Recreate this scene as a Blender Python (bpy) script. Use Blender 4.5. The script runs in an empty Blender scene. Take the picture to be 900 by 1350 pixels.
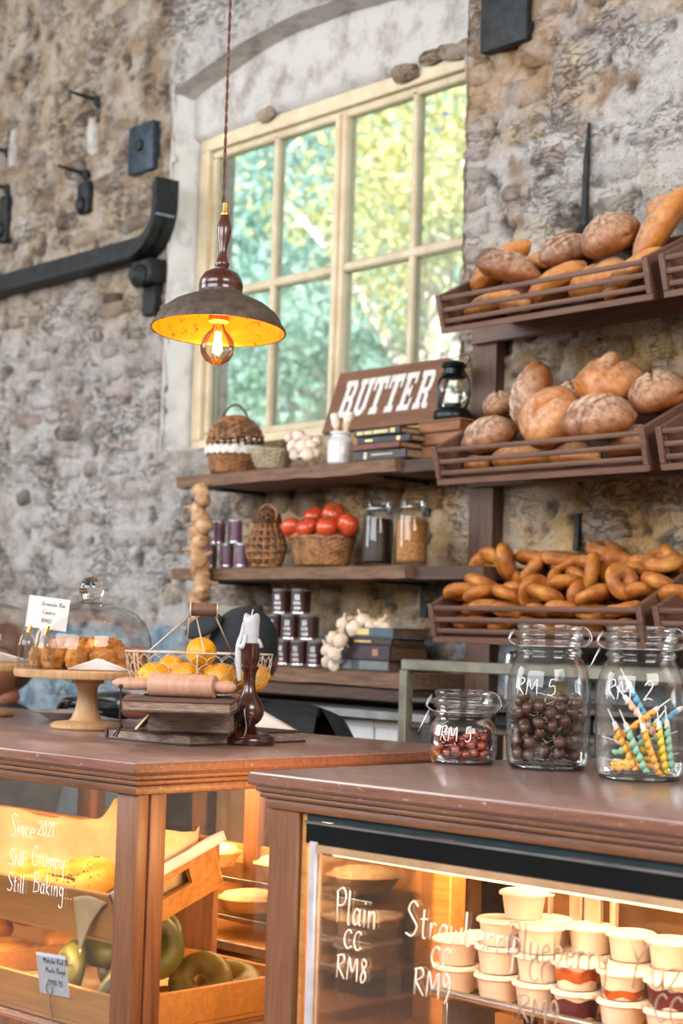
import bpy, bmesh, math, random
import numpy as np
from mathutils import Vector, Matrix, Euler, noise as mnoise

random.seed(7)
rng = np.random.RandomState(11)
SC = bpy.context.scene
COL = SC.collection
PI = math.pi

# ------------------------------------------------------------------ camera, world, sun, big lights, exposure
FPX = 2300.0                                   # focal length in pixels of the 900x1350 frame
AZ, PITCH, ROLL = math.radians(40.3), math.atan(162 / FPX), math.radians(1.72)
CAM = Vector((4.58, -3.88, 1.436))
_fh = Vector((-math.cos(AZ), math.sin(AZ), 0)); _r = Vector((math.sin(AZ), math.cos(AZ), 0)); _z = Vector((0, 0, 1))
FW = _fh * math.cos(PITCH) + _z * math.sin(PITCH); _u = _z * math.cos(PITCH) - _fh * math.sin(PITCH)
RT = _r * math.cos(ROLL) + _u * math.sin(ROLL); UP = _u * math.cos(ROLL) - _r * math.sin(ROLL)
cd = bpy.data.cameras.new('camera'); cam = bpy.data.objects.new('camera', cd); COL.objects.link(cam)
cam.matrix_world = Matrix(((RT.x, UP.x, -FW.x, CAM.x), (RT.y, UP.y, -FW.y, CAM.y), (RT.z, UP.z, -FW.z, CAM.z), (0, 0, 0, 1)))
cd.sensor_fit = 'VERTICAL'; cd.sensor_height = 36.0; cd.lens = FPX / 1350 * 36.0
cd.dof.use_dof = True; cd.dof.focus_distance = 3.45; cd.dof.aperture_fstop = 4.5
cd.clip_end = 200
SC.camera = cam
SC.view_settings.view_transform = 'Standard'; SC.view_settings.look = 'None'; SC.view_settings.gamma = 1.0
SC.view_settings.use_curve_mapping = False
SC.view_settings.exposure = -0.13

W = bpy.data.worlds.new('sky'); SC.world = W; W.use_nodes = True
_nt = W.node_tree; _bg = _nt.nodes['Background']
_sky = _nt.nodes.new('ShaderNodeTexSky'); _sky.sky_type = 'HOSEK_WILKIE'
_sky.sun_direction = Vector((0.3, -0.6, 0.75)).normalized(); _sky.turbidity = 5.0; _sky.ground_albedo = 0.3
_nt.links.new(_sky.outputs[0], _bg.inputs[0]); _bg.inputs[1].default_value = 6.5

def lamp(name, kind, loc, target, energy, color, size=None, size_y=None):
    l = bpy.data.lights.new(name, kind); o = bpy.data.objects.new(name, l); COL.objects.link(o)
    o.location = loc; l.energy = energy; l.color = color
    if target is not None:
        o.rotation_euler = (Vector(target) - Vector(loc)).to_track_quat('-Z', 'Y').to_euler()
    if kind == 'AREA':
        l.shape = 'RECTANGLE'; l.size = size; l.size_y = size_y or size
    elif size is not None:
        if kind == 'SUN': l.angle = size
        else: l.shadow_soft_size = size
    return o
lamp('sun', 'SUN', (0, -10, 20), (-3.5, -3, 11), 24.0, (1.0, .97, .9), math.radians(2))
# added fill lights in place of unseen hall windows behind and beside the camera
lamp('left_hall_fill_light', 'AREA', (-3.6, -5.0, 3.4), (0.6, 0, 2.0), 430, (.88, .94, 1.0), 4.2, 2.8)
lamp('rear_hall_fill_light', 'AREA', (2.2, -7.6, 4.0), (0.4, 0, 1.7), 660, (.95, .97, 1.0), 6.0, 3.0)
lamp('right_hall_fill_light', 'AREA', (6.9, -2.6, 3.9), (1.4, -.6, 1.5), 250, (1.0, .93, .84), 2.8, 1.8)

# ------------------------------------------------------------------ pixel helpers (900x1350 frame) giving real places
def ray(x, y): return FW + RT * ((x - 450) / FPX) + UP * ((675 - y) / FPX)
def at(x, y, Y): d = ray(x, y); return CAM + d * ((Y - CAM.y) / d.y)      # on the wall-parallel plane y = Y
def atz(x, y, z): d = ray(x, y); return CAM + d * ((z - CAM.z) / d.z)     # on the level z
def atd(x, y, k): return CAM + ray(x, y) * k                              # at a camera depth

# ------------------------------------------------------------------ materials
def lin(h):
    if isinstance(h, str):
        h = h.lstrip('#'); c = [int(h[i:i + 2], 16) / 255 for i in (0, 2, 4)]
    else: c = list(h)
    return tuple((v / 12.92 if v <= .04045 else ((v + .055) / 1.055) ** 2.4) for v in c)
def lin4(h): return (*lin(h), 1)
MATS = {}
def newmat(name):
    m = bpy.data.materials.new(name); m.use_nodes = True; MATS[name] = m
    nt = m.node_tree; return m, nt, nt.nodes['Principled BSDF']
def N(nt, t, **kw):
    n = nt.nodes.new(t)
    for k, v in kw.items(): setattr(n, k, v)
    return n
def coords(nt, scale=(1, 1, 1), src='Object'):
    if src == 'World': g = N(nt, 'ShaderNodeNewGeometry'); out = g.outputs['Position']
    else: g = N(nt, 'ShaderNodeTexCoord'); out = g.outputs[src]
    mp = N(nt, 'ShaderNodeMapping'); mp.inputs['Scale'].default_value = scale
    nt.links.new(out, mp.inputs[0]); return mp.outputs[0]
def noise_tex(nt, vec, scale, detail=4, rough=.6, dist=0):
    n = N(nt, 'ShaderNodeTexNoise'); n.inputs['Scale'].default_value = scale; n.inputs['Detail'].default_value = detail
    n.inputs['Roughness'].default_value = rough; n.inputs['Distortion'].default_value = dist
    nt.links.new(vec, n.inputs['Vector']); return n.outputs['Fac']
def ramp(nt, fac, stops):
    r = N(nt, 'ShaderNodeValToRGB'); e = r.color_ramp.elements
    while len(e) < len(stops): e.new(.5)
    for el, (p, c) in zip(e, stops): el.position = p; el.color = c if len(c) == 4 else (*c, 1)
    nt.links.new(fac, r.inputs[0]); return r.outputs[0]
def mixc(nt, fac, a, b, mode='MIX'):
    m = N(nt, 'ShaderNodeMix'); m.data_type = 'RGBA'; m.blend_type = mode
    if isinstance(fac, (int, float)): m.inputs[0].default_value = fac
    else: nt.links.new(fac, m.inputs[0])
    for s, v in ((6, a), (7, b)):
        if isinstance(v, (tuple, list)): m.inputs[s].default_value = v if len(v) == 4 else (*v, 1)
        else: nt.links.new(v, m.inputs[s])
    return m.outputs[2]
def bump(nt, bsdf, fac, strength, dist=.01):
    b = N(nt, 'ShaderNodeBump'); b.inputs['Strength'].default_value = strength; b.inputs['Distance'].default_value = dist
    nt.links.new(fac, b.inputs['Height']); nt.links.new(b.outputs[0], bsdf.inputs['Normal'])
def plain(name, c1, c2=None, rough=.5, metal=0, scale=20, stretch=(1, 1, 1), bmp=0, bdist=.003, lo=.35, hi=.65, trans=0, sss=0, coat=0, src='Object', rnd=0):
    m, nt, b = newmat(name)
    b.inputs['Roughness'].default_value = rough; b.inputs['Metallic'].default_value = metal
    if coat: b.inputs['Coat Weight'].default_value = coat; b.inputs['Coat Roughness'].default_value = .15
    if sss:
        b.inputs['Subsurface Weight'].default_value = sss; b.inputs['Subsurface Radius'].default_value = (.02, .01, .006)
    if trans: b.inputs['Transmission Weight'].default_value = trans
    v = coords(nt, stretch, src); f = noise_tex(nt, v, scale, 5, .65)
    c = ramp(nt, f, [(lo, lin4(c1)), (hi, lin4(c2 or c1))])
    if rnd:
        oi = N(nt, 'ShaderNodeObjectInfo'); r = ramp(nt, oi.outputs['Random'], [(0, (1 - rnd,) * 3), (1, (1 + rnd * .35,) * 3)])
        c = mixc(nt, 1.0, c, r, 'MULTIPLY')
    nt.links.new(c, b.inputs['Base Color'])
    if bmp: bump(nt, b, f, bmp, bdist)
    return m
def wood(name, dark, light, grain=(1, 14, 14), scale=6, rough=.45, worn=None, bmp=.25, spec=None, coat=0):
    m, nt, b = newmat(name)
    v = coords(nt, grain); f = noise_tex(nt, v, scale, 6, .7, .4)
    c = ramp(nt, f, [(.3, lin4(dark)), (.7, lin4(light))])
    v2 = coords(nt, (1, 1, 1)); f2 = noise_tex(nt, v2, 3, 3, .5)
    c = mixc(nt, ramp(nt, f2, [(.4, (0, 0, 0)), (.7, (.35, .35, .35))]), c, lin4(light))
    if worn:
        f3 = noise_tex(nt, coords(nt, (1, 3, 3)), 60, 4, .75)
        c = mixc(nt, ramp(nt, f3, [(.62, (0, 0, 0)), (.70, (1, 1, 1))]), c, lin4(worn))
    nt.links.new(c, b.inputs['Base Color'])
    b.inputs['Roughness'].default_value = rough
    if coat: b.inputs['Coat Weight'].default_value = coat; b.inputs['Coat Roughness'].default_value = .2
    if bmp: bump(nt, b, f, bmp, .002)
    return m
def thin_glass(name, tint=(.96, .98, .98), edge=(.62, .72, .74), refl=1.0, rough=.015, power=2.6, cap=1.0):
    m = bpy.data.materials.new(name); m.use_nodes = True; nt = m.node_tree; nt.nodes.clear(); MATS[name] = m
    out = N(nt, 'ShaderNodeOutputMaterial'); tr = N(nt, 'ShaderNodeBsdfTransparent'); gl = N(nt, 'ShaderNodeBsdfGlossy')
    gl.inputs['Roughness'].default_value = rough
    fr = N(nt, 'ShaderNodeFresnel'); fr.inputs['IOR'].default_value = 1.45
    lw = N(nt, 'ShaderNodeLayerWeight'); lw.inputs['Blend'].default_value = .5
    p = N(nt, 'ShaderNodeMath', operation='POWER'); p.inputs[1].default_value = power
    nt.links.new(lw.outputs['Facing'], p.inputs[0])
    nt.links.new(mixc(nt, p.outputs[0], (*tint, 1), (*edge, 1)), tr.inputs[0])
    ml = N(nt, 'ShaderNodeMath', operation='MULTIPLY'); ml.inputs[1].default_value = refl; ml.use_clamp = True
    nt.links.new(fr.outputs[0], ml.inputs[0])
    mn = N(nt, 'ShaderNodeMath', operation='MINIMUM'); mn.inputs[1].default_value = cap; nt.links.new(ml.outputs[0], mn.inputs[0]); ml = mn
    mx = N(nt, 'ShaderNodeMixShader'); nt.links.new(ml.outputs[0], mx.inputs[0]); nt.links.new(tr.outputs[0], mx.inputs[1]); nt.links.new(gl.outputs[0], mx.inputs[2])
    nt.links.new(mx.outputs[0], out.inputs[0]); return m
def emit(name, c, s):
    m, nt, b = newmat(name); b.inputs['Base Color'].default_value = lin4(c); b.inputs['Emission Color'].default_value = lin4(c); b.inputs['Emission Strength'].default_value = s; return m
def wallmat():
    m, nt, b = newmat('limewashed_masonry')
    at_ = N(nt, 'ShaderNodeVertexColor'); at_.layer_name = 'Col'
    v = coords(nt, (1, 1, 1), 'World')
    f = noise_tex(nt, v, 30, 8, .72, .6); g = noise_tex(nt, v, 7, 5, .6, .3); h = noise_tex(nt, v, 110, 4, .6)
    c = mixc(nt, 1.0, at_.outputs[0], ramp(nt, f, [(.26, (.42, .38, .34)), (.40, (.98, .97, .95)), (.62, (1.3, 1.29, 1.28))]), 'MULTIPLY')
    c = mixc(nt, ramp(nt, g, [(.46, (0, 0, 0)), (.60, (.6, .6, .6))]), c, mixc(nt, .55, at_.outputs[0], lin4('#dedbd6')))
    c = mixc(nt, ramp(nt, h, [(.30, (.75, .75, .75)), (.38, (0, 0, 0))]), c, lin4('#463a30'))
    nt.links.new(c, b.inputs['Base Color']); b.inputs['Roughness'].default_value = .92
    v2 = coords(nt, (1, 1, 2.3), 'World'); n1 = noise_tex(nt, v2, 11, 5, .66, .7)
    crev = ramp(nt, n1, [(.462, (1, 1, 1)), (.492, (.1, .1, .1)), (.505, (.1, .1, .1)), (.535, (1, 1, 1))])
    msk = ramp(nt, noise_tex(nt, v, 4.5, 4, .6), [(.46, (0, 0, 0)), (.58, (.85, .85, .85))])
    c = mixc(nt, msk, c, mixc(nt, 1.0, c, ramp(nt, n1, [(.462, (1, 1, 1)), (.492, (.36, .30, .25)), (.505, (.36, .30, .25)), (.535, (1, 1, 1))]), 'MULTIPLY'))
    vo = N(nt, 'ShaderNodeTexVoronoi'); vo.inputs['Scale'].default_value = 34; nt.links.new(v2, vo.inputs['Vector'])
    pit = ramp(nt, vo.outputs['Distance'], [(.10, (1, 1, 1)), (.24, (0, 0, 0))])
    c = mixc(nt, mixc(nt, 1.0, pit, ramp(nt, n1, [(.52, (0, 0, 0)), (.6, (.9, .9, .9))]), 'MULTIPLY'), c, lin4('#3d3228'))
    nt.links.new(c, b.inputs['Base Color'])
    s = N(nt, 'ShaderNodeMath', operation='MULTIPLY_ADD'); nt.links.new(f, s.inputs[0]); s.inputs[1].default_value = 1.3; nt.links.new(h, s.inputs[2])
    s2 = N(nt, 'ShaderNodeMath', operation='ADD'); nt.links.new(s.outputs[0], s2.inputs[0]); nt.links.new(mixc(nt, msk, (1, 1, 1, 1), crev), s2.inputs[1])
    bump(nt, b, s2.outputs[0], .85, .016)
    return m
M_WALL = wallmat()
M_PLASTER = plain('white_plaster', '#918a81', '#bfbcb7', .9, scale=9, bmp=.7, bdist=.012, lo=.3, hi=.52, src='World')
M_LIME = plain('bluish_limewash', '#b9bdc0', '#e6e9eb', .85, scale=7, bmp=.6, bdist=.01, lo=.3, hi=.5, src='World')
M_FRAME = plain('cream_painted_timber', '#cdbb98', '#dccdb0', .5, scale=12, bmp=.1)
M_FRAMEB = plain('cream_painted_bars', '#bfae8e', '#d3c5a8', .5, scale=12)
M_GLASS = thin_glass('window_glass', refl=.5)
M_IRON = plain('old_black_iron', '#191c1e', '#303436', .6, .4, scale=30, bmp=.4)
M_BLUEIRON = plain('blue_painted_iron', '#26323d', '#3d4d5b', .5, .4, scale=25, bmp=.4)
M_BRIGHT = plain('worn_bare_steel', '#8f9ba4', '#c9d4dc', .35, .7, scale=14, bmp=.2)
M_COUNTER = wood('red_brown_counter_top', '#73524a', '#9b7a70', (1.5, 9, 9), 5, .34, bmp=.08, coat=.7)
M_FASCIA = wood('brown_moulding_wood', '#4e2f20', '#8a5a3a', (1, 16, 16), 6, .42, worn='#b59a84')
M_POST = wood('brown_post_wood', '#5f3a24', '#8a5a3c', (16, 16, 1), 6, .45)
M_SHELF = wood('rough_shelf_wood', '#4e382b', '#8f6f58', (1, 10, 10), 7, .7, bmp=.8)
M_SHELFD = wood('dark_rough_wood', '#2e211a', '#5a4436', (1, 10, 10), 7, .7, bmp=.6)
M_RACK = wood('rack_brown_wood', '#4d352a', '#765545', (1, 12, 12), 6, .55, bmp=.3)
M_RACKP = wood('rack_post_wood', '#4a3328', '#6e5244', (12, 12, 1), 6, .6, bmp=.3)
M_TRAY = wood('honey_tray_wood', '#a46a30', '#cf9350', (1, 12, 12), 6, .5)
M_LIGHTWOOD = wood('pale_turned_wood', '#a17a50', '#c9a276', (10, 10, 1.5), 7, .45, bmp=.1)
M_ROLL = wood('pink_rolling_pin_wood', '#a97a62', '#c99c84', (1, 14, 14), 6, .5, bmp=.1)
M_MAHOG = plain('dark_mahogany', '#2a100b', '#451d15', .22, scale=18, coat=.6)
M_MAHOG2 = plain('turned_mahogany', '#3a1a13', '#572a20', .25, scale=18, coat=.5)
M_STEEL = plain('steel', '#8e9499', '#b9bec2', .3, .9, scale=10)
M_BLACK = plain('black_band', '#0c0f12', '#14181b', .18, scale=10)
M_PANE = thin_glass('display_pane', (.985, .99, .99), (.85, .88, .88), .5)
M_JAR = thin_glass('jar_glass', (.99, 1, 1), (.60, .72, .76), 1.3, .03, 5.0, .5)
M_DOME = thin_glass('dome_glass', (.99, .99, .99), (.62, .72, .74), 1.2, .03, 5.0, .42)
M_WRITE = plain('white_marker', '#f4f2ee', '#ffffff', .6)
M_PAPER = plain('white_paper', '#d9d7d6', '#ecebea', .7, scale=8)
M_PARCH = plain('parchment_paper', '#c9a878', '#e2c79c', .6, scale=9, bmp=.1)
M_BLACKINK = plain('black_ink', '#1c1a1c', '#262326', .6)

# ------------------------------------------------------------------ mesh helpers
def frame_from(d):
    d = Vector(d).normalized(); return d.to_track_quat('Z', 'Y').to_matrix().to_4x4()
def box(bm, c, s, rot=None, bev=0, seg=1):
    mt = Matrix.Translation(c) @ (rot if rot is not None else Matrix()) @ Matrix.Diagonal((s[0], s[1], s[2], 1))
    r = bmesh.ops.create_cube(bm, size=1, matrix=mt)
    if bev:
        es = list({e for v in r['verts'] for e in v.link_edges})
        bmesh.ops.bevel(bm, geom=es, offset=bev, segments=seg, affect='EDGES', profile=.5)
def bx(bm, x0, x1, y0, y1, z0, z1, bev=0, seg=1):
    box(bm, ((x0 + x1) / 2, (y0 + y1) / 2, (z0 + z1) / 2), (abs(x1 - x0), abs(y1 - y0), abs(z1 - z0)), None, bev, seg)
def lathe(bm, prof, seg=24, mt=None, cap0=True, cap1=True):
    mt = mt or Matrix(); rings = []
    for r, z in prof:
        rings.append([bm.verts.new(mt @ Vector((r * math.cos(2 * PI * k / seg), r * math.sin(2 * PI * k / seg), z))) for k in range(seg)])
    for a, b in zip(rings, rings[1:]):
        for k in range(seg): bm.faces.new((a[k], a[(k + 1) % seg], b[(k + 1) % seg], b[k]))
    if cap0: bm.faces.new(rings[0][::-1])
    if cap1: bm.faces.new(rings[-1])
def smooth_pts(pts, n=6, closed=False):
    pts = [Vector(p) for p in pts]; out = []; m = len(pts)
    if m < 3 and not closed: return pts
    for i in range(m if closed else m - 1):
        p1, p2 = pts[i], pts[(i + 1) % m]
        p0 = pts[i - 1] if (i or closed) else p1 * 2 - p2
        p3 = pts[(i + 2) % m] if (closed or i + 2 < m) else p2 * 2 - p1
        for k in range(n):
            t = k / n
            out.append(.5 * ((2 * p1) + (p2 - p0) * t + (2 * p0 - 5 * p1 + 4 * p2 - p3) * t * t + (3 * p1 - p0 - 3 * p2 + p3) * t ** 3))
    if not closed: out.append(pts[-1])
    return out
def tube(bm, pts, r, seg=8, closed=False, cap=True, flat=1.0):
    pts = [Vector(p) for p in pts]; n = len(pts)
    rs = r if isinstance(r, (list, tuple)) else [r] * n
    rings = []; prev = None
    for i, p in enumerate(pts):
        a = pts[i - 1] if (i or closed) else p; b = pts[(i + 1) % n] if (closed or i + 1 < n) else p
        d = (b - a)
        d = d.normalized() if d.length > 1e-9 else Vector((0, 0, 1))
        if prev is None:
            x = d.orthogonal().normalized()
            if abs(d.z) < .9: x = Vector((0, 0, 1)).cross(d).normalized()
        else:
            x = (prev - d * prev.dot(d)); x = x.normalized() if x.length > 1e-6 else d.orthogonal().normalized()
        prev = x; y = d.cross(x)
        rings.append([bm.verts.new(p + (x * math.cos(2 * PI * k / seg) + y * flat * math.sin(2 * PI * k / seg)) * rs[i]) for k in range(seg)])
    m = n if closed else n - 1
    for i in range(m):
        a, b = rings[i], rings[(i + 1) % n]
        for k in range(seg):
            try: bm.faces.new((a[k], a[(k + 1) % seg], b[(k + 1) % seg], b[k]))
            except ValueError: pass
    if cap and not closed: bm.faces.new(rings[0][::-1]); bm.faces.new(rings[-1])
def ball(bm, c, r, u=16, v=10, mt=None):
    s = r if isinstance(r, (tuple, list)) else (r, r, r)
    return bmesh.ops.create_uvsphere(bm, u_segments=u, v_segments=v, radius=1, matrix=Matrix.Translation(c) @ (mt or Matrix()) @ Matrix.Diagonal((s[0], s[1], s[2], 1)))['verts']
def prism(bm, pts, y0, y1, mt=None):
    """outline pts (x, z) extruded from y0 to y1"""
    mt = mt or Matrix()
    a = [bm.verts.new(mt @ Vector((x, y0, z))) for x, z in pts]; b = [bm.verts.new(mt @ Vector((x, y1, z))) for x, z in pts]
    bm.faces.new(a); bm.faces.new(b[::-1]); n = len(pts)
    for i in range(n): bm.faces.new((a[i], b[i], b[(i + 1) % n], a[(i + 1) % n]))
def mesh_of(bm, name, mat, smooth=True, angle=38):
    bmesh.ops.recalc_face_normals(bm, faces=bm.faces)
    me = bpy.data.meshes.new(name); bm.to_mesh(me); bm.free()
    for m in (mat if isinstance(mat, (list, tuple)) else [mat]): me.materials.append(m)
    if smooth:
        me.shade_smooth()
        if angle < 170: me.set_sharp_from_angle(angle=math.radians(angle))
    return me
def obj(name, bm, mat, parent=None, smooth=True, angle=38, label=None):
    me = bm if isinstance(bm, bpy.types.Mesh) else mesh_of(bm, name, mat, smooth, angle)
    o = bpy.data.objects.new(name, me); COL.objects.link(o)
    if parent is not None: o.parent = parent
    if label: o['label'] = label
    return o
def thing(name, label, cat, loc=(0, 0, 0), rz=0, group=None):
    o = bpy.data.objects.new(name, None); COL.objects.link(o); o.empty_display_size = .05
    o.location = loc; o.rotation_euler = (0, 0, rz); o['label'] = label; o['category'] = cat
    if group: o['group'] = group
    return o
def tag(o, label, cat, group=None):
    o['label'] = label; o['category'] = cat
    if group: o['group'] = group
    return o
def struct(name, bm, mat, parent=None, smooth=True, angle=38):
    o = obj(name, bm, mat, parent, smooth, angle); o['kind'] = 'structure'; return o
def dup(root, loc=None, rot=None, label=None, group=None, scale=None):
    r = root.copy(); COL.objects.link(r)
    if loc is not None: r.location = loc
    if rot is not None: r.rotation_euler = rot
    if scale is not None: r.scale = scale if isinstance(scale, (tuple, list)) else (scale,) * 3
    if label: r['label'] = label
    if group: r['group'] = group
    for ch in list(root.children):
        c = ch.copy(); COL.objects.link(c); c.parent = r
        for g in list(ch.children):
            d = g.copy(); COL.objects.link(d); d.parent = c
    return r
BM = bmesh.new

# ------------------------------------------------------------------ numpy noise
def vnoise(x, y, seed=0):
    xi = np.floor(x).astype(np.int64); yi = np.floor(y).astype(np.int64); fx = x - xi; fy = y - yi
    fx = fx * fx * (3 - 2 * fx); fy = fy * fy * (3 - 2 * fy)
    def h(a, b):
        n = (a * 374761393 + b * 668265263 + seed * 1442695041) & 0x7fffffff
        n = ((n ^ (n >> 13)) * 1274126177) & 0x7fffffff
        return ((n ^ (n >> 16)) & 0xffff) / 65535.0
    return (h(xi, yi) * (1 - fx) + h(xi + 1, yi) * fx) * (1 - fy) + (h(xi, yi + 1) * (1 - fx) + h(xi + 1, yi + 1) * fx) * fy
def fbm(x, y, sc, oct=4, seed=0):
    x = np.asarray(x, float); y = np.asarray(y, float); s = 0; a = 1; t = 0
    for k in range(oct):
        s = s + a * vnoise(x * sc + 17.3 * k, y * sc - 9.1 * k, seed + k); t += a; a *= .55; sc *= 2.03
    return s / t
def sst(a, b, x): t = np.clip((x - a) / (b - a), 0, 1); return t * t * (3 - 2 * t)
C_ = lambda h: np.array(lin(h))
def wallcol(x, z):
    """paint and stone colour of the old wall at (x, z)"""
    x = np.asarray(x, float); z = np.asarray(z, float)
    n1 = fbm(x, z, 2.2, 5, 3); n2 = fbm(x, z, 5, 4, 21); n3 = fbm(x, z, 11, 4, 44); n4 = fbm(x, z, 1.3, 3, 71)
    xw = x + (n2 - .5) * .5; zw = z + (n1 - .5) * .7
    def m(c, w): return np.stack([w * v for v in c], -1)
    def mix(a, b, t): t = t[..., None]; return a * (1 - t) + b * t
    base = np.ones(x.shape + (3,)) * C_('#a39d97')
    base = mix(base, np.ones_like(base) * C_('#b6b3b1'), sst(.4, .6, n2))
    base = mix(base, np.ones_like(base) * C_('#8d7c70'), sst(.56, .72, n3) * .6)
    ul = sst(2.65, 3.0, zw) * (1 - sst(-1.2, -.95, x))                         # upper left: bare beige brown
    br = mix(np.ones_like(base) * C_('#97836d'), np.ones_like(base) * C_('#ab9a85'), sst(.4, .6, n2))
    br = mix(br, np.ones_like(base) * C_('#6f5f52'), sst(.55, .7, n3) * .7)
    base = mix(base, br, ul)
    ru = sst(.5, .62, x) * sst(2.25, 2.6, zw)                                     # right of the window: cream limewash
    rc = mix(np.ones_like(base) * C_('#a9a19a'), np.ones_like(base) * C_('#b9a68e'), sst(.45, .6, n2))
    rc = mix(rc, np.ones_like(base) * C_('#bdbbb9'), sst(.45, .62, n1) * sst(2.7, 3.2, z + x * .2))
    rc = mix(rc, np.ones_like(base) * C_('#8a6f58'), sst(.6, .72, n3) * .8)
    base = mix(base, rc, ru)
    lo = sst(-.75, -.35, xw) * (1 - sst(2.2, 2.45, zw))                            # behind the shelves: ochre rubble
    lc = mix(np.ones_like(base) * C_('#a08052'), np.ones_like(base) * C_('#c0a276'), sst(.4, .6, n2))
    lc = mix(lc, np.ones_like(base) * C_('#7a5c3e'), sst(.56, .72, n3))
    lc = mix(lc, np.ones_like(base) * C_('#c4b49c'), sst(.55, .7, n1) * .8)
    base = mix(base, lc, lo)
    pt = fbm(x, z, 14, 4, 31); pit = sst(.63, .70, pt)
    base = mix(base, np.ones_like(base) * C_('#4a3c30'), pit * .85)
    oc = sst(.6, .72, fbm(x, z, 3.1, 3, 88)) * sst(-1.4, .8, x) * .55
    base = mix(base, np.ones_like(base) * C_('#b58a58'), oc)
    edge = sst(-1.13, -1.105, x) * (1 - sst(-1.085, -1.07, x)) * sst(2.1, 2.15, z) * (1 - sst(3.5, 3.6, z))
    base = mix(base, np.ones_like(base) * C_('#8f6f52'), edge * .8)
    dado = (1 - sst(1.43, 1.47, z + (n3 - .5) * .05)) * sst(.30, .42, n2 * .6 + n3 * .4)
    base = mix(base, mix(np.ones_like(base) * C_('#6f8da0'), np.ones_like(base) * C_('#8ba4b4'), sst(.4, .6, n3)), dado * (1 - .25 * lo))
    return base

# ================================================================== THE SETTING
OX0, OX1, OZ0, OZS = -1.078, .582, 2.13, 3.575       # window opening in the wall face: sides, sill, spring line
ARCH = .115
def arch_z(x):
    t = (x - (OX0 + OX1) / 2) / ((OX1 - OX0) / 2); return OZS + ARCH * (1 - t * t)
WY = .14                                             # window plane
def course(x, z):
    """relief of the hidden courses: raised stones, sunk joints"""
    h = .088; row = np.floor((z + (fbm(x, z, 1.4, 2, 5) - .5) * .05) / h); zz = z / h - row
    w = .2 + .06 * np.sin(row * 2.7); u = x / w + (row % 2) * .5 + row * .37; k = np.floor(u); uu = u - k
    j = np.minimum(np.minimum(zz, 1 - zz) * h, np.minimum(uu, 1 - uu) * w)
    hsh = np.abs(np.sin(row * 12.9898 + k * 78.233) * 43758.5453) % 1
    return sst(.003, .014, j) * (.3 + .7 * hsh)
def wall_relief(x, z):
    n = fbm(x, z, 4, 5, 1); p = fbm(x, z, 14, 4, 31); q = fbm(x, z, 40, 2, 61)
    c = course(x, z) * (.35 + .65 * sst(.35, .6, fbm(x, z, 1.8, 3, 15)))
    pits = sst(.64, .74, p)
    return -(.018 * n + .009 * p + .005 * q + .011 * c) + .022 * pits + .008
def set_cols(me, cols):
    ca = me.color_attributes.new('Col', 'FLOAT_COLOR', 'POINT')
    ca.data.foreach_set('color', np.concatenate([cols, np.ones((len(cols), 1))], 1).astype(np.float32).ravel())
def build_wall():
    x = np.arange(-3.6, 2.9, .0125); z = np.concatenate([np.arange(0, 1.1, .1), np.arange(1.1, 4.15, .0125), np.arange(4.15, 5.01, .1)])
    X, Z = np.meshgrid(x, z); nz, nx = X.shape
    inside = (X > OX0) & (X < OX1) & (Z > OZ0) & (Z < arch_z(X))
    Yv = wall_relief(X, Z)
    cell_in = inside[:-1, :-1] & inside[1:, :-1] & inside[:-1, 1:] & inside[1:, 1:]
    # snap inner verts of kept cells to the outline, with ragged edges
    rag = (fbm(X, Z, 12, 3, 8) - .5) * .03
    dx0 = X - OX0; dx1 = OX1 - X; dz0 = Z - OZ0; dz1 = arch_z(X) - Z
    best = np.argmin(np.stack([dx0, dx1, dz0, dz1]), 0)
    Xs = np.where(inside & (best == 0), OX0, np.where(inside & (best == 1), OX1 + rag, X))
    Zs = np.where(inside & (best == 2), OZ0, np.where(inside & (best == 3), arch_z(X), Z))
    idx = np.arange(nx * nz).reshape(nz, nx)
    keep = ~cell_in
    f = np.stack([idx[:-1, :-1], idx[:-1, 1:], idx[1:, 1:], idx[1:, :-1]], -1)[keep]
    me = bpy.data.meshes.new('wall_back'); co = np.stack([Xs, Yv, Zs], -1).reshape(-1, 3)
    used = np.zeros(len(co), bool); used[f.ravel()] = True; remap = np.cumsum(used) - 1
    co = co[used]; f = remap[f]
    me.from_pydata(co.tolist(), [], f.tolist()); me.update()
    me.shade_smooth()
    col = wallcol(co[:, 0], co[:, 2])
    # white limewash band round the window opening
    d = np.maximum(np.maximum(OX0 - co[:, 0], co[:, 0] - OX1), co[:, 2] - arch_z(np.clip(co[:, 0], OX0, OX1)))
    up = (co[:, 2] > 3.55) * sst(-1.2, -1.0, co[:, 0]) * (1 - sst(.45, .6, co[:, 0]))
    w = up * .75 * (.6 + .4 * sst(.4, .6, fbm(co[:, 0], co[:, 2], 6, 3, 9)))
    col = col * (1 - w[:, None]) + C_('#bdbbb7') * w[:, None]
    set_cols(me, col); me.materials.append(M_WALL)
    o = bpy.data.objects.new('wall_back', me); COL.objects.link(o); o['kind'] = 'structure'; return o
WALL = build_wall()

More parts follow.
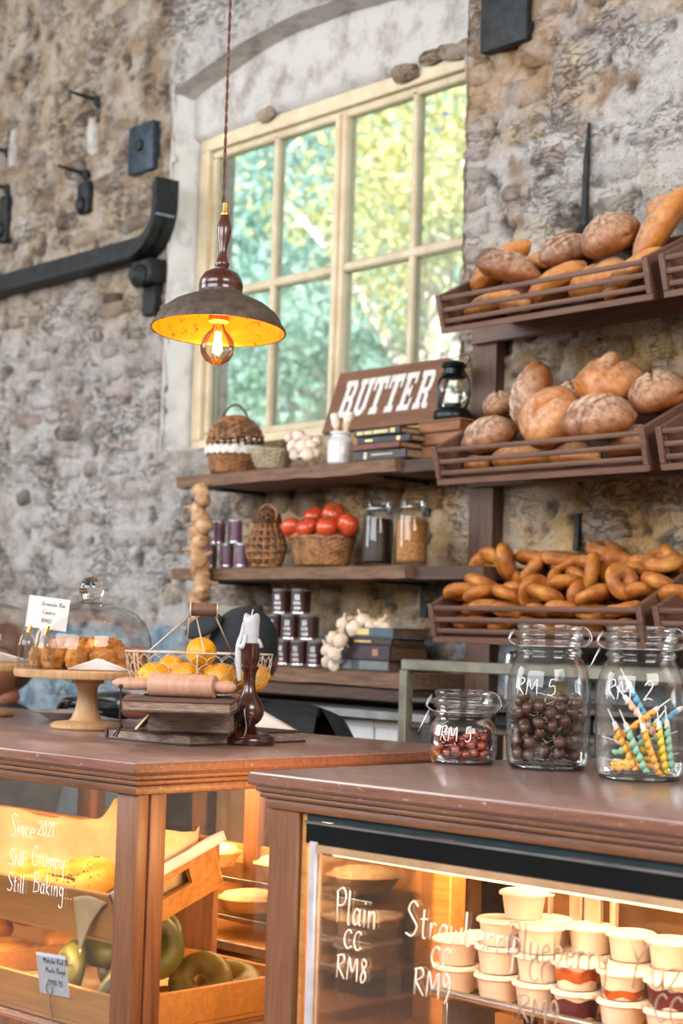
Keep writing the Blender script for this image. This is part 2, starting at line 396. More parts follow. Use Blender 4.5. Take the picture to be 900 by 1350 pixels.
def stone_mesh(cx, cz, w, h, col, depth, rot=0):
    n = 9; r0 = []; r1 = []
    for k in range(n):
        a = 2 * PI * k / n + random.uniform(-.15, .15)
        ca, sa = math.cos(a), math.sin(a); q = 1 / max(abs(ca), abs(sa)) ** .9
        j = random.uniform(.86, 1.05); px = ca * q * w / 2 * j; pz = sa * q * h / 2 * j
        px, pz = px * math.cos(rot) - pz * math.sin(rot), px * math.sin(rot) + pz * math.cos(rot)
        r0.append((px, pz)); r1.append((px * random.uniform(.84, .93), pz * random.uniform(.78, .9)))
    vs = [(cx + a, .004, cz + b) for a, b in r0] + [(cx + a, -depth * random.uniform(.75, 1.0), cz + b) for a, b in r1] + [(cx, -depth * 1.08, cz)]
    fs = [(k, (k + 1) % n, n + (k + 1) % n, n + k) for k in range(n)] + [(n + k, n + (k + 1) % n, 2 * n) for k in range(n)]
    me = bpy.data.meshes.new('stone'); me.from_pydata(vs, [], fs); me.shade_smooth()
    c = np.array([col] * len(vs)); c *= np.array([random.uniform(.9, 1.06) for _ in vs])[:, None]
    set_cols(me, c); me.materials.append(M_WALL); return me
n_stone = 0
def add_stone(cx, cz, w, h, tint=None, name='stone', depth=None):
    global n_stone
    c = wallcol(np.array([cx]), np.array([cz]))[0]
    if tint is not None: c = c * .6 + C_(tint) * .4
    c = c * random.uniform(.86, 1.08)
    o = obj(name, stone_mesh(cx, cz, w, h, c, depth or random.uniform(.021, .028), random.uniform(-.06, .06)), None, WALL); n_stone += 1
TINTS = [None, None, None, None, '#8b6a50', '#a3876a', '#7b5e48', '#b09a80', '#9b8c80']
def rows(x0, x1, z0, z1, h, w, skip, name, tints=TINTS, jit=.25):
    z = z0; r = 0
    while z < z1:
        hh = h * random.uniform(1 - jit, 1 + jit); x = x0 - random.uniform(0, w)
        while x < x1:
            ww = w * random.uniform(.6, 1.35)
            cx, cz = x + ww / 2, z + hh / 2
            inw = OX0 - ww / 2 - .02 < cx < OX1 + ww / 2 + .01 and OZ0 - hh / 2 - .02 < cz < OZS + ARCH + .12
            if x > x0 - .02 and cx + ww / 2 < x1 + .05 and not inw and random.random() > skip:
                add_stone(cx, cz, ww * .93, hh * .86, random.choice(tints), name)
            x += ww
        z += hh; r += 1
rows(-2.35, -1.12, 1.25, 2.75, .088, .2, .52, 'brick', [None, None, None, None, '#a08a80', '#94776a'])
rows(-2.35, -1.12, 2.75, 3.95, .10, .19, .45, 'brick', [None, None, '#7e6b5b', '#9b8872'])
rows(-1.10, .62, 1.32, 2.1, .11, .2, .2, 'stone', [None, None, '#a38a63', '#8f7550', '#7a5c42', '#b8a68c'])
rows(.70, 1.75, 1.35, 2.5, .12, .22, .28, 'stone', [None, None, '#a98f6b', '#94784f', '#7d6148', '#b3a184'])
rows(.74, 1.6, 2.5, 3.8, .11, .2, .52, 'stone', [None, None, None, '#b49a7a', '#a79885', '#8e6e55'])
z = 2.2
while z < 3.5:                                           # quoin bricks up the right jamb
    hh = random.uniform(.07, .1); add_stone(.585 + .055, z + hh / 2, .11 + random.uniform(-.02, .03), hh * .88, random.choice(['#a98c68', '#94745a', '#b59a78', None]), 'brick', .022); z += hh
add_stone(1.31, 3.48, .17, .06, '#7a5236', 'brick', .034); add_stone(.8, 2.83, .08, .06, '#5f4636', 'brick', .03)
add_stone(1.25, 1.98, .08, .07, '#a5703a', 'brick', .028); add_stone(-1.02 - .13, 3.16, .04, .05, '#c07a3c', 'brick', .022)

# ---- reveal, tympanum, sill
def grid_surface(name, P, nu, nv, mat, parent=None, amp=.006, colfn=None):
    vs = []; 
    for i in range(nu):
        for j in range(nv): vs.append(P(i / (nu - 1), j / (nv - 1)))
    fs = [(i * nv + j, (i + 1) * nv + j, (i + 1) * nv + j + 1, i * nv + j + 1) for i in range(nu - 1) for j in range(nv - 1)]
    me = bpy.data.meshes.new(name); me.from_pydata([tuple(v) for v in vs], [], fs); me.shade_smooth(); me.materials.append(mat)
    if colfn: set_cols(me, np.array([colfn(*v) for v in vs]))
    o = bpy.data.objects.new(name, me); COL.objects.link(o)
    if parent: o.parent = parent
    return o
nz_ = lambda a, b, s=9, k=2: float(fbm(np.array([a]), np.array([b]), s, 4, k)[0] - .5)
RD = .30
g = grid_surface('reveal', lambda u, v: (OX0 - .004 + .03 * nz_(u * 1.5, v * .3), -.022 + v * RD, OZ0 + u * (OZS - OZ0 + .02)), 90, 16, M_LIME, WALL)
g = grid_surface('reveal', lambda u, v: (OX1 + .012 + .03 * nz_(u * 1.5, v * .3, 12, 5), -.02 + v * RD, OZ0 + u * (OZS - OZ0 + .02)), 90, 16, M_WALL, WALL, colfn=lambda x, y, z: C_('#9a8468') * (1 + .8 * nz_(z, y, 10, 3)))
g = grid_surface('soffit', lambda u, v: (OX0 + u * (OX1 - OX0), -.02 + v * RD, float(arch_z(OX0 + u * (OX1 - OX0))) + .015 * nz_(u * 1.6, v * .4) - .03 * v), 90, 16, M_PLASTER, WALL)
# ragged plaster panel between the frame head and the arch
def tymp(u, v):
    x = OX0 - .01 + u * (OX1 - OX0 + .05); zb = 3.385 + .02 * nz_(x * 1.0, 0, 5, 9) + .018 * abs(nz_(x, 3, 14, 9)); zt = float(arch_z(min(max(x, OX0), OX1))) + .02
    return (x, WY - .055 + .02 * nz_(x, v * .3, 6, 6) + .045 * (1 - min(1, v * 6)) ** 2, zb + (zt - zb) * v)
grid_surface('head_panel', tymp, 110, 24, M_PLASTER, WALL)
for sx, sw in ((-.62, .10), (.16, .14), (.30, .12), (.40, .16), (.50, .14)):   # broken masonry showing under the plaster
    o = obj('stone', stone_mesh(0, 0, sw, .05 + .02 * random.random(), C_('#a08c76') * random.uniform(.85, 1.1), .012, random.uniform(-.2, .2)), None, WALL); o.location = (sx, WY - .05, 3.395 + random.uniform(-.005, .02))
bm = BM(); bx(bm, OX0 - .0, OX1 + .02, .004, .24, 2.09, 2.135, .004)
struct('trim_1', bm, M_PLASTER)

# ---- the window
WIN = struct('window_1', (lambda b: (bx(b, -1.065, -1.005, WY - .03, WY + .05, 2.185, 3.345, .0), bx(b, .545, .60, WY - .03, WY + .05, 2.185, 3.345, .0),
     bx(b, -1.065, .60, WY - .03, WY + .05, 3.345, 3.40, .004), bx(b, -1.065, .60, WY - .03, WY + .05, 2.13, 2.185, .004), b)[-1])(BM()), M_FRAME)
def wpart(name, f, mat=M_FRAME):
    b = BM(); f(b); o = obj(name, b, mat, WIN); return o
wpart('sash_moulding', lambda b: (bx(b, -1.005, -.975, WY - .012, WY + .03, 2.213, 3.313, .004), bx(b, -1.005, .545, WY - .012, WY + .03, 3.313, 3.345, .006), bx(b, -1.005, .545, WY - .012, WY + .03, 2.185, 2.213, .006)), M_FRAMEB)
wpart('mullion', lambda b: (bx(b, -.243, -.178, WY - .02, WY + .04, 2.185, 3.33, .008), bx(b, -.225, -.196, WY - .034, WY, 2.185, 3.33, .006)))
for xc in (-.597, .183): wpart('glazing_bar', lambda b: bx(b, xc - .015, xc + .015, WY - .012, WY + .03, 2.2, 3.33, .006), M_FRAMEB)
for x0, x1 in ((-.98, -.24), (-.18, .55)): wpart('rail', lambda b: bx(b, x0, x1, WY - .014, WY + .032, 2.742, 2.778, .008), M_FRAMEB)
for i, (x0, x1) in enumerate(((-.975, -.612), (-.582, -.24), (-.18, .168), (.198, .545))):
    for z0, z1 in ((2.2, 2.742), (2.778, 3.315)):
        wpart('pane', lambda b: bx(b, x0, x1, WY + .004, WY + .009, z0, z1), M_GLASS)
# outer brick reveal seen through the panes
M_OUTB = plain('outer_pink_brick', '#b08f80', '#d6c3b6', .9, scale=25, bmp=.4)
b = BM(); bx(b, -1.5, -1.02, WY + .06, .25, 1.5, 4.3); bx(b, .62, 1.1, WY + .06, .25, 1.5, 4.3); bx(b, -1.5, 1.1, WY + .06, .25, 3.5, 4.3)
outer = struct('wall_outer', b, M_OUTB, smooth=False)
pb = None
for k in range(13):
    b = BM(); bx(b, -1.025, -1.008, .203, .245, 0, .082, .003); o = obj('brick', b, plain('brick_%d' % k, random.choice(['#b59484', '#cbb9ad', '#a88a7a']), '#cdbcb0', .9, scale=30), outer); o.location = (0, 0, 2.2 + k * .092)
    pass

# ---- room shell
def shell(name, x0, x1, y0, y1, z0, z1, mat):
    b = BM(); bx(b, x0, x1, y0, y1, z0, z1); return struct(name, b, mat, smooth=False)
M_FLOOR = plain('old_floorboards', '#4b3a30', '#6b5546', .5, scale=5, stretch=(1, 8, 1), bmp=.1)
M_SHELLW = plain('hall_masonry', '#a89d92', '#c6bcb0', .9, scale=4, bmp=.3)
M_CEIL = plain('dark_ceiling_boards', '#857a70', '#a1978c', .8, scale=5)
shell('floor', -4.2, 7.6, -9, .3, -.12, 0, M_FLOOR)
shell('ceiling', -4.2, 7.6, -9, .35, 5.0, 5.12, M_CEIL)
shell('wall_left', -4.3, -4.1, -9, .3, 0, 5.0, M_SHELLW)
shell('wall_right', 7.5, 7.7, -9, .3, 0, 5.0, M_SHELLW)
shell('wall_front', -4.2, 7.6, -9.1, -8.95, 0, 5.0, M_SHELLW)
for x0, x1 in ((-4.3, -3.55), (2.85, 7.7)): shell('wall_back', x0, x1, -.02, .3, 0, 5.0, M_SHELLW)
# ---- outside
M_GRASS = plain('garden_ground', '#5b6b3c', '#8a9a5e', .9, scale=3)
b = BM(); bx(b, -60, 30, .25, 60, -.2, -.05); struct('ground', b, M_GRASS, smooth=False)
def leafmat(name, c1, c2, c3):
    m, nt, b = newmat(name)
    f = noise_tex(nt, coords(nt, (1, 1, 1), 'World'), 1.1, 3, .6)
    oi = noise_tex(nt, coords(nt, (1, 1, 1), 'World'), 9, 2, .5)
    c = ramp(nt, f, [(.38, lin4(c1)), (.5, lin4(c2)), (.62, lin4(c3))]); c = mixc(nt, .35, c, ramp(nt, oi, [(.4, lin4(c1)), (.6, lin4(c3))]))
    nt.links.new(c, b.inputs['Base Color']); b.inputs['Roughness'].default_value = .55
    tl = N(nt, 'ShaderNodeBsdfTranslucent'); nt.links.new(c, tl.inputs[0]); mx = N(nt, 'ShaderNodeMixShader'); mx.inputs[0].default_value = .45
    nt.links.new(b.outputs[0], mx.inputs[1]); nt.links.new(tl.outputs[0], mx.inputs[2]); nt.links.new(mx.outputs[0], nt.nodes['Material Output'].inputs[0]); return m
M_LEAFG = leafmat('teal_leaves', '#6f9c94', '#9cc9bd', '#d2eae2')  # all leaf colours paled, overexposed haze put into the colour
M_LEAFY = leafmat('yellow_green_leaves', '#a9c48a', '#e8dc8c', '#f4efc0')
M_LEAFP = leafmat('pale_leaves', '#a8cbbc', '#cfe6da', '#f2f8ee')
M_BARK = plain('pale_bark', '#a7a49c', '#cfcabf', .9, scale=20)
def tree(name, label, base, centres, n, size, mat, cls='tree'):
    t = thing(name, label, 'tree', base, 0, None)
    b = BM(); top = Vector(centres[0][0]) - Vector(base)
    tube(b, smooth_pts([(0, 0, 0), (.1, 0, top.z * .4), (top.x * .6, top.y * .6, top.z * .75), top]), [.16 - .004 * i for i in range(19)], 8)
    for c, r in centres[1:]:
        p = Vector(c) - Vector(base); s = Vector((top.x * .4, top.y * .4, min(top.z, p.z) * .6))
        pts = smooth_pts([s, s.lerp(p, .5) + Vector((0, 0, .2)), p]); tube(b, pts, [.07 * (1 - .6 * i / len(pts)) for i in range(len(pts))], 6)
    obj('trunk', b, M_BARK, t)
    C = np.array([list(Vector(c) - Vector(base)) for c, r in centres]); R = np.array([r for c, r in centres])
    k = rng.choice(len(R), n, p=R ** 3 / (R ** 3).sum()); d = rng.normal(size=(n, 3)); d /= np.linalg.norm(d, axis=1)[:, None]
    rad = R[k] * rng.uniform(.25, 1, n) ** .5 * (1 + .25 * np.sin(d[:, 0] * 7 + d[:, 2] * 9))
    P = C[k] + d * rad[:, None] * np.array([1, 1, .85])
    # gather the leaves in sprays
    P = P[rng.randint(0, n // 14, n)] + rng.normal(size=(n, 3)) * .13
    a = rng.normal(size=(n, 3)); a /= np.linalg.norm(a, axis=1)[:, None]; bq = np.cross(a, rng.normal(size=(n, 3))); bq /= np.linalg.norm(bq, axis=1)[:, None]
    s = (size * rng.uniform(.6, 1.3, n))[:, None]
    V = np.stack([P - a * s, P + bq * s * .5, P + a * s, P - bq * s * .5], 1).reshape(-1, 3)
    me = bpy.data.meshes.new('foliage'); me.vertices.add(len(V)); me.vertices.foreach_set('co', V.ravel().astype(np.float32))
    me.loops.add(n * 4); me.loops.foreach_set('vertex_index', np.arange(n * 4, dtype=np.int32)); me.polygons.add(n)
    me.polygons.foreach_set('loop_start', np.arange(0, n * 4, 4, dtype=np.int32)); me.update(calc_edges=True); me.materials.append(mat)
    o = bpy.data.objects.new('foliage', me); COL.objects.link(o); o.parent = t; o['kind'] = 'stuff'
    return t
def blob(px, py, Y, r): return (tuple(at(px, py, Y)), r)
tree('yellow_leaved_tree', 'yellow-green tree outside behind the upper right window panes', tuple(at(600, 800, 5) * Vector((1, 1, 0)) if False else (at(600, 400, 5).x, 5, -.05)),
     [blob(580, 260, 5, .9), blob(530, 170, 5, .75), blob(490, 260, 5.5, .7), blob(600, 380, 5.2, .8), blob(650, 180, 5, .9), blob(380, 270, 6, .5)], 6000, .05, M_LEAFY)
tree('teal_leafed_tree', 'blue-green tree filling the left window panes from behind', (at(420, 400, 8).x, 8, -.05),
     [blob(420, 300, 8, 1.3), blob(350, 430, 8, 1.2), blob(430, 470, 8, 1.2), blob(520, 420, 8, 1.3), blob(600, 440, 8.5, 1.4), blob(330, 260, 8.5, .8), blob(390, 180, 9, .9), blob(500, 330, 8, 1.0)], 13000, .07, M_LEAFG)
tree('pale_leafed_tree', 'pale sunlit tree furthest beyond the window', (at(470, 400, 13).x, 13, -.05),
     [blob(470, 330, 13, 2.4), blob(330, 520, 13, 2.2), blob(600, 330, 13, 2.6), blob(420, 560, 13, 2.4), blob(560, 530, 13, 2.4), blob(320, 300, 13.5, 1.6), blob(540, 200, 13, 1.8)], 15000, .11, M_LEAFP)

# ================================================================== IRONWORK ON THE WALL
# square iron rail that runs along the wall and bends up at the window
def ribbon(bm, pts, hw, y0, y1):
    """flat bar in the wall plane: pts (x, z), half width hw"""
    n = len(pts); L = []; R = []
    for i, p in enumerate(pts):
        a = Vector(pts[max(i - 1, 0)]); b = Vector(pts[min(i + 1, n - 1)]); d = (b - a).normalized(); q = Vector((-d.y, d.x)) * hw
        L.append(Vector(p) + q); R.append(Vector(p) - q)
    vs = [[bm.verts.new((v.x, y, v.y)) for v in S] for y in (y0, y1) for S in (L, R)]
    l0, r0, l1, r1 = vs
    for i in range(n - 1):
        bm.faces.new((l0[i], l0[i + 1], r0[i + 1], r0[i])); bm.faces.new((l1[i], r1[i], r1[i + 1], l1[i + 1]))
        bm.faces.new((l0[i], l1[i], l1[i + 1], l0[i + 1])); bm.faces.new((r0[i], r0[i + 1], r1[i + 1], r1[i]))
    bm.faces.new((l0[0], r0[0], r1[0], l1[0])); bm.faces.new((l0[-1], l1[-1], r1[-1], r0[-1]))
rail = thing('curved_iron_rail', 'black iron rail along the left wall that bends upward beside the window', 'rail', (0, 0, 0))
zr = 2.95
path = [(-2.9, zr), (-1.9, zr), (-1.22, zr)] + [(-1.22 + .155 * math.sin(t), zr + .155 - .155 * math.cos(t)) for t in [PI / 2 * k / 10 for k in range(1, 11)]] + [(-1.065, zr + .25)]
b = BM(); ribbon(b, path, .045, -.085, -.065); obj('bar', b, M_IRON, rail)
b = BM(); ribbon(b, [(x, z - .037) if i < 3 else (x + .037 * math.sin(min(1, (i - 2) / 10) * PI / 2), z - .037 * math.cos(min(1, (i - 2) / 10) * PI / 2)) for i, (x, z) in enumerate(path)], .008, -.125, -.02); obj('flange', b, M_IRON, rail)
b = BM(); bx(b, -1.035, -1.026, -.122, -.03, 3.05, 3.2, .003); obj('worn_end', b, M_BRIGHT, rail, label='bare shiny end of the rail')
br = thing('iron_wall_bracket', 'black iron bracket and bolt under the bend of the wall rail', 'bracket', (-1.17, 0, 2.83))
b = BM(); bx(b, -.07, .07, -.09, .0, -.03, .07, .01); obj('block', b, M_IRON, br)
b = BM(); lathe(b, [(.045, 0), (.05, .012), (.035, .03), (.02, .045)], 18, Matrix.Translation((0, -.085, .0)) @ Matrix.Rotation(PI / 2, 4, 'X')); obj('bolt', b, M_IRON, br)
b = BM(); bx(b, -.04, .05, -.05, 0, -.15, -.03, .006); obj('strap', b, M_IRON, br)
def plate(name, label, c, w, h, mat):
    t = thing(name, label, 'plate', (c[0], 0, c[1])); b = BM(); bx(b, -w / 2, w / 2, -.05, -.012, -h / 2, h / 2, .006, 2); obj('plate', b, mat, t)
    b = BM(); lathe(b, [(.02, 0), (.026, .004), (.022, .012), (.008, .013)], 16, Matrix.Translation((0, -.05, .01)) @ Matrix.Rotation(PI / 2, 4, 'X')); obj('bolt', b, M_IRON, t)
plate('anchor_plate', 'small square blue-painted iron plate on the wall left of the window', (-1.262, 3.375), .18, .2, M_BLUEIRON)
plate('anchor_plate', 'large dark iron plate at the top of the wall right of the window', (.778, 3.49), .205, .38, M_IRON)
def spike(px, py, dx, dz, label):
    p = at(px, py, -.005); t = thing('iron_spike', label, 'spike', p, 0, None)
    b = BM(); tube(b, [(0, .02, 0), (dx * .5, -.07, dz * .5), (dx, -.14, dz)], [.011, .009, .006], 8); obj('shaft', b, M_IRON, t)
    b = BM(); tube(b, [(.005, .0, -.035), (0, -.02, -.01), (0, -.022, .02)], [.012, .016, .012], 8); obj('eye', b, M_IRON, t)
spike(133, 134, -.03, .02, 'upper of the two iron spikes left of the blue plate')
spike(118, 231, -.03, .02, 'lower of the two iron spikes left of the blue plate')
spike(15, 202, -.03, .02, 'upper iron spike at the far left of the wall')
spike(14, 250, -.03, .02, 'lower iron spike at the far left of the wall')
for i, (px, py, w, h) in enumerate([(118, 262, .09, .14), (12, 290, .08, .22)]):
    p = at(px, py, 0); b = BM()
    bx(b, -w / 2, w / 2, -.04, .0, -h / 2, h / 2, .015, 2); ball(b, (0, -.045, -h * .25), (.03, .02, .035), 10, 8)
    tag(obj('iron_stub', b, M_IRON), ['black corroded iron stub sunk in the wall above the rail', 'black corroded iron stub at the far left of the wall'][i], 'stub').location = p
for i, (px, py, w, h, s) in enumerate([(126, 180, .07, .18, 0), (22, 195, .05, .2, 0), (35, 300, .07, .12, 0)]):
    p = at(px, py, 0); me = stone_mesh(0, 0, w, h, C_('#cfcac4'), .03); o = obj('plaster_patch', me, None, WALL); o.location = (p.x, 0, p.z)
p = at(781, 235, 0)
t = thing('iron_rod', 'thin dark tapering iron rod fixed upright on the right wall', 'rod', (p.x, 0, p.z))
b = BM(); tube(b, [(0, -.02, .165), (.002, -.03, .05), (-.002, -.03, -.1), (-.003, -.03, -.15)], [.005, .010, .011, .016], 8); obj('shaft', b, M_IRON, t)
b = BM(); tube(b, [(-.003, -.03, -.15), (-.003, -.035, -.18)], [.016, .03], 10); obj('foot', b, M_IRON, t)
p = at(769, 700, 0); b = BM(); tube(b, [(0, -.02, .05), (0, -.03, -.06)], [.009, .012], 8)
tag(obj('iron_pin', b, M_IRON), 'short dark iron pin in the wall above the lowest bread basket', 'pin').location = (p.x, 0, p.z)

# ================================================================== LOW RACK OF WALL SHELVES
def plank(name, label, x0, x1, yf, zt, th, mat, seed, taper=0, cat='shelf'):
    """rough board with an uneven front edge"""
    n = 40; b = BM(); T = []; 
    for i in range(n + 1):
        x = x0 + (x1 - x0) * i / n; f = yf + .022 * nz_(x * 1.3, seed, 5, seed) + taper * max(0, (6 - i)) * .02
        zz = zt + .006 * nz_(x, seed + 4, 6, seed); lo = zt - th + .010 * nz_(x, seed + 8, 8, seed)
        T.append([b.verts.new((x, .0, zz)), b.verts.new((x, f + .012, zz)), b.verts.new((x, f, zz - .006)), b.verts.new((x, f + .004, (zz + lo) / 2 + .003)), b.verts.new((x, f + .008, lo)), b.verts.new((x, .0, lo))])
    for a, c in zip(T, T[1:]):
        for k in range(6): b.faces.new((a[k], a[(k + 1) % 6], c[(k + 1) % 6], c[k]))
    b.faces.new(T[0][::-1]); b.faces.new(T[-1])
    return tag(obj(name, b, mat, angle=30), label, cat)
S1, S2, S3 = 1.985, 1.655, 1.325                       # shelf tops
plank('wall_shelf', 'top rough wooden wall shelf under the window, holding the sign', -.56, .60, -.30, S1, .04, M_SHELF, 1)
b = BM(); bx(b, .60, .93, -.27, 0, S1 - .045, S1 - .004, .003); tag(obj('shelf_extension', b, M_SHELFD), 'dark board continuing the top shelf towards the bread rack', 'shelf')
plank('wall_shelf', 'middle rough wooden wall shelf holding the basket of tomatoes', -.58, .66, -.30, S2, .04, M_SHELF, 2)
b = BM(); bx(b, .66, .96, -.26, 0, S2 - .045, S2 - .004, .003); tag(obj('shelf_extension', b, M_SHELFD), 'dark board continuing the middle shelf towards the bread rack', 'shelf')
plank('wall_shelf', 'lowest rough wooden shelf, holding dark red tins and old books', -.45, .68, -.30, S3, .045, M_SHELF, 3)
for zs, xs in ((S1, -.42), (S1, .45), (S2, -.42), (S2, .45)):                     # iron angle brackets
    b = BM(); bx(b, xs - .015, xs + .015, -.22, 0, zs - .052, zs - .044); bx(b, xs - .015, xs + .015, -.02, 0, zs - .16, zs - .05)
    tag(obj('shelf_bracket', b, M_IRON), 'iron bracket under the %s shelf near its %s end' % ('top' if zs == S1 else 'middle', 'left' if xs < 0 else 'right'), 'bracket', 'shelf brackets')

# ---- cabinet below
cab = thing('low_cabinet', 'dark open cabinet under the lowest shelf with boxes inside', 'cabinet', (0, 0, 0))
M_CAB = plain('grey_brown_cabinet', '#3e3833', '#5d5751', .6, scale=8)
b = BM(); bx(b, -.6, .93, -.072, -.06, .1, 1.27); obj('back_board', b, M_CAB, cab)
b = BM(); bx(b, -.45, .67, -.28, -.08, 1.235, 1.275, .004); obj('rail', b, M_SHELFD, cab)
b = BM(); bx(b, -.5, .93, -.42, -.072, 1.195, 1.212, .003); obj('shelf_board', b, M_CAB, cab)
b = BM(); bx(b, -.5, .93, -.432, -.42, 1.19, 1.216, .002); obj('metal_edge', b, M_STEEL, cab)
for xs in (-.5, .39, .88): b = BM(); bx(b, xs, xs + .05, -.42, -.072, .1, 1.195, .004); obj('upright', b, M_CAB, cab)
b = BM(); bx(b, -.5, .93, -.42, -.072, .72, .75, .003); obj('shelf_board', b, M_CAB, cab)
def carton(label, px0, px1, py0, Y, h, mat, d=.2):
    a, c = at(px0, py0, Y), at(px1, py0, Y); h = a.z - .751; t = thing('carton', label, 'box', ((a.x + c.x) / 2, Y, .751), 0, 'cartons in the low cabinet'); w = c.x - a.x
    b = BM(); bx(b, -w / 2, w / 2, 0, d, 0, h, .004); obj('body', b, mat, t)
    b = BM(); bx(b, -w / 2 - .003, w / 2 + .003, -.003, d + .002, h - .02, h + .002, .002); obj('lid', b, mat, t)
M_BOXW = plain('white_card', '#c4c6c8', '#dcdddd', .7, scale=6)
carton('white carton with a thin dark rim, leftmost in the low cabinet', 383, 426, 944, -.36, .0, M_BOXW)
carton('wide white carton in the middle of the low cabinet', 448, 492, 946, -.36, .0, M_BOXW)
carton('white carton beside the metal rack upright', 494, 534, 950, -.36, .0, M_BOXW)

# ---- pale steel trolley frame in front
mr = thing('metal_rack', 'pale steel tube rack standing below the bread baskets', 'rack', (0, 0, 0))
M_MR = plain('grey_green_steel', '#6e6d60', '#8a8a7c', .45, .4, scale=12)
za = 1.375; Yr = -.60; x0 = at(536, 870, Yr).x; x1 = 2.25
b = BM(); bx(b, x0 - .012, x1, Yr - .012, Yr + .012, za - .03, za, .003); obj('top_rail', b, M_MR, mr)
for xx in (x0, x0 + 1.05): b = BM(); bx(b, xx - .015, xx + .015, Yr - .015, Yr + .015, 0, za - .0305, .003); obj('upright', b, M_MR, mr)
b = BM(); bx(b, x0, x1, Yr + .38, Yr + .40, za - .03, za, .003); obj('top_rail', b, M_MR, mr)
for zz in (1.27, 1.2, 1.0): b = BM(); bx(b, x0 + .02, x1, Yr, Yr + .38, zz - .012, zz, .002); obj('shelf_panel', b, M_CAB, mr)
b = BM(); tube(b, smooth_pts([(x0 + .10, Yr + .3, 1.05), (x0 + .10, Yr + .3, 1.36), (x0 + .11, Yr + .31, 1.39), (x0 + .13, Yr + .33, 1.40)]), .012, 8); obj('hook_arm', b, M_STEEL, mr)
for i, (xx, w, h) in enumerate([(.20, .12, .04), (.38, .14, .04), (.56, .14, .045)]):
    b = BM(); bx(b, -w / 2, w / 2, -.1, .1, 0, h, .008); tag(obj('folded_cloth', b, plain('cloth_%d' % i, ['#3b3a3c', '#6a6664', '#8d8a88'][i], rough=.9)), ['dark folded cloth on the steel rack', 'grey folded cloth on the steel rack', 'pale folded cloth on the steel rack'][i], 'cloth').location = (x0 + xx + .1, Yr + .2, 1.201)

# ================================================================== BREAD RACK
rk = thing('rack_post', 'tall brown wooden post with rounded top carrying the bread baskets', 'post', (.737, 0, 0))
b = BM(); prof = [(-.052, 0), (.052, 0), (.052, 2.61)] + [(.052 * math.cos(t), 2.61 + .052 * math.sin(t)) for t in [PI * k / 12 for k in range(1, 12)]] + [(-.052, 2.61)]
prism(b, prof, -.055, -.012); obj('board', b, M_RACKP, rk)
BW, BD, BH = .79, .27, .115
def basket(name, label, loc, tilt=0, bow=.0):
    """slatted bread basket: origin at the front left bottom, +x along the wall, +y to the wall"""
    t = thing(name, label, 'basket', loc, 0, 'slatted bread baskets on the rack'); t.rotation_euler = (tilt, 0, 0)
    b = BM(); bx(b, .02, BW - .02, .0, BD - .012, 0.0, .014, .001); obj('base_board', b, M_RACK, t)
    b = BM(); bx(b, .02, BW - .02, BD - .012, BD, .0, .16, .001); obj('back_board', b, M_RACK, t)
    for x in (0, BW - .02):
        b = BM(); prism(b, [(0, 0), (BD, 0), (BD, .17), (0, BH)], 0, .02, Matrix.Translation((x, 0, 0)) @ Matrix(((0, 1, 0, 0), (1, 0, 0, 0), (0, 0, 1, 0), (0, 0, 0, 1)))); obj('end_board', b, M_RACK, t)
    b = BM(); bx(b, -.004, BW + .004, -.014, 0, 0, .018, .002); obj('bottom_rail', b, M_RACK, t)
    for x in (-.004, BW - .014): b = BM(); bx(b, x, x + .018, -.0145, 0, .0185, BH, .002); obj('corner_strip', b, M_RACK, t)
    for z in (.035, .068, .102):
        b = BM(); bx(b, .012, BW - .012, -.010, .0, z - .0075, z + .0075, .004, 2); obj('slat', b, M_RACK, t)
    return t
BZ = [(2.335, 'top'), (1.885, 'middle'), (1.425, 'bottom')]; BX0 = .868; BY = -.35
for (z, w) in BZ:
    basket('bread_basket', 'slatted wooden basket of bread nearest the window in the %s row' % w, (BX0, BY, z), .26)
    basket('bread_basket', 'slatted wooden bread basket cut by the right edge of the photo, %s row' % w, (BX0 + BW + .045, BY, z), .26)
    b = BM(); bx(b, .70, 2.6, -.08, -.055, z + .02, z + .075, .003); bx(b, .70, .72, -.3, -.06, z + .0, z + .04) if False else None
    tag(obj('rack_rail', b, M_RACK), 'horizontal rack rail behind the %s row of bread baskets' % w, 'rail')

# ---- bread
def breadmat(name, c1, c2, c3, flour=.5):
    m, nt, b = newmat(name); v = coords(nt); f = noise_tex(nt, v, 14, 5, .65); g = noise_tex(nt, v, 5, 2, .5)
    c = ramp(nt, f, [(.3, lin4(c1)), (.5, lin4(c2)), (.7, lin4(c3))])
    gm = N(nt, 'ShaderNodeNewGeometry'); sp = N(nt, 'ShaderNodeSeparateXYZ'); nt.links.new(gm.outputs['Normal'], sp.inputs[0])
    a = N(nt, 'ShaderNodeVertexColor'); a.layer_name = 'Col'
    h = noise_tex(nt, v, 55, 4, .7)
    mu = N(nt, 'ShaderNodeMath', operation='MULTIPLY'); nt.links.new(a.outputs[0], mu.inputs[0]); nt.links.new(ramp(nt, h, [(.30, (0, 0, 0)), (.60, (1, 1, 1))]), mu.inputs[1])
    m2 = N(nt, 'ShaderNodeMath', operation='MULTIPLY'); nt.links.new(mu.outputs[0], m2.inputs[0]); m2.inputs[1].default_value = flour
    c = mixc(nt, m2.outputs[0], c, lin4('#e2cdb4')); nt.links.new(c, b.inputs['Base Color'])
    b.inputs['Roughness'].default_value = .42; b.inputs['Specular IOR Level'].default_value = .35; bump(nt, b, f, .25, .004); return m
M_BR1 = breadmat('golden_crust', '#8a4a1c', '#b56f31', '#d09050', .55)
M_BR2 = breadmat('dark_floury_crust', '#542a14', '#814822', '#a06434', .75)
M_BAGEL = breadmat('bagel_crust', '#80431a', '#ae6a2c', '#d09649', .2)
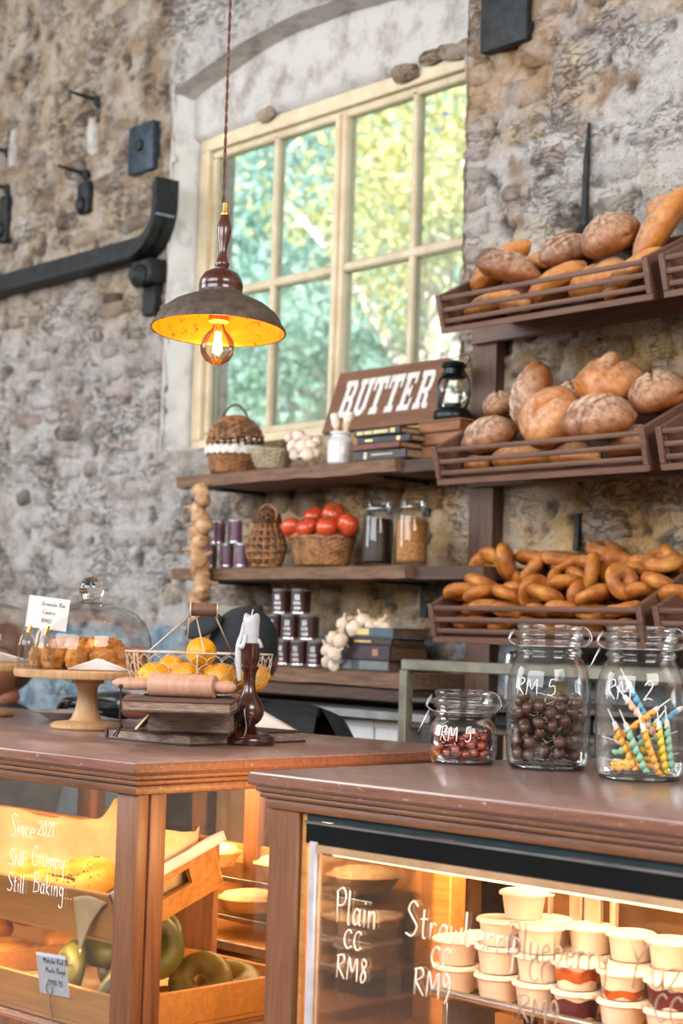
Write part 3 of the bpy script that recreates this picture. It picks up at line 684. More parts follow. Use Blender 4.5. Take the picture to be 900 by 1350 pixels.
def loaf_mesh(name, L, Wd, H, mat, slashes, seed, knob=0, waist=0):
    """oval loaf with scored ridges; Col holds where the flour lies"""
    nu, nv = 64, 44; vs = []; cols = []; rs = random.Random(seed); ph = rs.uniform(0, 6)
    for i in range(nv + 1):
        th = PI * i / nv
        for j in range(nu):
            a = 2 * PI * j / nu
            x = math.cos(th); y = math.sin(th) * math.cos(a); z = math.sin(th) * math.sin(a)
            k = 1 + .05 * math.sin(3 * x + ph) * math.cos(2 * a) + .03 * mnoise.noise(Vector((x * 2 + seed, y * 2, z * 2))) - waist * math.exp(-(x / .25) ** 2)
            fl = 0.0
            if z > 0:
                for (sx, sy, ang, ln, wd) in slashes:
                    u = (x - sx) * math.cos(ang) + (y - sy) * math.sin(ang); w = -(x - sx) * math.sin(ang) + (y - sy) * math.cos(ang)
                    if abs(u) < ln:
                        e = math.cos(u / ln * PI / 2) ** .5; g = math.exp(-(w / wd) ** 2)
                        k += (-.13 * g + .085 * math.exp(-((abs(w) - wd * 1.9) / wd) ** 2)) * e; fl += (-1.5 * g + .8 * math.exp(-((abs(w) - wd * 1.9) / wd) ** 2)) * e
                fl += z * .75 + .05
            zz = z * H * (.75 if z < 0 else 1)
            vs.append((x * L * k, y * Wd * k, zz * k if z > -.3 else max(zz * k, -.55 * H))); cols.append((max(0, min(1, fl)),) * 3)
    if knob:
        vs = [(v[0], v[1], v[2] + knob * math.exp(-((v[0] / L) ** 2 + (v[1] / Wd) ** 2) * 14)) if v[2] > 0 else v for v in vs]
    fs = [(i * nu + j, i * nu + (j + 1) % nu, (i + 1) * nu + (j + 1) % nu, (i + 1) * nu + j) for i in range(nv) for j in range(nu)]
    me = bpy.data.meshes.new(name); me.from_pydata(vs, [], fs); me.validate(); me.shade_smooth(); set_cols(me, np.array(cols[:len(me.vertices)])); me.materials.append(mat); return me
def bagel_mesh(name, R, r, seed, mat, tw=.0):
    nu, nv = 30, 14; vs = []; cols = []; rs = random.Random(seed); ph = rs.uniform(0, 6)
    for i in range(nu):
        a = 2 * PI * i / nu; rr = r * (1 + .10 * math.sin(a + ph) + .05 * math.sin(3 * a + ph)); R2 = R * (1 + .04 * math.sin(2 * a + ph))
        for j in range(nv):
            t = 2 * PI * j / nv; q = R2 + rr * math.cos(t) * (1.06 + tw * math.sin(3 * a + t)); z = rr * math.sin(t) * (.86 if math.sin(t) > 0 else .7)
            vs.append((q * math.cos(a), q * math.sin(a), z)); cols.append((max(0, math.sin(t)) * .5,) * 3)
    fs = [(i * nv + j, ((i + 1) % nu) * nv + j, ((i + 1) % nu) * nv + (j + 1) % nv, i * nv + (j + 1) % nv) for i in range(nu) for j in range(nv)]
    me = bpy.data.meshes.new(name); me.from_pydata(vs, [], fs); me.shade_smooth(); set_cols(me, np.array(cols)); me.materials.append(mat); return me
leafcut = [(sx, 0, ang, .42, .06) for sx, ang in ((-.45, 1.0), (-.08, 1.0), (.30, 1.0))]
LM = {
 'batard': loaf_mesh('batard', .11, .055, .045, M_BR1, [(0, 0, .25, .6, .10)], 1),
 'batard_dark': loaf_mesh('batard_dark', .105, .06, .055, M_BR2, [(0, .1, .3, .7, .12), (0, -.3, .3, .5, .06)], 2),
 'boule': loaf_mesh('boule', .088, .082, .062, M_BR2, [(0, 0, .6, .6, .09), (0, 0, 2.1, .5, .07)], 3),
 'boule_gold': loaf_mesh('boule_gold', .085, .085, .066, M_BR1, [(-.2, .2, .6, .5, .08), (.25, -.1, 1.0, .5, .08)], 4, knob=.018),
 'leaf_cut': loaf_mesh('leaf_cut', .092, .07, .058, M_BR2, leafcut, 5),
 'gourd': loaf_mesh('gourd', .10, .066, .06, M_BR1, [(.2, 0, .9, .5, .08)], 6, waist=.22),
 'bun': loaf_mesh('bun', .05, .045, .036, M_BR1, [(0, 0, .5, .5, .08)], 7),
}
def bread(kind, px, py, Y, rot, label, sc=1.0, name='bread_loaf', group='loaves in the bread baskets'):
    p = at(px, py, Y); o = bpy.data.objects.new(name, LM[kind]); COL.objects.link(o); o.location = p
    o.rotation_euler = tuple(math.radians(a) for a in rot); o.scale = (sc,) * 3; return tag(o, label, 'bread', group)
# top row
T_ = 'top bread basket'
bread('batard', 640, 366, -.22, (0, -35, 20), 'long floury batard leaning at the left end of the ' + T_, 1.0)
bread('batard_dark', 692, 358, -.24, (20, 10, 50), 'round dark slashed loaf second from left on the ' + T_, .92)
bread('bun', 730, 356, -.13, (0, 0, 0), 'small pale bun half hidden in the middle of the ' + T_, 1.0)
bread('batard_dark', 759, 334, -.17, (30, -20, 60), 'scored brown loaf standing behind the crusty one, ' + T_, .85)
bread('boule', 804, 338, -.22, (35, 5, -15), 'crusty brown boule with a long score near the right of the ' + T_, 1.05)
bread('batard', 868, 318, -.19, (0, -58, 40), 'long loaf standing on end at the right of the ' + T_, 1.12)
bread('bun', 874, 282, -.13, (40, 0, 10), 'round brown end of a roll rising highest above the ' + T_, 1.05)
bread('batard', 640, 413, -.25, (0, -14, 10), 'golden loaf lying at the left behind the slats of the ' + T_, .9)
bread('batard_dark', 664, 394, -.17, (0, -10, 20), 'dark loaf lying behind the slats at the left of the ' + T_, .9)
bread('batard', 726, 398, -.24, (0, -22, 0), 'golden batard slanting behind the slats of the ' + T_, 1.05)
bread('gourd', 790, 392, -.22, (0, -8, 0), 'golden loaf lying low behind the slats, right half of the ' + T_, 1.1)
bread('batard', 850, 380, -.24, (0, -40, 30), 'pale golden loaf end at the right slats of the ' + T_, .9)
bread('bun', 690, 418, -.26, (0, 0, 0), 'small roll at the bottom slats of the ' + T_, 1.0)
# middle row
T_ = 'middle bread basket'
bread('boule', 660, 535, -.15, (30, 0, 10), 'round dark boule at the back left of the ' + T_, .68)
bread('leaf_cut', 703, 533, -.23, (50, -68, 0), 'floury leaf-scored loaf standing up in the ' + T_, 1.1)
bread('bun', 706, 498, -.12, (0, -80, 0), 'narrow brown loaf tip sticking up at the back of the ' + T_, 1.0)
bread('leaf_cut', 648, 584, -.25, (35, -10, 20), 'floury leaf-scored loaf at the front left of the ' + T_, .95)
bread('boule_gold', 748, 556, -.24, (60, 0, 0), 'large golden knobbly loaf at the front centre of the ' + T_, 1.12)
bread('boule', 777, 530, -.13, (40, 0, 20), 'dark round loaf behind the golden one in the ' + T_, .8)
bread('boule_gold', 828, 530, -.16, (20, 0, 40), 'bright golden dome loaf at the back right of the ' + T_, 1.15)
bread('leaf_cut', 820, 555, -.25, (35, 0, 15), 'dark loaf with floury slashes at the front right of the ' + T_, 1.15)
bread('boule', 885, 527, -.15, (30, 0, 0), 'dark loaf at the right end of the ' + T_, 1.0)
bread('batard', 690, 607, -.25, (10, 0, 10), 'golden loaf lying low at the left slats of the ' + T_, .95)
bread('batard_dark', 655, 612, -.22, (0, 0, 0), 'dark loaf at the bottom left slats of the ' + T_, .8)
bread('batard', 752, 606, -.26, (10, 4, -5), 'pale-bottomed loaf behind the centre slats of the ' + T_, .9)
bread('batard_dark', 822, 600, -.25, (0, 0, 0), 'dark loaf lying behind the right slats of the ' + T_, .95)
bread('bun', 628, 606, -.25, (0, 0, 0), 'small roll at the left corner of the ' + T_, .9)
RB = []
for (z, w), kinds in zip(BZ[:2], (('batard', 'boule', 'batard_dark', 'boule_gold', 'batard'), ('leaf_cut', 'boule', 'gourd', 'boule_gold', 'batard_dark'))):
    for k, kind in enumerate(kinds):
        o = bpy.data.objects.new('bread_loaf', LM[kind]); COL.objects.link(o); o.location = (BX0 + BW + .17 + k * .12, BY + .13 + .03 * (k % 2), z + .13 + .02 * (k % 2)); o.rotation_euler = (random.uniform(0, .5), random.uniform(-.3, .3), random.uniform(0, 1.5))
        tag(o, '%s of the loaves in the %s row basket cut by the right edge' % (['leftmost', 'second', 'middle', 'fourth', 'rightmost'][k], w), 'bread', 'loaves in the right-hand baskets'); RB.append(o)
# bagels: bottom row
BG = [bagel_mesh('bagel_%d' % k, .0305, .0245, k, M_BAGEL) for k in range(4)]
pos = []
for px, py, Y, rx, ry in [
 (636, 750, -.14, 60, 0), (655, 746, -.17, 50, 20), (678, 752, -.15, 70, 10), (668, 772, -.22, 20, 0), (632, 772, -.24, 20, 0), (614, 787, -.30, 15, 0), (643, 787, -.29, 15, 5), (672, 789, -.29, 20, 0),
 (692, 789, -.28, 70, 20), (706, 770, -.2, 75, 0), (722, 757, -.16, 40, 30), (720, 778, -.24, 80, 10), (738, 788, -.29, 20, 0), (747, 775, -.24, 15, 0), (750, 748, -.13, 10, 0), (763, 762, -.18, 30, 0),
 (758, 785, -.28, 80, 35), (783, 770, -.25, 85, 15), (790, 734, -.10, 15, 0), (806, 748, -.13, 20, 0), (822, 757, -.17, 80, 10), (812, 774, -.22, 20, 10), (800, 790, -.28, 20, 0), (830, 784, -.27, 70, 0),
 (852, 765, -.17, 30, 0), (845, 780, -.24, 20, 0), (862, 752, -.12, 20, 0), (866, 772, -.2, 60, 0), (770, 745, -.12, 20, 0), (738, 745, -.11, 15, 0), (716, 747, -.11, 15, 0), (697, 752, -.12, 30, 0),
 (612, 803, -.28, 10, 0), (645, 806, -.3, 10, 0), (680, 808, -.3, 10, 0), (715, 806, -.3, 10, 0), (752, 806, -.3, 10, 0), (790, 806, -.3, 10, 0), (826, 804, -.3, 10, 0),
 (610, 822, -.29, 5, 0), (636, 822, -.3, 5, 0), (668, 824, -.3, 5, 0), (700, 822, -.3, 5, 0), (736, 822, -.3, 5, 0), (772, 822, -.3, 5, 0), (808, 820, -.3, 5, 0), (838, 818, -.3, 5, 0),
 (885, 750, -.16, 30, 0), (893, 768, -.22, 20, 0), (897, 744, -.12, 50, 0), (895, 790, -.28, 30, 0)]:
    pos.append((px, py, Y, rx, ry))
ORD = ['leftmost', 'second', 'third', 'fourth', 'fifth', 'sixth', 'seventh', 'eighth', 'ninth', 'tenth', 'eleventh', 'twelfth', 'thirteenth', 'fourteenth']
def brow(px, py):
    if px > 880: return 'in the basket cut by the right photo edge'
    for lim, w in ((741, 'at the crest of the heap'), (763, 'in the back row of the heap'), (779, 'in the middle row of the heap'), (798, 'in the front row above the slats'), (812, 'behind the gap under the top slat')):
        if py < lim: return w
    return 'behind the gap above the bottom rail'
_rows = {}
for q in sorted(pos): _rows.setdefault(brow(q[0], q[1]), []).append(q)
BAG = []
for i, (px, py, Y, rx, ry) in enumerate(pos):
    o = bpy.data.objects.new('bagel', BG[i % 4]); COL.objects.link(o); o.location = at(px, py, Y)
    o.rotation_euler = (math.radians(rx), math.radians(ry), random.uniform(0, 6)); o.scale = (.98,) * 3
    w_ = brow(px, py); k_ = _rows[w_].index((px, py, Y, rx, ry)); tag(o, 'golden bagel, %s %s' % (ORD[k_] + ('' if k_ == 0 else ' from the left'), w_) if len(_rows[w_]) > 1 else 'single golden bagel ' + w_, 'bagel', 'bagels in the lowest bread baskets'); BAG.append(o)

for k in range(14):
    o = bpy.data.objects.new('bagel', BG[k % 4]); COL.objects.link(o); o.location = (BX0 + BW + .22 + (k % 7) * .095, BY + .10 + .11 * (k // 7), 1.425 + .09 + .03 * (k // 7) + .015 * (k % 2)); o.rotation_euler = (random.uniform(0, .9), random.uniform(-.4, .4), random.uniform(0, 6))
    tag(o, 'golden bagel, %s from the left in the %s line of the right-hand bottom basket' % (ORD[k % 7] if k % 7 else 'first', 'front' if k < 7 else 'back'), 'bagel', 'bagels in the right-hand basket'); BAG.append(o)

# ================================================================== HANDWRITING AND SIGN LETTERS
GL = {
 'A': (.7, [[(0, 0), (.35, 1), (.7, 0)], [(.15, .4), (.55, .4)]]), 'B': (.6, [[(.05, 0), (.08, 1)], [(0, .95), (.4, 1), (.5, .78), (.1, .55)], [(.1, .55), (.55, .45), (.5, .1), (.0, .02)]]),
 'C': (.6, [[(.55, .85), (.35, 1), (.08, .75), (.05, .3), (.3, .0), (.6, .15)]]), 'G': (.65, [[(.55, .85), (.3, 1), (.05, .6), (.12, .1), (.4, 0), (.6, .3), (.6, .45), (.35, .45)]]),
 'M': (.75, [[(.02, 0), (.1, .95), (.36, .35), (.62, .95), (.72, 0)]]), 'P': (.55, [[(.1, 0), (.05, .95)], [(.0, .9), (.35, 1.05), (.55, .8), (.4, .55), (.08, .5)]]),
 'R': (.6, [[(.06, 0), (.08, .95)], [(.0, .92), (.4, 1), (.5, .75), (.1, .5)], [(.1, .5), (.58, 0)]]), 'S': (.6, [[(.55, .92), (.3, 1.05), (.08, .8), (.3, .55), (.55, .3), (.35, .0), (.0, .05)]]),
 'Y': (.6, [[(.0, 1), (.25, .55)], [(.6, 1), (.25, .5), (.15, -.1)]]),
 'a': (.45, [[(.4, .42), (.2, .5), (.04, .25), (.15, .02), (.36, .15), (.4, .5)], [(.4, .5), (.38, .1), (.46, .02)]]), 'b': (.42, [[(.05, 1), (.05, .05)], [(.05, .3), (.25, .5), (.4, .28), (.25, .02), (.05, .08)]]),
 'c': (.38, [[(.35, .42), (.18, .5), (.03, .25), (.15, .02), (.36, .1)]]), 'd': (.45, [[(.38, .4), (.18, .5), (.03, .22), (.2, .0), (.38, .2)], [(.4, 1), (.4, .02)]]),
 'e': (.4, [[(.05, .25), (.35, .32), (.25, .5), (.06, .35), (.08, .08), (.25, .0), (.4, .12)]]), 'g': (.45, [[(.38, .4), (.18, .5), (.04, .28), (.2, .08), (.38, .25)], [(.4, .5), (.4, -.35), (.2, -.48), (.05, -.35)]]),
 'h': (.42, [[(.05, 1), (.05, 0)], [(.05, .3), (.22, .5), (.36, .35), (.38, 0)]]), 'i': (.15, [[(.07, .5), (.08, .0)], [(.08, .68), (.09, .73)]]), 'k': (.4, [[(.05, 1), (.05, 0)], [(.35, .5), (.07, .25), (.38, 0)]]),
 'l': (.16, [[(.06, 1), (.06, .08), (.14, 0)]]), 'm': (.62, [[(.04, .5), (.05, 0)], [(.05, .3), (.2, .5), (.3, .35), (.31, 0)], [(.31, .3), (.45, .5), (.56, .35), (.58, 0)]]),
 'n': (.4, [[(.04, .5), (.05, 0)], [(.05, .3), (.22, .5), (.34, .35), (.36, 0)]]), 'o': (.42, [[(.2, .5), (.04, .3), (.12, .02), (.32, .04), (.38, .3), (.2, .5)]]),
 'p': (.42, [[(.05, .5), (.05, -.4)], [(.05, .35), (.25, .5), (.38, .28), (.22, .05), (.05, .12)]]), 'r': (.32, [[(.05, .5), (.06, 0)], [(.06, .3), (.18, .48), (.3, .45)]]),
 's': (.34, [[(.3, .45), (.12, .5), (.08, .32), (.28, .2), (.22, .02), (.03, .05)]]), 't': (.34, [[(.15, .85), (.15, .08), (.28, .0)], [(.0, .55), (.32, .58)]]),
 'u': (.42, [[(.04, .5), (.06, .1), (.2, 0), (.36, .2), (.38, .5)], [(.38, .5), (.4, 0)]]), 'w': (.56, [[(.02, .5), (.13, 0), (.27, .38), (.4, 0), (.54, .5)]]),
 'y': (.42, [[(.04, .5), (.08, .15), (.3, .15), (.38, .5)], [(.38, .5), (.34, -.35), (.26, -.5)]]), 'z': (.38, [[(.02, .48), (.34, .5), (.04, .02), (.38, .03)]]),
 '0': (.5, [[(.25, 1), (.04, .6), (.1, .1), (.35, .05), (.46, .5), (.25, 1)]]), '1': (.2, [[(.02, .8), (.12, 1), (.12, 0)]]), '2': (.5, [[(.03, .75), (.25, 1), (.45, .75), (.05, .03), (.25, .1), (.5, .02)]]),
 '4': (.45, [[(.25, 1), (.02, .35), (.45, .38)], [(.34, .6), (.33, 0)]]), '5': (.5, [[(.1, .95), (.06, .55), (.35, .58), (.42, .2), (.2, 0), (.0, .1)], [(.1, .95), (.46, 1)]]),
 '8': (.5, [[(.42, .85), (.2, 1), (.1, .75), (.4, .3), (.2, 0), (.08, .25), (.4, .8)]]), '9': (.45, [[(.4, .75), (.2, 1), (.05, .75), (.2, .5), (.4, .75), (.38, .3), (.2, -.1)]]), '.': (.15, [[(.05, .0), (.07, .05)]]), ' ': (.35, []),
}
def write(bm, text, F, size, r, slant=0, flat=.5, gap=.14, step=5):
    """F maps (u, v) in metres on the surface to a point"""
    x = 0
    for ch in text:
        w, strokes = GL[ch]
        for s in strokes:
            pts = smooth_pts([(a, b, 0) for a, b in s], step) if len(s) > 2 else [Vector((*q, 0)) for q in s]
            P = [F((x + p.x + slant * p.y) * size, p.y * size) for p in pts]
            tube(bm, P, r, 5)
        x += w + gap
    return x * size
def SLAB():
    """heavy slab-serif letters of the sign, outlines on a grid 0..1 wide, 0..1.3 high"""
    s = .12
    def I(x0, x1): return [(x0, 0), (x1, 0), (x1, 1.3), (x0, 1.3)]
    R = lambda x0, x1, z0, z1: [(x0, z0), (x1, z0), (x1, z1), (x0, z1)]
    D = {}
    D['T'] = [R(.33, .62, .1, 1.2), R(.2, .75, 0, .22), R(.0, .95, 1.06, 1.3), R(.0, .16, .84, 1.1), R(.79, .95, .84, 1.1)]
    D['U'] = [R(.1, .36, .2, 1.2), R(.64, .9, .2, 1.2), R(0, .46, 1.1, 1.3), R(.54, 1.0, 1.1, 1.3), [(.1, .3), (.2, .08), (.38, 0), (.62, 0), (.8, .08), (.9, .3), (.64, .34), (.58, .2), (.42, .2), (.36, .34)]]
    D['E'] = [R(.1, .38, .1, 1.2), R(0, .8, 0, .2), R(0, .8, 1.1, 1.3), R(.68, .82, .15, .42), R(.68, .82, .9, 1.15), R(.35, .6, .56, .76), R(.52, .64, .48, .84)]
    D['B'] = [R(.1, .38, .1, 1.2), R(0, .7, 0, .2), R(0, .7, 1.1, 1.3), R(.35, .7, .56, .76), [(.6, 0), (.82, .06), (.9, .22), (.9, .5), (.8, .66), (.6, .7), (.6, .56), (.64, .5), (.64, .2), (.6, .15)], [(.6, .62), (.8, .66), (.87, .8), (.87, 1.12), (.78, 1.26), (.6, 1.3), (.6, 1.12), (.63, 1.05), (.63, .8), (.6, .74)]]
    D['R'] = [R(.1, .38, .1, 1.2), R(0, .48, 0, .2), R(0, .7, 1.1, 1.3), R(.35, .66, .52, .72), [(.6, .52), (.82, .6), (.9, .76), (.9, 1.1), (.8, 1.26), (.6, 1.3), (.6, 1.12), (.64, 1.05), (.64, .78), (.6, .7)], [(.48, .56), (.72, .56), (.82, .46), (.84, .2), (.98, .18), (.98, 0), (.72, 0), (.6, .1), (.58, .42)]]
    return D

# ================================================================== WICKER
M_WICK = plain('brown_wicker', '#5f3d22', '#a8774a', .55, scale=30, lo=.35, hi=.6)
M_WICKD = plain('dark_wicker', '#352014', '#6d4428', .5, scale=30)
M_WICKP = plain('pale_grey_wicker', '#8f8068', '#b9ab92', .6, scale=30)
M_CLOTHW = plain('white_lace_cloth', '#c9c4bd', '#e6e2dc', .9, scale=30, bmp=.5)
def weave(bm, prof, rows_, ribs, rt, sx=1, sy=1, amp=.35, open_=1.0, seg=None):
    """woven wall: prof(t) -> (radius, z); rows of wavy strands over upright ribs"""
    seg = seg or ribs * 4
    for i in range(rows_):
        t = (i + .5) / rows_; r, z = prof(t); pts = []
        for k in range(seg):
            a = 2 * PI * k / seg; q = r + rt * amp * 2 * math.cos(a * ribs / 2 + PI * i)
            pts.append((q * math.cos(a) * sx, q * math.sin(a) * sy, z))
        tube(bm, pts, rt, 5, closed=True)
    for k in range(ribs):
        a = 2 * PI * (k + .25) / ribs; pts = [(prof(t)[0] * math.cos(a) * sx, prof(t)[0] * math.sin(a) * sy, prof(t)[1]) for t in (0, .25, .5, .75, 1)]
        tube(bm, pts, rt * 1.1, 5)
def rim(bm, r, z, rt, sx=1, sy=1, tw=14):
    for ph in (0, PI):
        tube(bm, [((r + rt * .5 * math.cos(tw * a + ph)) * math.cos(a) * sx, (r + rt * .5 * math.cos(tw * a + ph)) * math.sin(a) * sy, z + rt * .5 * math.sin(tw * a + ph)) for a in [2 * PI * k / 84 for k in range(84)]], rt * .7, 5, closed=True)
def setdown(px, py, Y, z):
    p = at(px, py, Y); return (p.x, Y, z)

# ---- top shelf
ZT = S1 + .004
hh_ = h = thing('wicker_hamper', 'round wicker hamper with domed lid and white cloth trim on the top shelf', 'basket', setdown(310, 600, -.19, ZT))
b = BM(); pf = lambda t: (.082 + .018 * t, .006 + .085 * t); weave(b, pf, 12, 26, .0042); lathe(b, [(.08, .004), (.08, .008)], 20); rim(b, .1, .092, .006); obj('body', b, M_WICK, h, angle=180)
b = BM(); n = 60
for i in range(n + 1): pass
ring = [[b.verts.new(((rr + .003 * math.sin(k * 1.9)) * math.cos(2 * PI * k / n), (rr + .003 * math.sin(k * 1.9)) * math.sin(2 * PI * k / n), zz + .004 * math.sin(k * 2.6))) for k in range(n)] for rr, zz in ((.099, .10), (.106, .098), (.109, .085), (.107, .07))]
for A_, B_ in zip(ring, ring[1:]):
    for k in range(n): b.faces.new((A_[k], A_[(k + 1) % n], B_[(k + 1) % n], B_[k]))
obj('cloth_trim', b, M_CLOTHW, h, angle=180)
lidrot = Matrix.Translation((0, .0, .105)) @ Matrix.Rotation(math.radians(-14), 4, 'Y')
b = BM(); weave(b, lambda t: (.1 * math.cos(t * 1.25), .105 * math.sin(t * 1.3)), 11, 22, .0045); bmesh.ops.transform(b, matrix=lidrot, verts=b.verts); obj('lid', b, M_WICK, h, angle=180)
b = BM(); tube(b, [(.103 * math.cos(a), -.01, .10 + .150 * math.sin(a)) for a in [PI * k / 20 for k in range(21)]], .0045, 6); obj('handle', b, M_WICKD, h, angle=180)
s2 = thing('small_basket', 'small pale grey woven basket between the hamper and the garlic', 'basket', setdown(358, 600, -.235, ZT))
b = BM(); weave(b, lambda t: (.048 + .018 * math.sin(t * 1.6), .004 + .062 * t), 9, 20, .0035); lathe(b, [(.046, .002), (.046, .006)], 18); rim(b, .066, .067, .0045); obj('body', b, M_WICKP, s2, angle=180)
b = BM(); ball(b, (0, 0, .058), (.058, .058, .016), 16, 8); obj('cloth_lining', b, M_CLOTHW, s2)
M_GARLIC = plain('garlic_skin', '#cbb39a', '#eadccb', .55, scale=18, stretch=(1, 1, .2), sss=.1)
M_GARLICB = plain('tan_garlic_skin', '#9d7450', '#cfa97e', .5, scale=16, stretch=(1, 1, .3), bmp=.1)
def bulb_mesh(name, r, mat):
    b = BM(); prof = [(.001, -.8), (.3, -.78), (.75, -.55), (1, -.1), (.93, .3), (.6, .62), (.26, .85), (.15, 1.1), (.16, 1.5), (.08, 1.55)]
    rings = []
    for q, z in prof:
        rings.append([b.verts.new((r * q * (1 + .06 * math.cos(5 * a)) * math.cos(a), r * q * (1 + .06 * math.cos(5 * a)) * math.sin(a), r * z)) for a in [2 * PI * k / 20 for k in range(20)]])
    for A_, B_ in zip(rings, rings[1:]):
        for k in range(20): b.faces.new((A_[k], A_[(k + 1) % 20], B_[(k + 1) % 20], B_[k]))
    b.faces.new(rings[-1]); return mesh_of(b, name, mat, True, 180)
GB = bulb_mesh('garlic_bulb', .026, M_GARLIC); GT = bulb_mesh('garlic_bulb', .029, M_GARLICB)
def string_of(name, label, cat, loc, spots, me, mat, path):
    t = thing(name, label, cat, loc)
    b = BM(); tube(b, smooth_pts(path), .004, 6); obj('braid', b, mat, t)
    for i, (x, y, z, s) in enumerate(spots):
        o = bpy.data.objects.new('bulb', me); COL.objects.link(o); o.parent = t; o.location = (x, y, z); o.scale = (s,) * 3
        o.rotation_euler = (random.uniform(-2.4, 2.4), random.uniform(-1, 1), random.uniform(0, 6))
def local(spots_px, Y, loc): return [tuple(Vector(at(px, py, Y + dy)) - Vector(loc)) + (s,) for px, py, dy, s in spots_px]
loc = setdown(400, 605, -.24, ZT)
string_of('garlic_string', 'string of pale garlic bulbs piled on the top shelf beside the white crock', 'garlic', loc,
    local([(383, 577, .03, .8), (394, 575, 0, .9), (404, 580, .02, .8), (386, 588, 0, .95), (398, 590, -.02, 1), (410, 588, .0, .9), (415, 598, 0, .8), (390, 600, 0, .9), (405, 599, -.03, 1.05), (380, 600, .05, .7), (418, 582, .03, .7)], -.24, loc), GB, M_GARLIC, [(-.04, 0, .06), (0, 0, .05), (.04, 0, .03)])
# crock with utensils
M_CROCK = plain('white_glazed_crock', '#c3c3c6', '#dcdcde', .25, scale=8, coat=.3)
ck = thing('utensil_crock', 'white stoneware crock holding wooden dippers in front of the sign', 'crock', setdown(448, 603, -.23, ZT))
b = BM(); lathe(b, [(.036, 0), (.042, .006), (.043, .07), (.038, .083), (.030, .09), (.030, .096), (.035, .10), (.035, .106), (.029, .106), (.028, .09), (.034, .06)], 28, cap1=False); obj('body', b, M_CROCK, ck)
M_DIP = plain('pale_dipper_wood', '#c49c76', '#e2c3a2', .5, scale=12)
M_TIP = plain('cream_bristle', '#dcd2c2', '#efe8dc', .8, scale=30)
for i, (ax, ay, L) in enumerate([(-.3, .05, .10), (-.12, -.1, .075), (.12, .1, .09), (.33, 0, .10), (.0, .2, .07)]):
    d = Vector((ax, ay, 1)).normalized(); p0 = Vector((ax * .03, ay * .03, .05)); p1 = p0 + d * (L + .02)
    u = thing('wooden_dipper', '%s of the cream-tipped brushes standing in the white crock' % ['leftmost', 'second from the left', 'second from the right', 'rightmost', 'rearmost'][i], 'brush', tuple(Vector(ck.location) + p0), 0, 'brushes in the white crock')
    b = BM(); tube(b, [(0, 0, 0), d * L * .7, d * L], [.005, .006, .009], 8); obj('handle', b, M_DIP, u)
    b = BM(); tube(b, [d * L * .95, d * (L + .012), d * (L + .024)], [.009, .014, .013], 10); obj('tip', b, M_TIP, u)
# BUTTER sign
TL, TR, BL, BR = at(440, 503, .06), at(583, 484, .06), at(424, 574, -.02), at(571, 558, -.02)
sw = .52; shh = .235; lean = math.atan2(.08, .235)
sg = thing('butter_sign', 'brown wooden board lettered BUTTER in white, leaning on the window', 'sign', (BL.x, -.02, 2.1365))
sg.rotation_euler = (-lean, 0, 0); sw = BR.x - BL.x; sh_ = .225
print('sign', sw, TL.x - BL.x, TR.z, TL.z, ZT)
M_SIGN = wood('sign_board_wood', '#5b3a27', '#84583c', (1, 9, 9), 5, .6, bmp=.2)
b = BM(); prism(b, [(0, 0), (sw, 0), (sw, sh_ * 1.0), (sw - .012, sh_ * 1.03), (.004, sh_ * 1.03), (0, sh_ * 1.0)], 0, .018); obj('board', b, M_SIGN, sg)
M_WHITEP = plain('chalky_white_paint', '#c9c4c0', '#dedad6', .8, scale=25, lo=.3, hi=.5)
D = SLAB(); x = .055; cw = (sw - .10) / 6.0
for ch in 'BUTTER':
    b = BM()
    for i, poly in enumerate(D[ch]): prism(b, [(x + (px_ + .10 * pz_) * cw * .93, .052 + pz_ * .108) for px_, pz_ in poly], -.003 - .0001 * i, .001)
    obj('letter', b, M_WHITEP, sg, smooth=False); x += cw
# books
def book(name, label, loc, rz, L, Wd, T, cover, pages, group, spine_marks=None, mark_mat=None, cat='book'):
    """spine along x at the front (y = 0), leaves towards y"""
    t = thing(name, label, cat, loc, rz, group)
    b = BM(); bx(b, 0, L, 0, Wd, 0, .0035, .001); bx(b, 0, L, 0, Wd, T - .0035, T, .001)
    prism(b, [(0, 0), (.004, 0), (.004, T), (0, T)], 0, L, Matrix(((0, 1, 0, 0), (1, 0, 0, 0), (0, 0, 1, 0), (0, 0, 0, 1)))) ; bx(b, 0, L, -.003, .001, .002, T - .002, .001)
    obj('cover', b, cover, t)
    b = BM(); bx(b, .004, L - .004, .004, Wd - .005, .0035, T - .0035); obj('pages', b, pages, t)
    if spine_marks:
        b = BM()
        for (u0, u1, v0, v1) in spine_marks: bx(b, u0 * L, u1 * L, -.0038, -.0025, v0 * T, v1 * T)
        obj('spine_print', b, mark_mat, t)
    return t
M_PAGES = plain('aged_pages', '#7b6146', '#a58864', .8, scale=40, stretch=(1, 1, 12))
cov = lambda n, c, c2=None: plain('cover_' + n, c, c2 or c, .5, scale=18, bmp=.1)
M_GOLD = plain('gold_print', '#b59a5a', '#d8c68a', .4, .3, scale=30)
M_CRM = plain('cream_print', '#b5a78e', '#d0c4ac', .6, scale=30)
z = ZT; gx = 'books stacked on the top shelf'
a0 = at(470, 600, -.26)
book('old_book', 'dark grey old book at the bottom of the stack under the sign', (a0.x, -.27, z), .02, .24, .15, .030, cov('grey', '#2b2b2e', '#3b3a3d'), M_PAGES, gx, [(.2, .26, .1, .85), (.35, .75, .45, .6)], M_CRM); z += .0315
book('old_book', 'red-brown old book, second from bottom in the stack under the sign', (a0.x - .02, -.275, z), -.03, .25, .15, .020, cov('red', '#5b2a22', '#74392e'), M_PAGES, gx); z += .0215
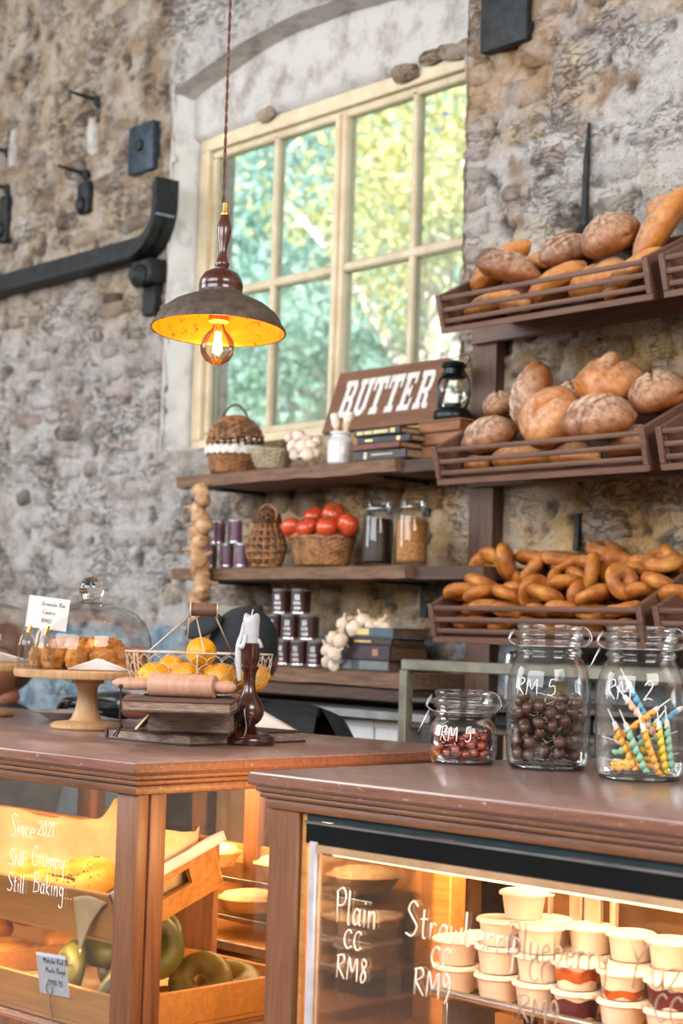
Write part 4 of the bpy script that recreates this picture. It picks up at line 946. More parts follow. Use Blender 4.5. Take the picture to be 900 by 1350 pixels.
book('old_book', 'black old book, second from top in the stack under the sign', (a0.x + .01, -.265, z), .03, .24, .14, .022, cov('black', '#15171a', '#24262a'), M_PAGES, gx, [(.75, .82, .2, .8), (.15, .3, .3, .6)], M_GOLD); z += .0235
book('old_book', 'black book with gold spine lettering on top of the stack under the sign', (a0.x, -.27, z), -.02, .22, .15, .022, cov('black2', '#1b2226', '#2a3338'), M_PAGES, gx, [(.06, .2, .25, .7), (.23, .4, .25, .7), (.43, .75, .25, .7), (.8, .9, .2, .8)], M_GOLD)
# crate and lantern
a0 = at(596, 552, -.13); cr = thing('wooden_crate', 'small worn wooden box carrying the lantern at the right end of the top shelf', 'box', (a0.x, -.13, ZT))
M_CR = wood('orange_worn_wood', '#5e3b27', '#9c6a45', (1, 8, 8), 6, .7)
ch_ = at(596, 553, -.17).z - ZT
for k in range(3): b = BM(); bx(b, -.085, .10, -.065, -.055, ch_ * k / 3 + .002, ch_ * (k + 1) / 3 - .002, .003); obj('slat', b, M_CR, cr)
b = BM(); bx(b, -.085, .10, -.055, .07, 0, ch_ - .01); obj('body', b, M_CR, cr)
b = BM(); bx(b, -.09, .105, -.068, .075, ch_ - .008, ch_, .003); obj('lid', b, M_CR, cr)
ln = thing('oil_lantern', 'small metal oil lantern with clear glass on the wooden box', 'lantern', (a0.x + .0, -.13, ZT + ch_)); ln.scale = (1.35, 1.35, 1.0)
M_LAN = plain('dark_lantern_tin', '#1c2123', '#33393b', .35, .8, scale=20)
b = BM(); lathe(b, [(.042, 0), (.045, .008), (.045, .028), (.036, .040), (.02, .046), (.02, .056)], 24); obj('fuel_tank', b, M_LAN, ln)
b = BM(); lathe(b, [(.024, .055), (.036, .075), (.038, .10), (.03, .125), (.022, .137)], 24, cap0=False, cap1=False); obj('glass_chimney', b, M_JAR, ln)
b = BM(); lathe(b, [(.026, .135), (.03, .14), (.022, .15), (.022, .165), (.03, .17), (.026, .185), (.01, .192)], 24); obj('cap', b, M_LAN, ln)
b = BM()
for s in (-1, 1): tube(b, smooth_pts([(s * .036, 0, .03), (s * .05, 0, .06), (s * .05, 0, .12), (s * .03, 0, .16)]), .004, 6)
tube(b, smooth_pts([(-.03, 0, .16), (-.035, .02, .2), (0, .03, .215), (.035, .02, .2), (.03, 0, .16)]), .0016, 5); obj('frame', b, M_LAN, ln)
b = BM(); tube(b, [(.05, 0, .08), (.062, -.01, .08), (.062, -.01, .095)], .003, 5); obj('wick_lever', b, M_LAN, ln)

# ---- middle shelf
ZM = S2 + .004
M_MAUVE = plain('mauve_tin_label', '#5f3f52', '#75516a', .35, scale=14, coat=.2)
M_TIN = plain('bright_tin', '#a9abb0', '#d2d3d6', .25, .85, scale=10)
def can(r, h, lab, name, label, cat='tin', group=None, mark=None):
    t = thing(name, label, cat, (0, 0, 0), 0, group)
    b = BM(); lathe(b, [(r * .96, .0), (r, .002), (r, .005), (r * .975, .007), (r * .975, h - .007), (r, h - .005), (r, h - .002), (r * .95, h), (r * .93, h - .003)], 28); obj('tin_body', b, M_TIN, t)
    b = BM(); lathe(b, [(r * .985, .007), (r * .985, h - .007)], 28, cap0=False, cap1=False); obj('label', b, lab, t)
    if mark:
        b = BM()
        for a0_, a1_, z0_, z1_ in mark:
            P = [(r * .995 * math.sin(a0_ + (a1_ - a0_) * k / 6), -r * .995 * math.cos(a0_ + (a1_ - a0_) * k / 6)) for k in range(7)]
            for k in range(6):
                v = [b.verts.new((P[k][0], P[k][1], h * z0_)), b.verts.new((P[k + 1][0], P[k + 1][1], h * z0_)), b.verts.new((P[k + 1][0], P[k + 1][1], h * z1_)), b.verts.new((P[k][0], P[k][1], h * z1_))]; b.faces.new(v)
        obj('label_print', b, M_TIN, t)
    return t
mk = [(-.75, -.35, .62, .8), (-.8, -.3, .3, .42), (-.7, -.4, .46, .56)]
c0 = can(.0265, .082, M_MAUVE, 'mauve_tin', 'x', 'tin', 'mauve tins on the middle shelf', mk)
yy = -.235
def putc(o, px, row, label, first=False):
    p = at(px, 748, yy); L = (p.x, yy, ZM + row * .0825)
    if first: o.location = L; o['label'] = label; o.rotation_euler = (0, 0, .5); return o
    return dup(o, L, (0, 0, .5 + random.uniform(-.1, .1)), label)
putc(c0, 276, 0, 'mauve tin at the left of the bottom row, middle shelf', True)
putc(c0, 298, 0, 'mauve tin in the middle of the bottom row, middle shelf'); putc(c0, 319, 0, 'mauve tin at the right of the bottom row, beside the lattice basket')
putc(c0, 286, 1, 'left mauve tin of the upper pair on the middle shelf'); putc(c0, 308, 1, 'right mauve tin of the upper pair on the middle shelf')
lb = thing('lattice_basket', 'tall dark openwork wicker basket with a lid beside the mauve tins', 'basket', setdown(350, 746, -.22, ZM))
b = BM(); pf = lambda t: (.05 + .022 * math.sin(PI * min(1, t * 1.05)) - .012 * t, .004 + .145 * t)
for i in range(7):
    r, z = pf(i / 6); tube(b, [((r + .002 * math.cos(8 * a + i * PI)) * math.cos(a), (r + .002 * math.cos(8 * a + i * PI)) * math.sin(a), z) for a in [2 * PI * k / 48 for k in range(48)]], .0048, 6, closed=True)
for k in range(16):
    a = 2 * PI * k / 16; tube(b, [(pf(t)[0] * math.cos(a), pf(t)[0] * math.sin(a), pf(t)[1]) for t in [j / 8 for j in range(9)]], .0045, 5)
obj('lattice', b, M_WICK, lb, angle=180)
b = BM(); weave(b, lambda t: (.046 * math.cos(t * 1.3), .15 + .045 * math.sin(t * 1.5)), 6, 16, .005); obj('lid', b, M_WICKD, lb, angle=180)
b = BM(); tube(b, smooth_pts([(-.045, 0, .14), (-.05, 0, .19), (0, 0, .215), (.05, 0, .19), (.045, 0, .14)]), .004, 6); obj('handle', b, M_WICK, lb)
tb = thing('tomato_basket', 'oval honey-brown wicker basket heaped with tomatoes on the middle shelf', 'basket', setdown(424, 742, -.2, ZM))
b = BM(); weave(b, lambda t: (.105 + .025 * t, .004 + .085 * t), 11, 34, .0045, 1, .62); lathe(b, [(.10, .002), (.10, .007)], 28, Matrix.Diagonal((1, .62, 1, 1))); obj('body', b, M_WICK, tb, angle=180)
b = BM(); rim(b, .132, .094, .008, 1, .62, 26); obj('rim', b, M_WICK, tb, angle=180)
M_TOM = plain('tomato_skin', '#b53a1c', '#d2532e', .28, scale=6, coat=.3)
M_STEMG = plain('tomato_stem', '#3f4f22', '#5c6e32', .7, scale=10)
def tomato():
    t = thing('tomato', 'x', 'tomato', (0, 0, 0), 0, 'tomatoes in the oval basket'); b = BM(); vs = ball(b, (0, 0, 0), 1, 24, 16)
    for v in vs:
        a = math.atan2(v.co.y, v.co.x); rr = math.hypot(v.co.x, v.co.y); v.co.z = v.co.z * .82 - .16 * math.exp(-(rr / .28) ** 2) * (1 if v.co.z > 0 else -1); v.co *= .043 * (1 + .03 * math.cos(5 * a) * rr)
    obj('fruit', b, M_TOM, t, angle=180)
    b = BM()
    for k in range(5): a = 2 * PI * k / 5; tube(b, [(0, 0, .030), (.010 * math.cos(a), .010 * math.sin(a), .032), (.018 * math.cos(a), .018 * math.sin(a), .031)], [.002, .002, .0008], 5)
    obj('calyx', b, M_STEMG, t); return t
tm = tomato()
for i, (px, py, Y, l) in enumerate([(385, 696, -.19, 'leftmost tomato at the rim of the oval basket'), (405, 695, -.25, 'tomato second from left in front, oval basket'), (414, 681, -.17, 'tomato at the back left of the heap, oval basket'), (432, 694, -.25, 'tomato in the middle of the front, oval basket'),
                                    (440, 677, -.19, 'topmost tomato of the heap in the oval basket'), (459, 692, -.22, 'rightmost tomato by the dark jar, oval basket'), (398, 706, -.16, 'tomato low at the back left of the oval basket'), (447, 705, -.14, 'tomato low at the back right of the oval basket')]):
    o = tm if i == 0 else dup(tm, None, None, l); o['label'] = l; o.location = at(px, py, Y); o.rotation_euler = (random.uniform(-.8, .8), random.uniform(-.8, .8), random.uniform(0, 6)); o.scale = (.92, .92, .92)
# preserve jars of the shelf
M_DARKB = plain('dark_dried_fruit', '#150c0a', '#3a1d14', .45, scale=60, bmp=.4)
M_GRAIN = plain('golden_grain', '#8f5f2c', '#c08a4c', .7, scale=90, bmp=.5)
def shelf_jar(label, px, mat, fill, h=.205, r=.05):
    t = thing('storage_jar', label, 'jar', setdown(px, 742, -.21, ZM), 0, 'jars on the middle shelf')
    b = BM(); lathe(b, [(r * .8, 0), (r * .98, .004), (r, .012), (r, h * .72), (r * .93, h * .79), (r * .74, h * .85), (r * .74, h * .9)], 32, cap1=False); obj('glass_body', b, M_JAR, t)
    b = BM(); lathe(b, [(r * .8, h * .9), (r * .84, h * .905), (r * .84, h * .945), (r * .8, h * .95), (r * .82, h * .96), (r * .82, h * .99), (r * .7, h)], 32); obj('lid', b, M_JAR, t)
    b = BM(); tube(b, [(r * .86 * math.cos(a), r * .86 * math.sin(a), h * .87) for a in [2 * PI * k / 32 for k in range(32)]], .0018, 5, closed=True); tube(b, [(r * .86, 0, h * .87), (r * 1.0, 0, h * .8), (r * 1.02, 0, h * .9), (r * .84, 0, h * .97)], .0018, 5); obj('wire_clip', b, M_STEEL, t)
    b = BM(); lathe(b, [(r * .85, .008), (r * .95, .014), (r * .95, h * fill - .01), (r * .85, h * fill), (.002, h * fill + .006)], 28)
    o = obj('contents', b, mat, t)
    return t
shelf_jar('glass clip jar of dark dried fruit beside the tomatoes', 497, M_DARKB, .72); shelf_jar('glass clip jar of golden grain, right of the dark one', 542, M_GRAIN, .68)
# onion braid hanging at the shelf ends
p = at(268, 640, -.27)
spots = []; rr_ = random.Random(3)
for k in range(20):
    pz = 648 + k * 11.0; spots.append((267 - .03 * (pz - 640) + rr_.uniform(-5, 5), pz, rr_.uniform(-.02, .01), rr_.uniform(1.0, 1.3)))
L = (p.x, -.335, p.z)
string_of('garlic_braid', 'long braid of tan garlic bulbs hanging down at the left ends of the shelves', 'garlic', L, [(a_ , b_, c_, d_) for a_, b_, c_, d_ in local(spots, -.335, L)], GT, M_GARLICB,
          [tuple(Vector(at(268, 636, -.335)) - Vector(L)), tuple(Vector(at(262, 740, -.335)) - Vector(L)), tuple(Vector(at(258, 868, -.335)) - Vector(L))])

# ---- lowest shelf
ZL = S3 + .004
M_DRED = plain('dark_red_tin_label', '#2c1010', '#431b19', .4, scale=14, coat=.2)
c1 = can(.0335, .085, M_DRED, 'dark_red_tin', 'x', 'tin', 'dark red tins on the lowest shelf', [(-.5, .25, .18, .3), (-.6, .2, .38, .5), (-.45, .1, .56, .78), (-.95, -.8, .1, .9)])
yy = -.2; i = 0
for row, cs in enumerate((((374, 'left'), (395, 'middle'), (417, 'right')), ((362, 'left'), (383, 'middle'), (407, 'right')), ((371, 'left'), (396, 'right')))):
    for px, w in cs:
        p = at(px, [880, 846, 812][row], yy); L = (p.x, yy, ZL + row * .0855); lab = 'dark red tin, %s of the %s row of the stack' % (w, ('bottom', 'middle', 'top')[row])
        o = c1 if i == 0 else dup(c1, None, None, lab); o['label'] = lab; o.location = L; o.rotation_euler = (0, 0, .55 + random.uniform(-.1, .1)); i += 1
gx = 'books on the lowest shelf'; z = ZL; a0 = at(450, 888, -.26)
M_PAGED = plain('brown_pages', '#5b422e', '#84644a', .8, scale=40, stretch=(1, 1, 12))
book('old_book', 'grey-green book at the bottom of the stack beside the garlic, lowest shelf', (a0.x, -.28, z), .02, .24, .16, .03, cov('grg', '#5b6363', '#71797a'), M_PAGED, gx, [(.3, .45, .0, 1)], cov('grn', '#3a4a48')); z += .0315
book('old_book', 'thick plum-brown book with a pink emblem, lowest shelf', (a0.x - .0, -.275, z), -.02, .25, .16, .046, cov('plum', '#2e2228', '#43333b'), M_PAGED, gx, [(.68, .78, .3, .75)], cov('pk', '#a8735f')); z += .0475
book('old_book', 'thin dark book with faint gold lettering, lowest shelf stack', (a0.x + .01, -.28, z), .03, .24, .15, .022, cov('dk', '#2a1c1c', '#3f2c2a'), M_PAGED, gx, [(.3, .62, .35, .6)], M_GOLD); z += .0235
book('old_book', 'book with yellow and blue spine on top of the lowest shelf stack', (a0.x + .04, -.27, z), -.03, .22, .15, .03, cov('tan', '#3c4e57', '#4a5f69'), M_PAGED, gx, [(.05, .48, .25, .9)], cov('yel', '#c1a45c', '#d8bd76')); z += .031
loc = (a0.x, -.24, z)
string_of('garlic_string', 'garlic bulbs lying on top of the books on the lowest shelf', 'garlic', loc, local([(453, 823, .0, 1), (467, 829, -.03, 1.05), (478, 818, .0, 1), (489, 826, 0, .9), (502, 824, .02, .95), (510, 830, 0, .9), (462, 820, .04, .8)], -.24, loc), GB, M_GARLICB, [(0, 0, .02), (.06, 0, .03), (.14, 0, .02)])
loc = (at(436, 880, -.3).x, -.3, ZL)
string_of('garlic_string', 'garlic string drooping down the left end of the lowest book stack', 'garlic', loc, local([(440, 842, 0, 1), (449, 845, -.01, 1.0), (433, 856, 0, 1), (441, 863, -.02, 1.0), (433, 872, 0, .95), (440, 878, -.0, .8), (450, 836, .03, .8)], -.3, loc), GB, M_GARLICB, [(.03, 0, .12), (.01, 0, .07), (0, 0, .02)])

# ================================================================== DISPLAY COUNTERS
LC = Vector((1.976, -2.133, 0)); LA = math.radians(5.5); RC = Vector((2.194, -2.048, 0)); RA = math.radians(4.0)
def R2(a): return Matrix.Rotation(a, 4, 'Z')
ML = Matrix.Translation(LC) @ R2(LA); MR = Matrix.Translation(RC) @ R2(RA)
def hit_y(x, y, Y, M):                                   # counter-local point where the sight line meets local plane y = Y
    Mi = M.inverted(); o = Mi @ CAM; d = Mi.to_3x3() @ ray(x, y); return o + d * ((Y - o.y) / d.y)
def hit_z(x, y, Z, M): return M.inverted() @ atz(x, y, Z)
def worktop(t, x0, x1, y0, y1, name='worktop'):
    b = BM(); bx(b, x0, x1, y0, y1, 1.176, 1.2, .005, 2); obj(name, b, M_COUNTER, t)
    for (o0, o1, z0, z1, nm) in ((.008, .0, 1.166, 1.177, 'moulding'), (.014, .0, 1.156, 1.166, 'moulding'), (.022, 0, 1.138, 1.156, 'moulding')):
        b = BM(); bx(b, x0 + o0, x1 - o0, y0 + o0, y1 - o0, z0, z1, .004, 2); obj(nm, b, M_FASCIA, t)
L = thing('display_counter', 'left glass-sided wooden display counter with bagel trays inside', 'counter', LC, LA)
worktop(L, -2.1, 0, 0, .965)
M_EDGE = wood('worn_counter_edge', '#5b3526', '#8a5a44', (1, 14, 14), 7, .5, worn='#c8b4a4')
b = BM(); bx(b, -2.1, .0015, -.0015, .01, 1.178, 1.197, .003); obj('front_edge', b, M_EDGE, L)
b = BM(); bx(b, -.01, .0017, 0, .965, 1.178, 1.197, .003); obj('side_edge', b, M_EDGE, L)
def case_post(t, x0, x1, y0, y1, z0=.66, z1=1.14, nm='corner_post'):
    b = BM(); bx(b, x0, x1, y0, y1, z0, z1, .004, 2); return obj(nm, b, M_POST, t)
case_post(L, -.088, -.028, .032, .060); case_post(L, -.060, -.026, .062, .100)
case_post(L, -.085, -.028, .87, .93); case_post(L, -2.07, -2.0, .03, .1); case_post(L, -1.31, -1.25, .88, .93, nm='rear_post'); case_post(L, -1.30, -1.24, .03, .075)
case_post(L, -.66, -.61, .88, .93, nm='rear_post')
b = BM(); bx(b, -2.07, -.03, .03, .93, .64, .69, .004); obj('deck', b, M_POST, L)
b = BM(); bx(b, -2.05, -.05, .05, .91, .05, .64, .004); obj('base_cabinet', b, M_POST, L)
b = BM(); bx(b, -2.07, -.03, .05, .93, .0, .05); obj('plinth', b, M_SHELFD, L)
for k in range(4): b = BM(); bx(b, -2.0 + k * .5, -1.56 + k * .5, .035, .05, .12, .58, .006); obj('base_panel', b, M_FASCIA, L)
for x0, x1 in ((-2.0, -1.3), (-1.24, -.088)): b = BM(); bx(b, x0, x1, .046, .048, .69, 1.14); obj('front_pane', b, M_PANE, L)
b = BM(); bx(b, -.043, -.041, .1, .87, .69, 1.14); obj('side_pane', b, M_PANE, L)
for x0, x1 in ((-1.25, -.66), (-.61, -.085), (-2.0, -1.31)): b = BM(); bx(b, x0, x1, .90, .905, .69, 1.14); obj('rear_pane', b, M_PANE, L)
# warm light strips under the tops
def strip(t, M, x0, x1, y, z, power, col=(1.0, .62, .30), s=6, aim=(0, .15, -1), w=.03):
    b = BM(); bx(b, x0, x1, y - .01, y + .01, z, z + .008, .002); obj('light_strip', b, emit('warm_led_%d' % len(MATS), '#ffcf94', s), t)
    p = M @ Vector(((x0 + x1) / 2, y, z - .006)); l = lamp('case_or_fill_light', 'AREA', p, p + (M.to_3x3() @ Vector(aim)), power, col, (x1 - x0) * .95, w); return l
strip(L, ML, -1.2, -.15, .14, 1.128, 5, (1, .58, .22)); strip(L, ML, -1.1, -.1, .74, 1.128, 17, (1, .62, .30), 1.0)
for xx_, zz_, pw_ in ((-.50, .835, 3.0),):  # added lamp with no fitting, brightens the green bagels below the tray
    p_ = ML @ Vector((xx_, .30 if zz_ > 1 else .075, zz_)); lamp('case_or_fill_light', 'AREA', p_, p_ + ML.to_3x3() @ (Vector((-.35, 0, -1)) if zz_ > 1 else Vector((0, .6, -1))), pw_, (1, .60, .24), .03 if zz_ > 1 else .6, .36 if zz_ > 1 else .02)
b = BM(); bx(b, -1.2, -.09, .893, .898, .69, .93, .001); obj('rear_board', b, M_TRAY, L)
q_ = MR @ Vector((.16, .25, 1.10)); lamp('case_or_fill_light', 'AREA', q_, q_ + MR.to_3x3() @ Vector((-1, .05, -.5)), 5, (1, .55, .20), .30, .03)
q_ = ML @ Vector((-.07, .60, 1.10)); lamp('case_or_fill_light', 'AREA', q_, q_ + ML.to_3x3() @ Vector((-.5, .45, -1)), 5, (1, .62, .30), .12, .03)  # lamp added without a fitting to lift the fronts of the pies
# rear compartment: steel rail, glass shelves
b = BM(); bx(b, -1.2, -.06, .69, .70, .725, .745, .002); obj('steel_rail', b, M_STEEL, L)
b = BM(); bx(b, -1.2, -.06, .70, .89, .73, .745); obj('rear_shelf', b, M_TRAY, L)
for z in (.80, .885):
    b = BM(); bx(b, -1.2, -.06, .695, .89, z - .006, z); obj('glass_shelf', b, M_PANE, L)
    b = BM(); bx(b, -1.2, -.06, .690, .696, z - .008, z + .002, .001); obj('steel_rail', b, M_STEEL, L)
M_PIE = plain('baked_pie_crust', '#9a5c2a', '#d8a468', .5, scale=22, bmp=.3); M_PIETOP = plain('cream_topping', '#d8b080', '#f0d6b0', .5, scale=18, bmp=.3)
pie = thing('cream_pie', 'x', 'pie', (0, 0, 0), 0, 'pies in the rear compartment')
b = BM(); lathe(b, [(.05, 0), (.068, .03), (.07, .034), (.064, .036)], 28); obj('crust', b, M_PIE, pie)
b = BM(); lathe(b, [(.063, .033), (.055, .045), (.03, .052), (.001, .054)], 28); obj('topping', b, M_PIETOP, pie)
for i, (x, z, l) in enumerate([(-.41, .887, 'cream-topped pie on the upper glass shelf by the right side pane'), (-.18, .887, 'cream-topped pie on the upper glass shelf at its right end'), (-.68, .887, 'cream-topped pie on the upper glass shelf nearest its middle'),
                               (-.53, .802, 'cream pie on the lower glass shelf behind the tilted tray'), (-.34, .802, 'cream pie on the lower glass shelf seen in the side pane'), (-.185, .802, 'cream pie on the lower glass shelf at its right end'), (-.9, .802, 'cream pie on the lower glass shelf furthest left')]):
    o = pie if i == 0 else dup(pie, None, None, l); o['label'] = l; o.location = ML @ Vector((x, .79, z)); o.scale = (1.15, 1.15, .85 if z < .85 else 1.0)
# ---- trays
def tray(name, label, M, w, d, h, slots=False, mat=None):
    t = thing(name, label, 'tray'); t.matrix_world = M; mat = mat or M_TRAY; k = .011
    b = BM(); bx(b, 0, w, 0, d, 0, .007); obj('base', b, mat, t)
    b = BM(); bx(b, 0, w, 0, k, .007, h, .002); obj('side', b, mat, t)
    b = BM(); bx(b, 0, w, d - k, d, .007, h, .002); obj('side', b, mat, t)
    rot = Matrix(((0, 1, 0, 0), (1, 0, 0, 0), (0, 0, 1, 0), (0, 0, 0, 1)))
    for x in (0, w - k):
        b = BM()
        if slots:
            a0, a1, z0, z1 = d * .28, d * .72, h * .38, h * .68; mx = x
            bx(b, x, x + k, k, a0, .007, h); bx(b, x, x + k, a1, d - k, .007, h); bx(b, x, x + k, a0, a1, .007, z0); bx(b, x, x + k, a0, a1, z1, h)
            bmesh.ops.remove_doubles(b, verts=b.verts, dist=1e-5)
        else: bx(b, x, x + k, k, d - k, .007, h, .002)
        obj('end_panel', b, mat, t)
    return t
ta = tray('wooden_tray', 'wooden tray of green bagels behind the front glass, lowest right', ML @ Matrix.Translation((-.61, .065, .692)), .53, .44, .072)
tc = tray('wooden_tray', 'wooden tray of golden bagels at the left behind the front glass', ML @ Matrix.Translation((-1.15, .085, .692)), .53, .42, .06)
TB = ML @ Matrix.Translation((-.845, .085, .852)) @ Matrix.Rotation(math.radians(20), 4, 'X')
tb_ = tray('wooden_tray', 'tilted wooden tray with handle slots, lined with parchment', TB, .72, .27, .10, True)
b = BM(); box(b, (-.48, .30, .832), (.5, .02, .27)); box(b, (-.48, .14, .79), (.5, .02, .14)); bmesh.ops.transform(b, matrix=Matrix.Translation((0, 0, .0)), verts=b.verts)
for o_, y_, z1_ in ((0, .52, .975), ): pass
b.free(); b = BM(); bx(b, -1.2, -.35, .512, .528, .69, 1.0, .002); o = obj('riser', b, M_POST, L)
# parchment
def sheet(name, M, w, d, nx, ny, fn, mat, label=None, cat=None, th=.0008):
    vs = []
    for i in range(nx + 1):
        for j in range(ny + 1): vs.append(fn(i / nx, j / ny))
    fs = [(i * (ny + 1) + j, (i + 1) * (ny + 1) + j, (i + 1) * (ny + 1) + j + 1, i * (ny + 1) + j + 1) for i in range(nx) for j in range(ny)]
    me = bpy.data.meshes.new(name); me.from_pydata(vs, [], fs); me.shade_smooth(); me.materials.append(mat)
    o = bpy.data.objects.new(name, me); COL.objects.link(o); o.matrix_world = M; m = o.modifiers.new('thick', 'SOLIDIFY'); m.thickness = th
    if label: tag(o, label, cat)
    return o
def liner(u, v):
    x = .014 + u * .692; y = .020 + v * .232; W_, D_ = .72, .27
    ex = min(x, W_ - x); ey = min(y, D_ - y); e = min(ex, ey)
    z = .014 + (.100 if v > .3 else .08) * max(0, 1 - max(e - .0125, 0) / .03) ** 1.2 + .010 * nz_(x * 2, y * 2, 6, 4)
    if ey < 0 and v < .5: z -= .02
    z += .06 * math.exp(-((x - .47) / .05) ** 2) * max(0, (v - .72) / .28) ** 1.5 + .03 * max(0, v - .8) / .2 * (.5 + nz_(x * 1.4, 3, 5, 3))
    return (x, y + .01 * nz_(x, y, 9, 8), z)
sheet('parchment_liner', TB, 1, 1, 60, 44, liner, M_PARCH, 'crumpled parchment sheet lining the tilted tray', 'paper')
def corner(u, v): return (.615 + u * .10 - .03 * v * u, -.004 - .018 * v * (1 - u), .085 - .10 * v * (1.1 - u * .9) + .01 * math.sin(u * 3))
sheet('parchment_corner', TB, 1, 1, 10, 10, corner, M_PARCH, 'parchment corner folded down over the front of the tilted tray', 'paper')
sheet('white_paper_strip', TB, 1, 1, 24, 6, lambda u, v: (.725 - .012 * v, .0 + u * .29, .106 - .018 * abs(v - .5) * 2 * 1.0 + .004 * math.sin(u * 9)) if v > .5 else (.725 + .008 * (1 - v), .0 + u * .29, .106 - .02 * (1 - v * 2)), M_PAPER, 'white paper strip folded over the right end of the tilted tray', 'paper')
sheet('parchment_scrap', ta.matrix_world if False else ML @ Matrix.Translation((-.59, .085, .705)), 1, 1, 16, 12, lambda u, v: (u * .26, v * .36, .012 + .012 * nz_(u, v, 4, 3) + .006 * math.sin(v * 5)), M_PARCH, 'pale parchment lying in the left half of the green bagel tray', 'paper')
M_MATCHA = breadmat('matcha_crust', '#2a2f12', '#444818', '#636528', .0); M_GOLDB = breadmat('golden_bagel_crust', '#9a5a1c', '#bd7a2a', '#d59a48', .12)
GM = [bagel_mesh('matcha_bagel_%d' % k, .041, .025, 10 + k, M_MATCHA, .02) for k in range(3)]; GY = [bagel_mesh('plain_bagel_%d' % k, .040, .027, 20 + k, M_GOLDB) for k in range(2)]
def inb(mesh, M, x, y, z, rot, label, group, s=1):
    o = bpy.data.objects.new('bagel', mesh); COL.objects.link(o); o.matrix_world = M @ Matrix.Translation((x, y, z)) @ Euler([math.radians(a) for a in rot]).to_matrix().to_4x4() @ Matrix.Scale(s, 4); tag(o, label, 'bagel', group)
for i, (px, py, Z, rot, l) in enumerate([(92, 1268, .79, (70, 0, -20), 'green bagel leaning behind the white price card'), (128, 1258, .80, (55, 20, 10), 'green bagel at the back beside the corner post'), (132, 1300, .76, (60, -20, -30), 'green bagel low at the front glass by the corner post'),
                                   (222, 1270, .79, (75, 0, 65), 'green bagel standing on edge just right of the corner post'), (258, 1284, .77, (50, 10, 20), 'green bagel leaning second right of the corner post'), (306, 1296, .755, (22, 0, 40), 'green bagel lying at the right end of the tray'),
                                   (160, 1262, .79, (40, 0, 0), 'green bagel hidden behind the corner post'), (205, 1240, .80, (60, 0, 10), 'green bagel at the back right of the corner post')]):
    p = hit_z(px, py, Z, ML); inb(GM[i % 3], ML, min(p.x, -.15), min(max(p.y, .13), .44), Z, rot, l, 'green bagels in the low tray', .98)
for i, (px, py, Z, rot, l) in enumerate([(75, 1228, .775, (8, 0, 0), 'golden bagel nearest the front in the left tray'), (32, 1216, .785, (15, 5, 40), 'golden bagel lying second in the left tray'), (5, 1222, .775, (0, 0, 0), 'golden bagel at the left edge of the photo'), (8, 1245, .75, (0, 0, 0), 'golden bagel low at the left edge of the photo')]):
    p = hit_z(px, py, Z, ML); inb(GY[i % 2], ML, min(p.x, -.70), max(p.y, .17), Z, rot, l, 'golden bagels in the left tray', 1.1)
# sesame bagel pieces
M_YEL = breadmat('bright_yellow_bread', '#c98f1e', '#e6b43c', '#f3d372', .2); M_SEED = plain('black_sesame', '#1c1612', '#33271e', .6)
sb = thing('sesame_bagel', 'bright yellow sesame bagel lying in the tilted tray behind its card', 'bagel'); sb.matrix_world = TB @ Matrix.Translation((.47, .11, .045))
obj('bread', bagel_mesh('sesame_bread', .045, .034, 31, M_YEL), None, sb)
b = BM()
for k in range(60):
    a = random.uniform(0, 6.28); t = random.uniform(.3, 2.6); q = .045 + .034 * math.cos(t); ball(b, (q * math.cos(a), q * math.sin(a), .031 * math.sin(t)), (.0025, .0018, .0012), 5, 4)
o = obj('sesame_seeds', b, M_SEED, sb); o['kind'] = 'stuff'
sb2 = thing('sesame_bagel', 'yellow sesame bagel at the left of the card in the tilted tray', 'bagel'); sb2.matrix_world = TB @ Matrix.Translation((.345, .095, .045)) @ Matrix.Scale(.8, 4)
obj('bread', bagel_mesh('sesame_bread', .045, .034, 32, M_YEL), None, sb2)
b = BM()
for k in range(26): ball(b, (random.uniform(.38, .68), random.uniform(.05, .24), .026), (.004, .003, .0015), 5, 4)
o = tag(obj('fallen_seeds', b, M_SEED), 'dark sesame seeds scattered on the parchment', 'seeds'); o['kind'] = 'stuff'; o.matrix_world = TB
def card(name, label, M, w, h, mat, lines, ink, clip=True):
    t = thing(name, label, 'card'); t.matrix_world = M
    b = BM(); bx(b, 0, w, 0, .0012, 0, h, .0); obj('card_face', b, mat, t)
    b = BM()
    for (tx, u, v, s) in lines: write(b, tx, lambda a, c: Vector((u + a, -.0008, v + c)), s, .00045, .1, step=3)
    obj('lettering', b, ink, t, angle=180)
    if clip:
        b = BM(); tube(b, [(w * .38 + .009 * math.cos(a), -.003, .012 + .011 * math.sin(a)) for a in [2 * PI * k / 20 for k in range(20)]], .0012, 6, closed=True); tube(b, [(w * .38, -.003, .001), (w * .38, -.003, -.07)], .0014, 6); obj('ring_clip', b, M_STEEL, t)
    return t
M_CARDW = plain('bluish_white_card', '#c6cbd6', '#d6dae2', .5, scale=6); M_CARDB = plain('brown_card', '#6b5440', '#7d654e', .7, scale=8)
p = hit_y(53, 1300, .058, ML); card('price_card', 'white price card for matcha red bean mochi bagel clipped to the tray', ML @ Matrix.Translation((p.x, .058, p.z - .012)) @ Matrix.Rotation(math.radians(-3), 4, 'Y') @ Matrix.Rotation(math.radians(8), 4, 'X'), .092, .078, M_CARDW,
     [('Matcha Red Bean', .022, .060, .0105), ('Mochi Bagel', .026, .042, .0105), ('RM14.90', .030, .018, .0115)], M_BLACKINK)
p = hit_y(66, 1187, .13, ML); card('price_card', 'small brown card reading sesame bagel in the tilted tray', ML @ Matrix.Translation((p.x, .13, p.z)), .075, .052, M_CARDB, [('Sesame Bagel', .016, .036, .0085), ('RM8', .03, .012, .009)], M_BLACKINK, False)
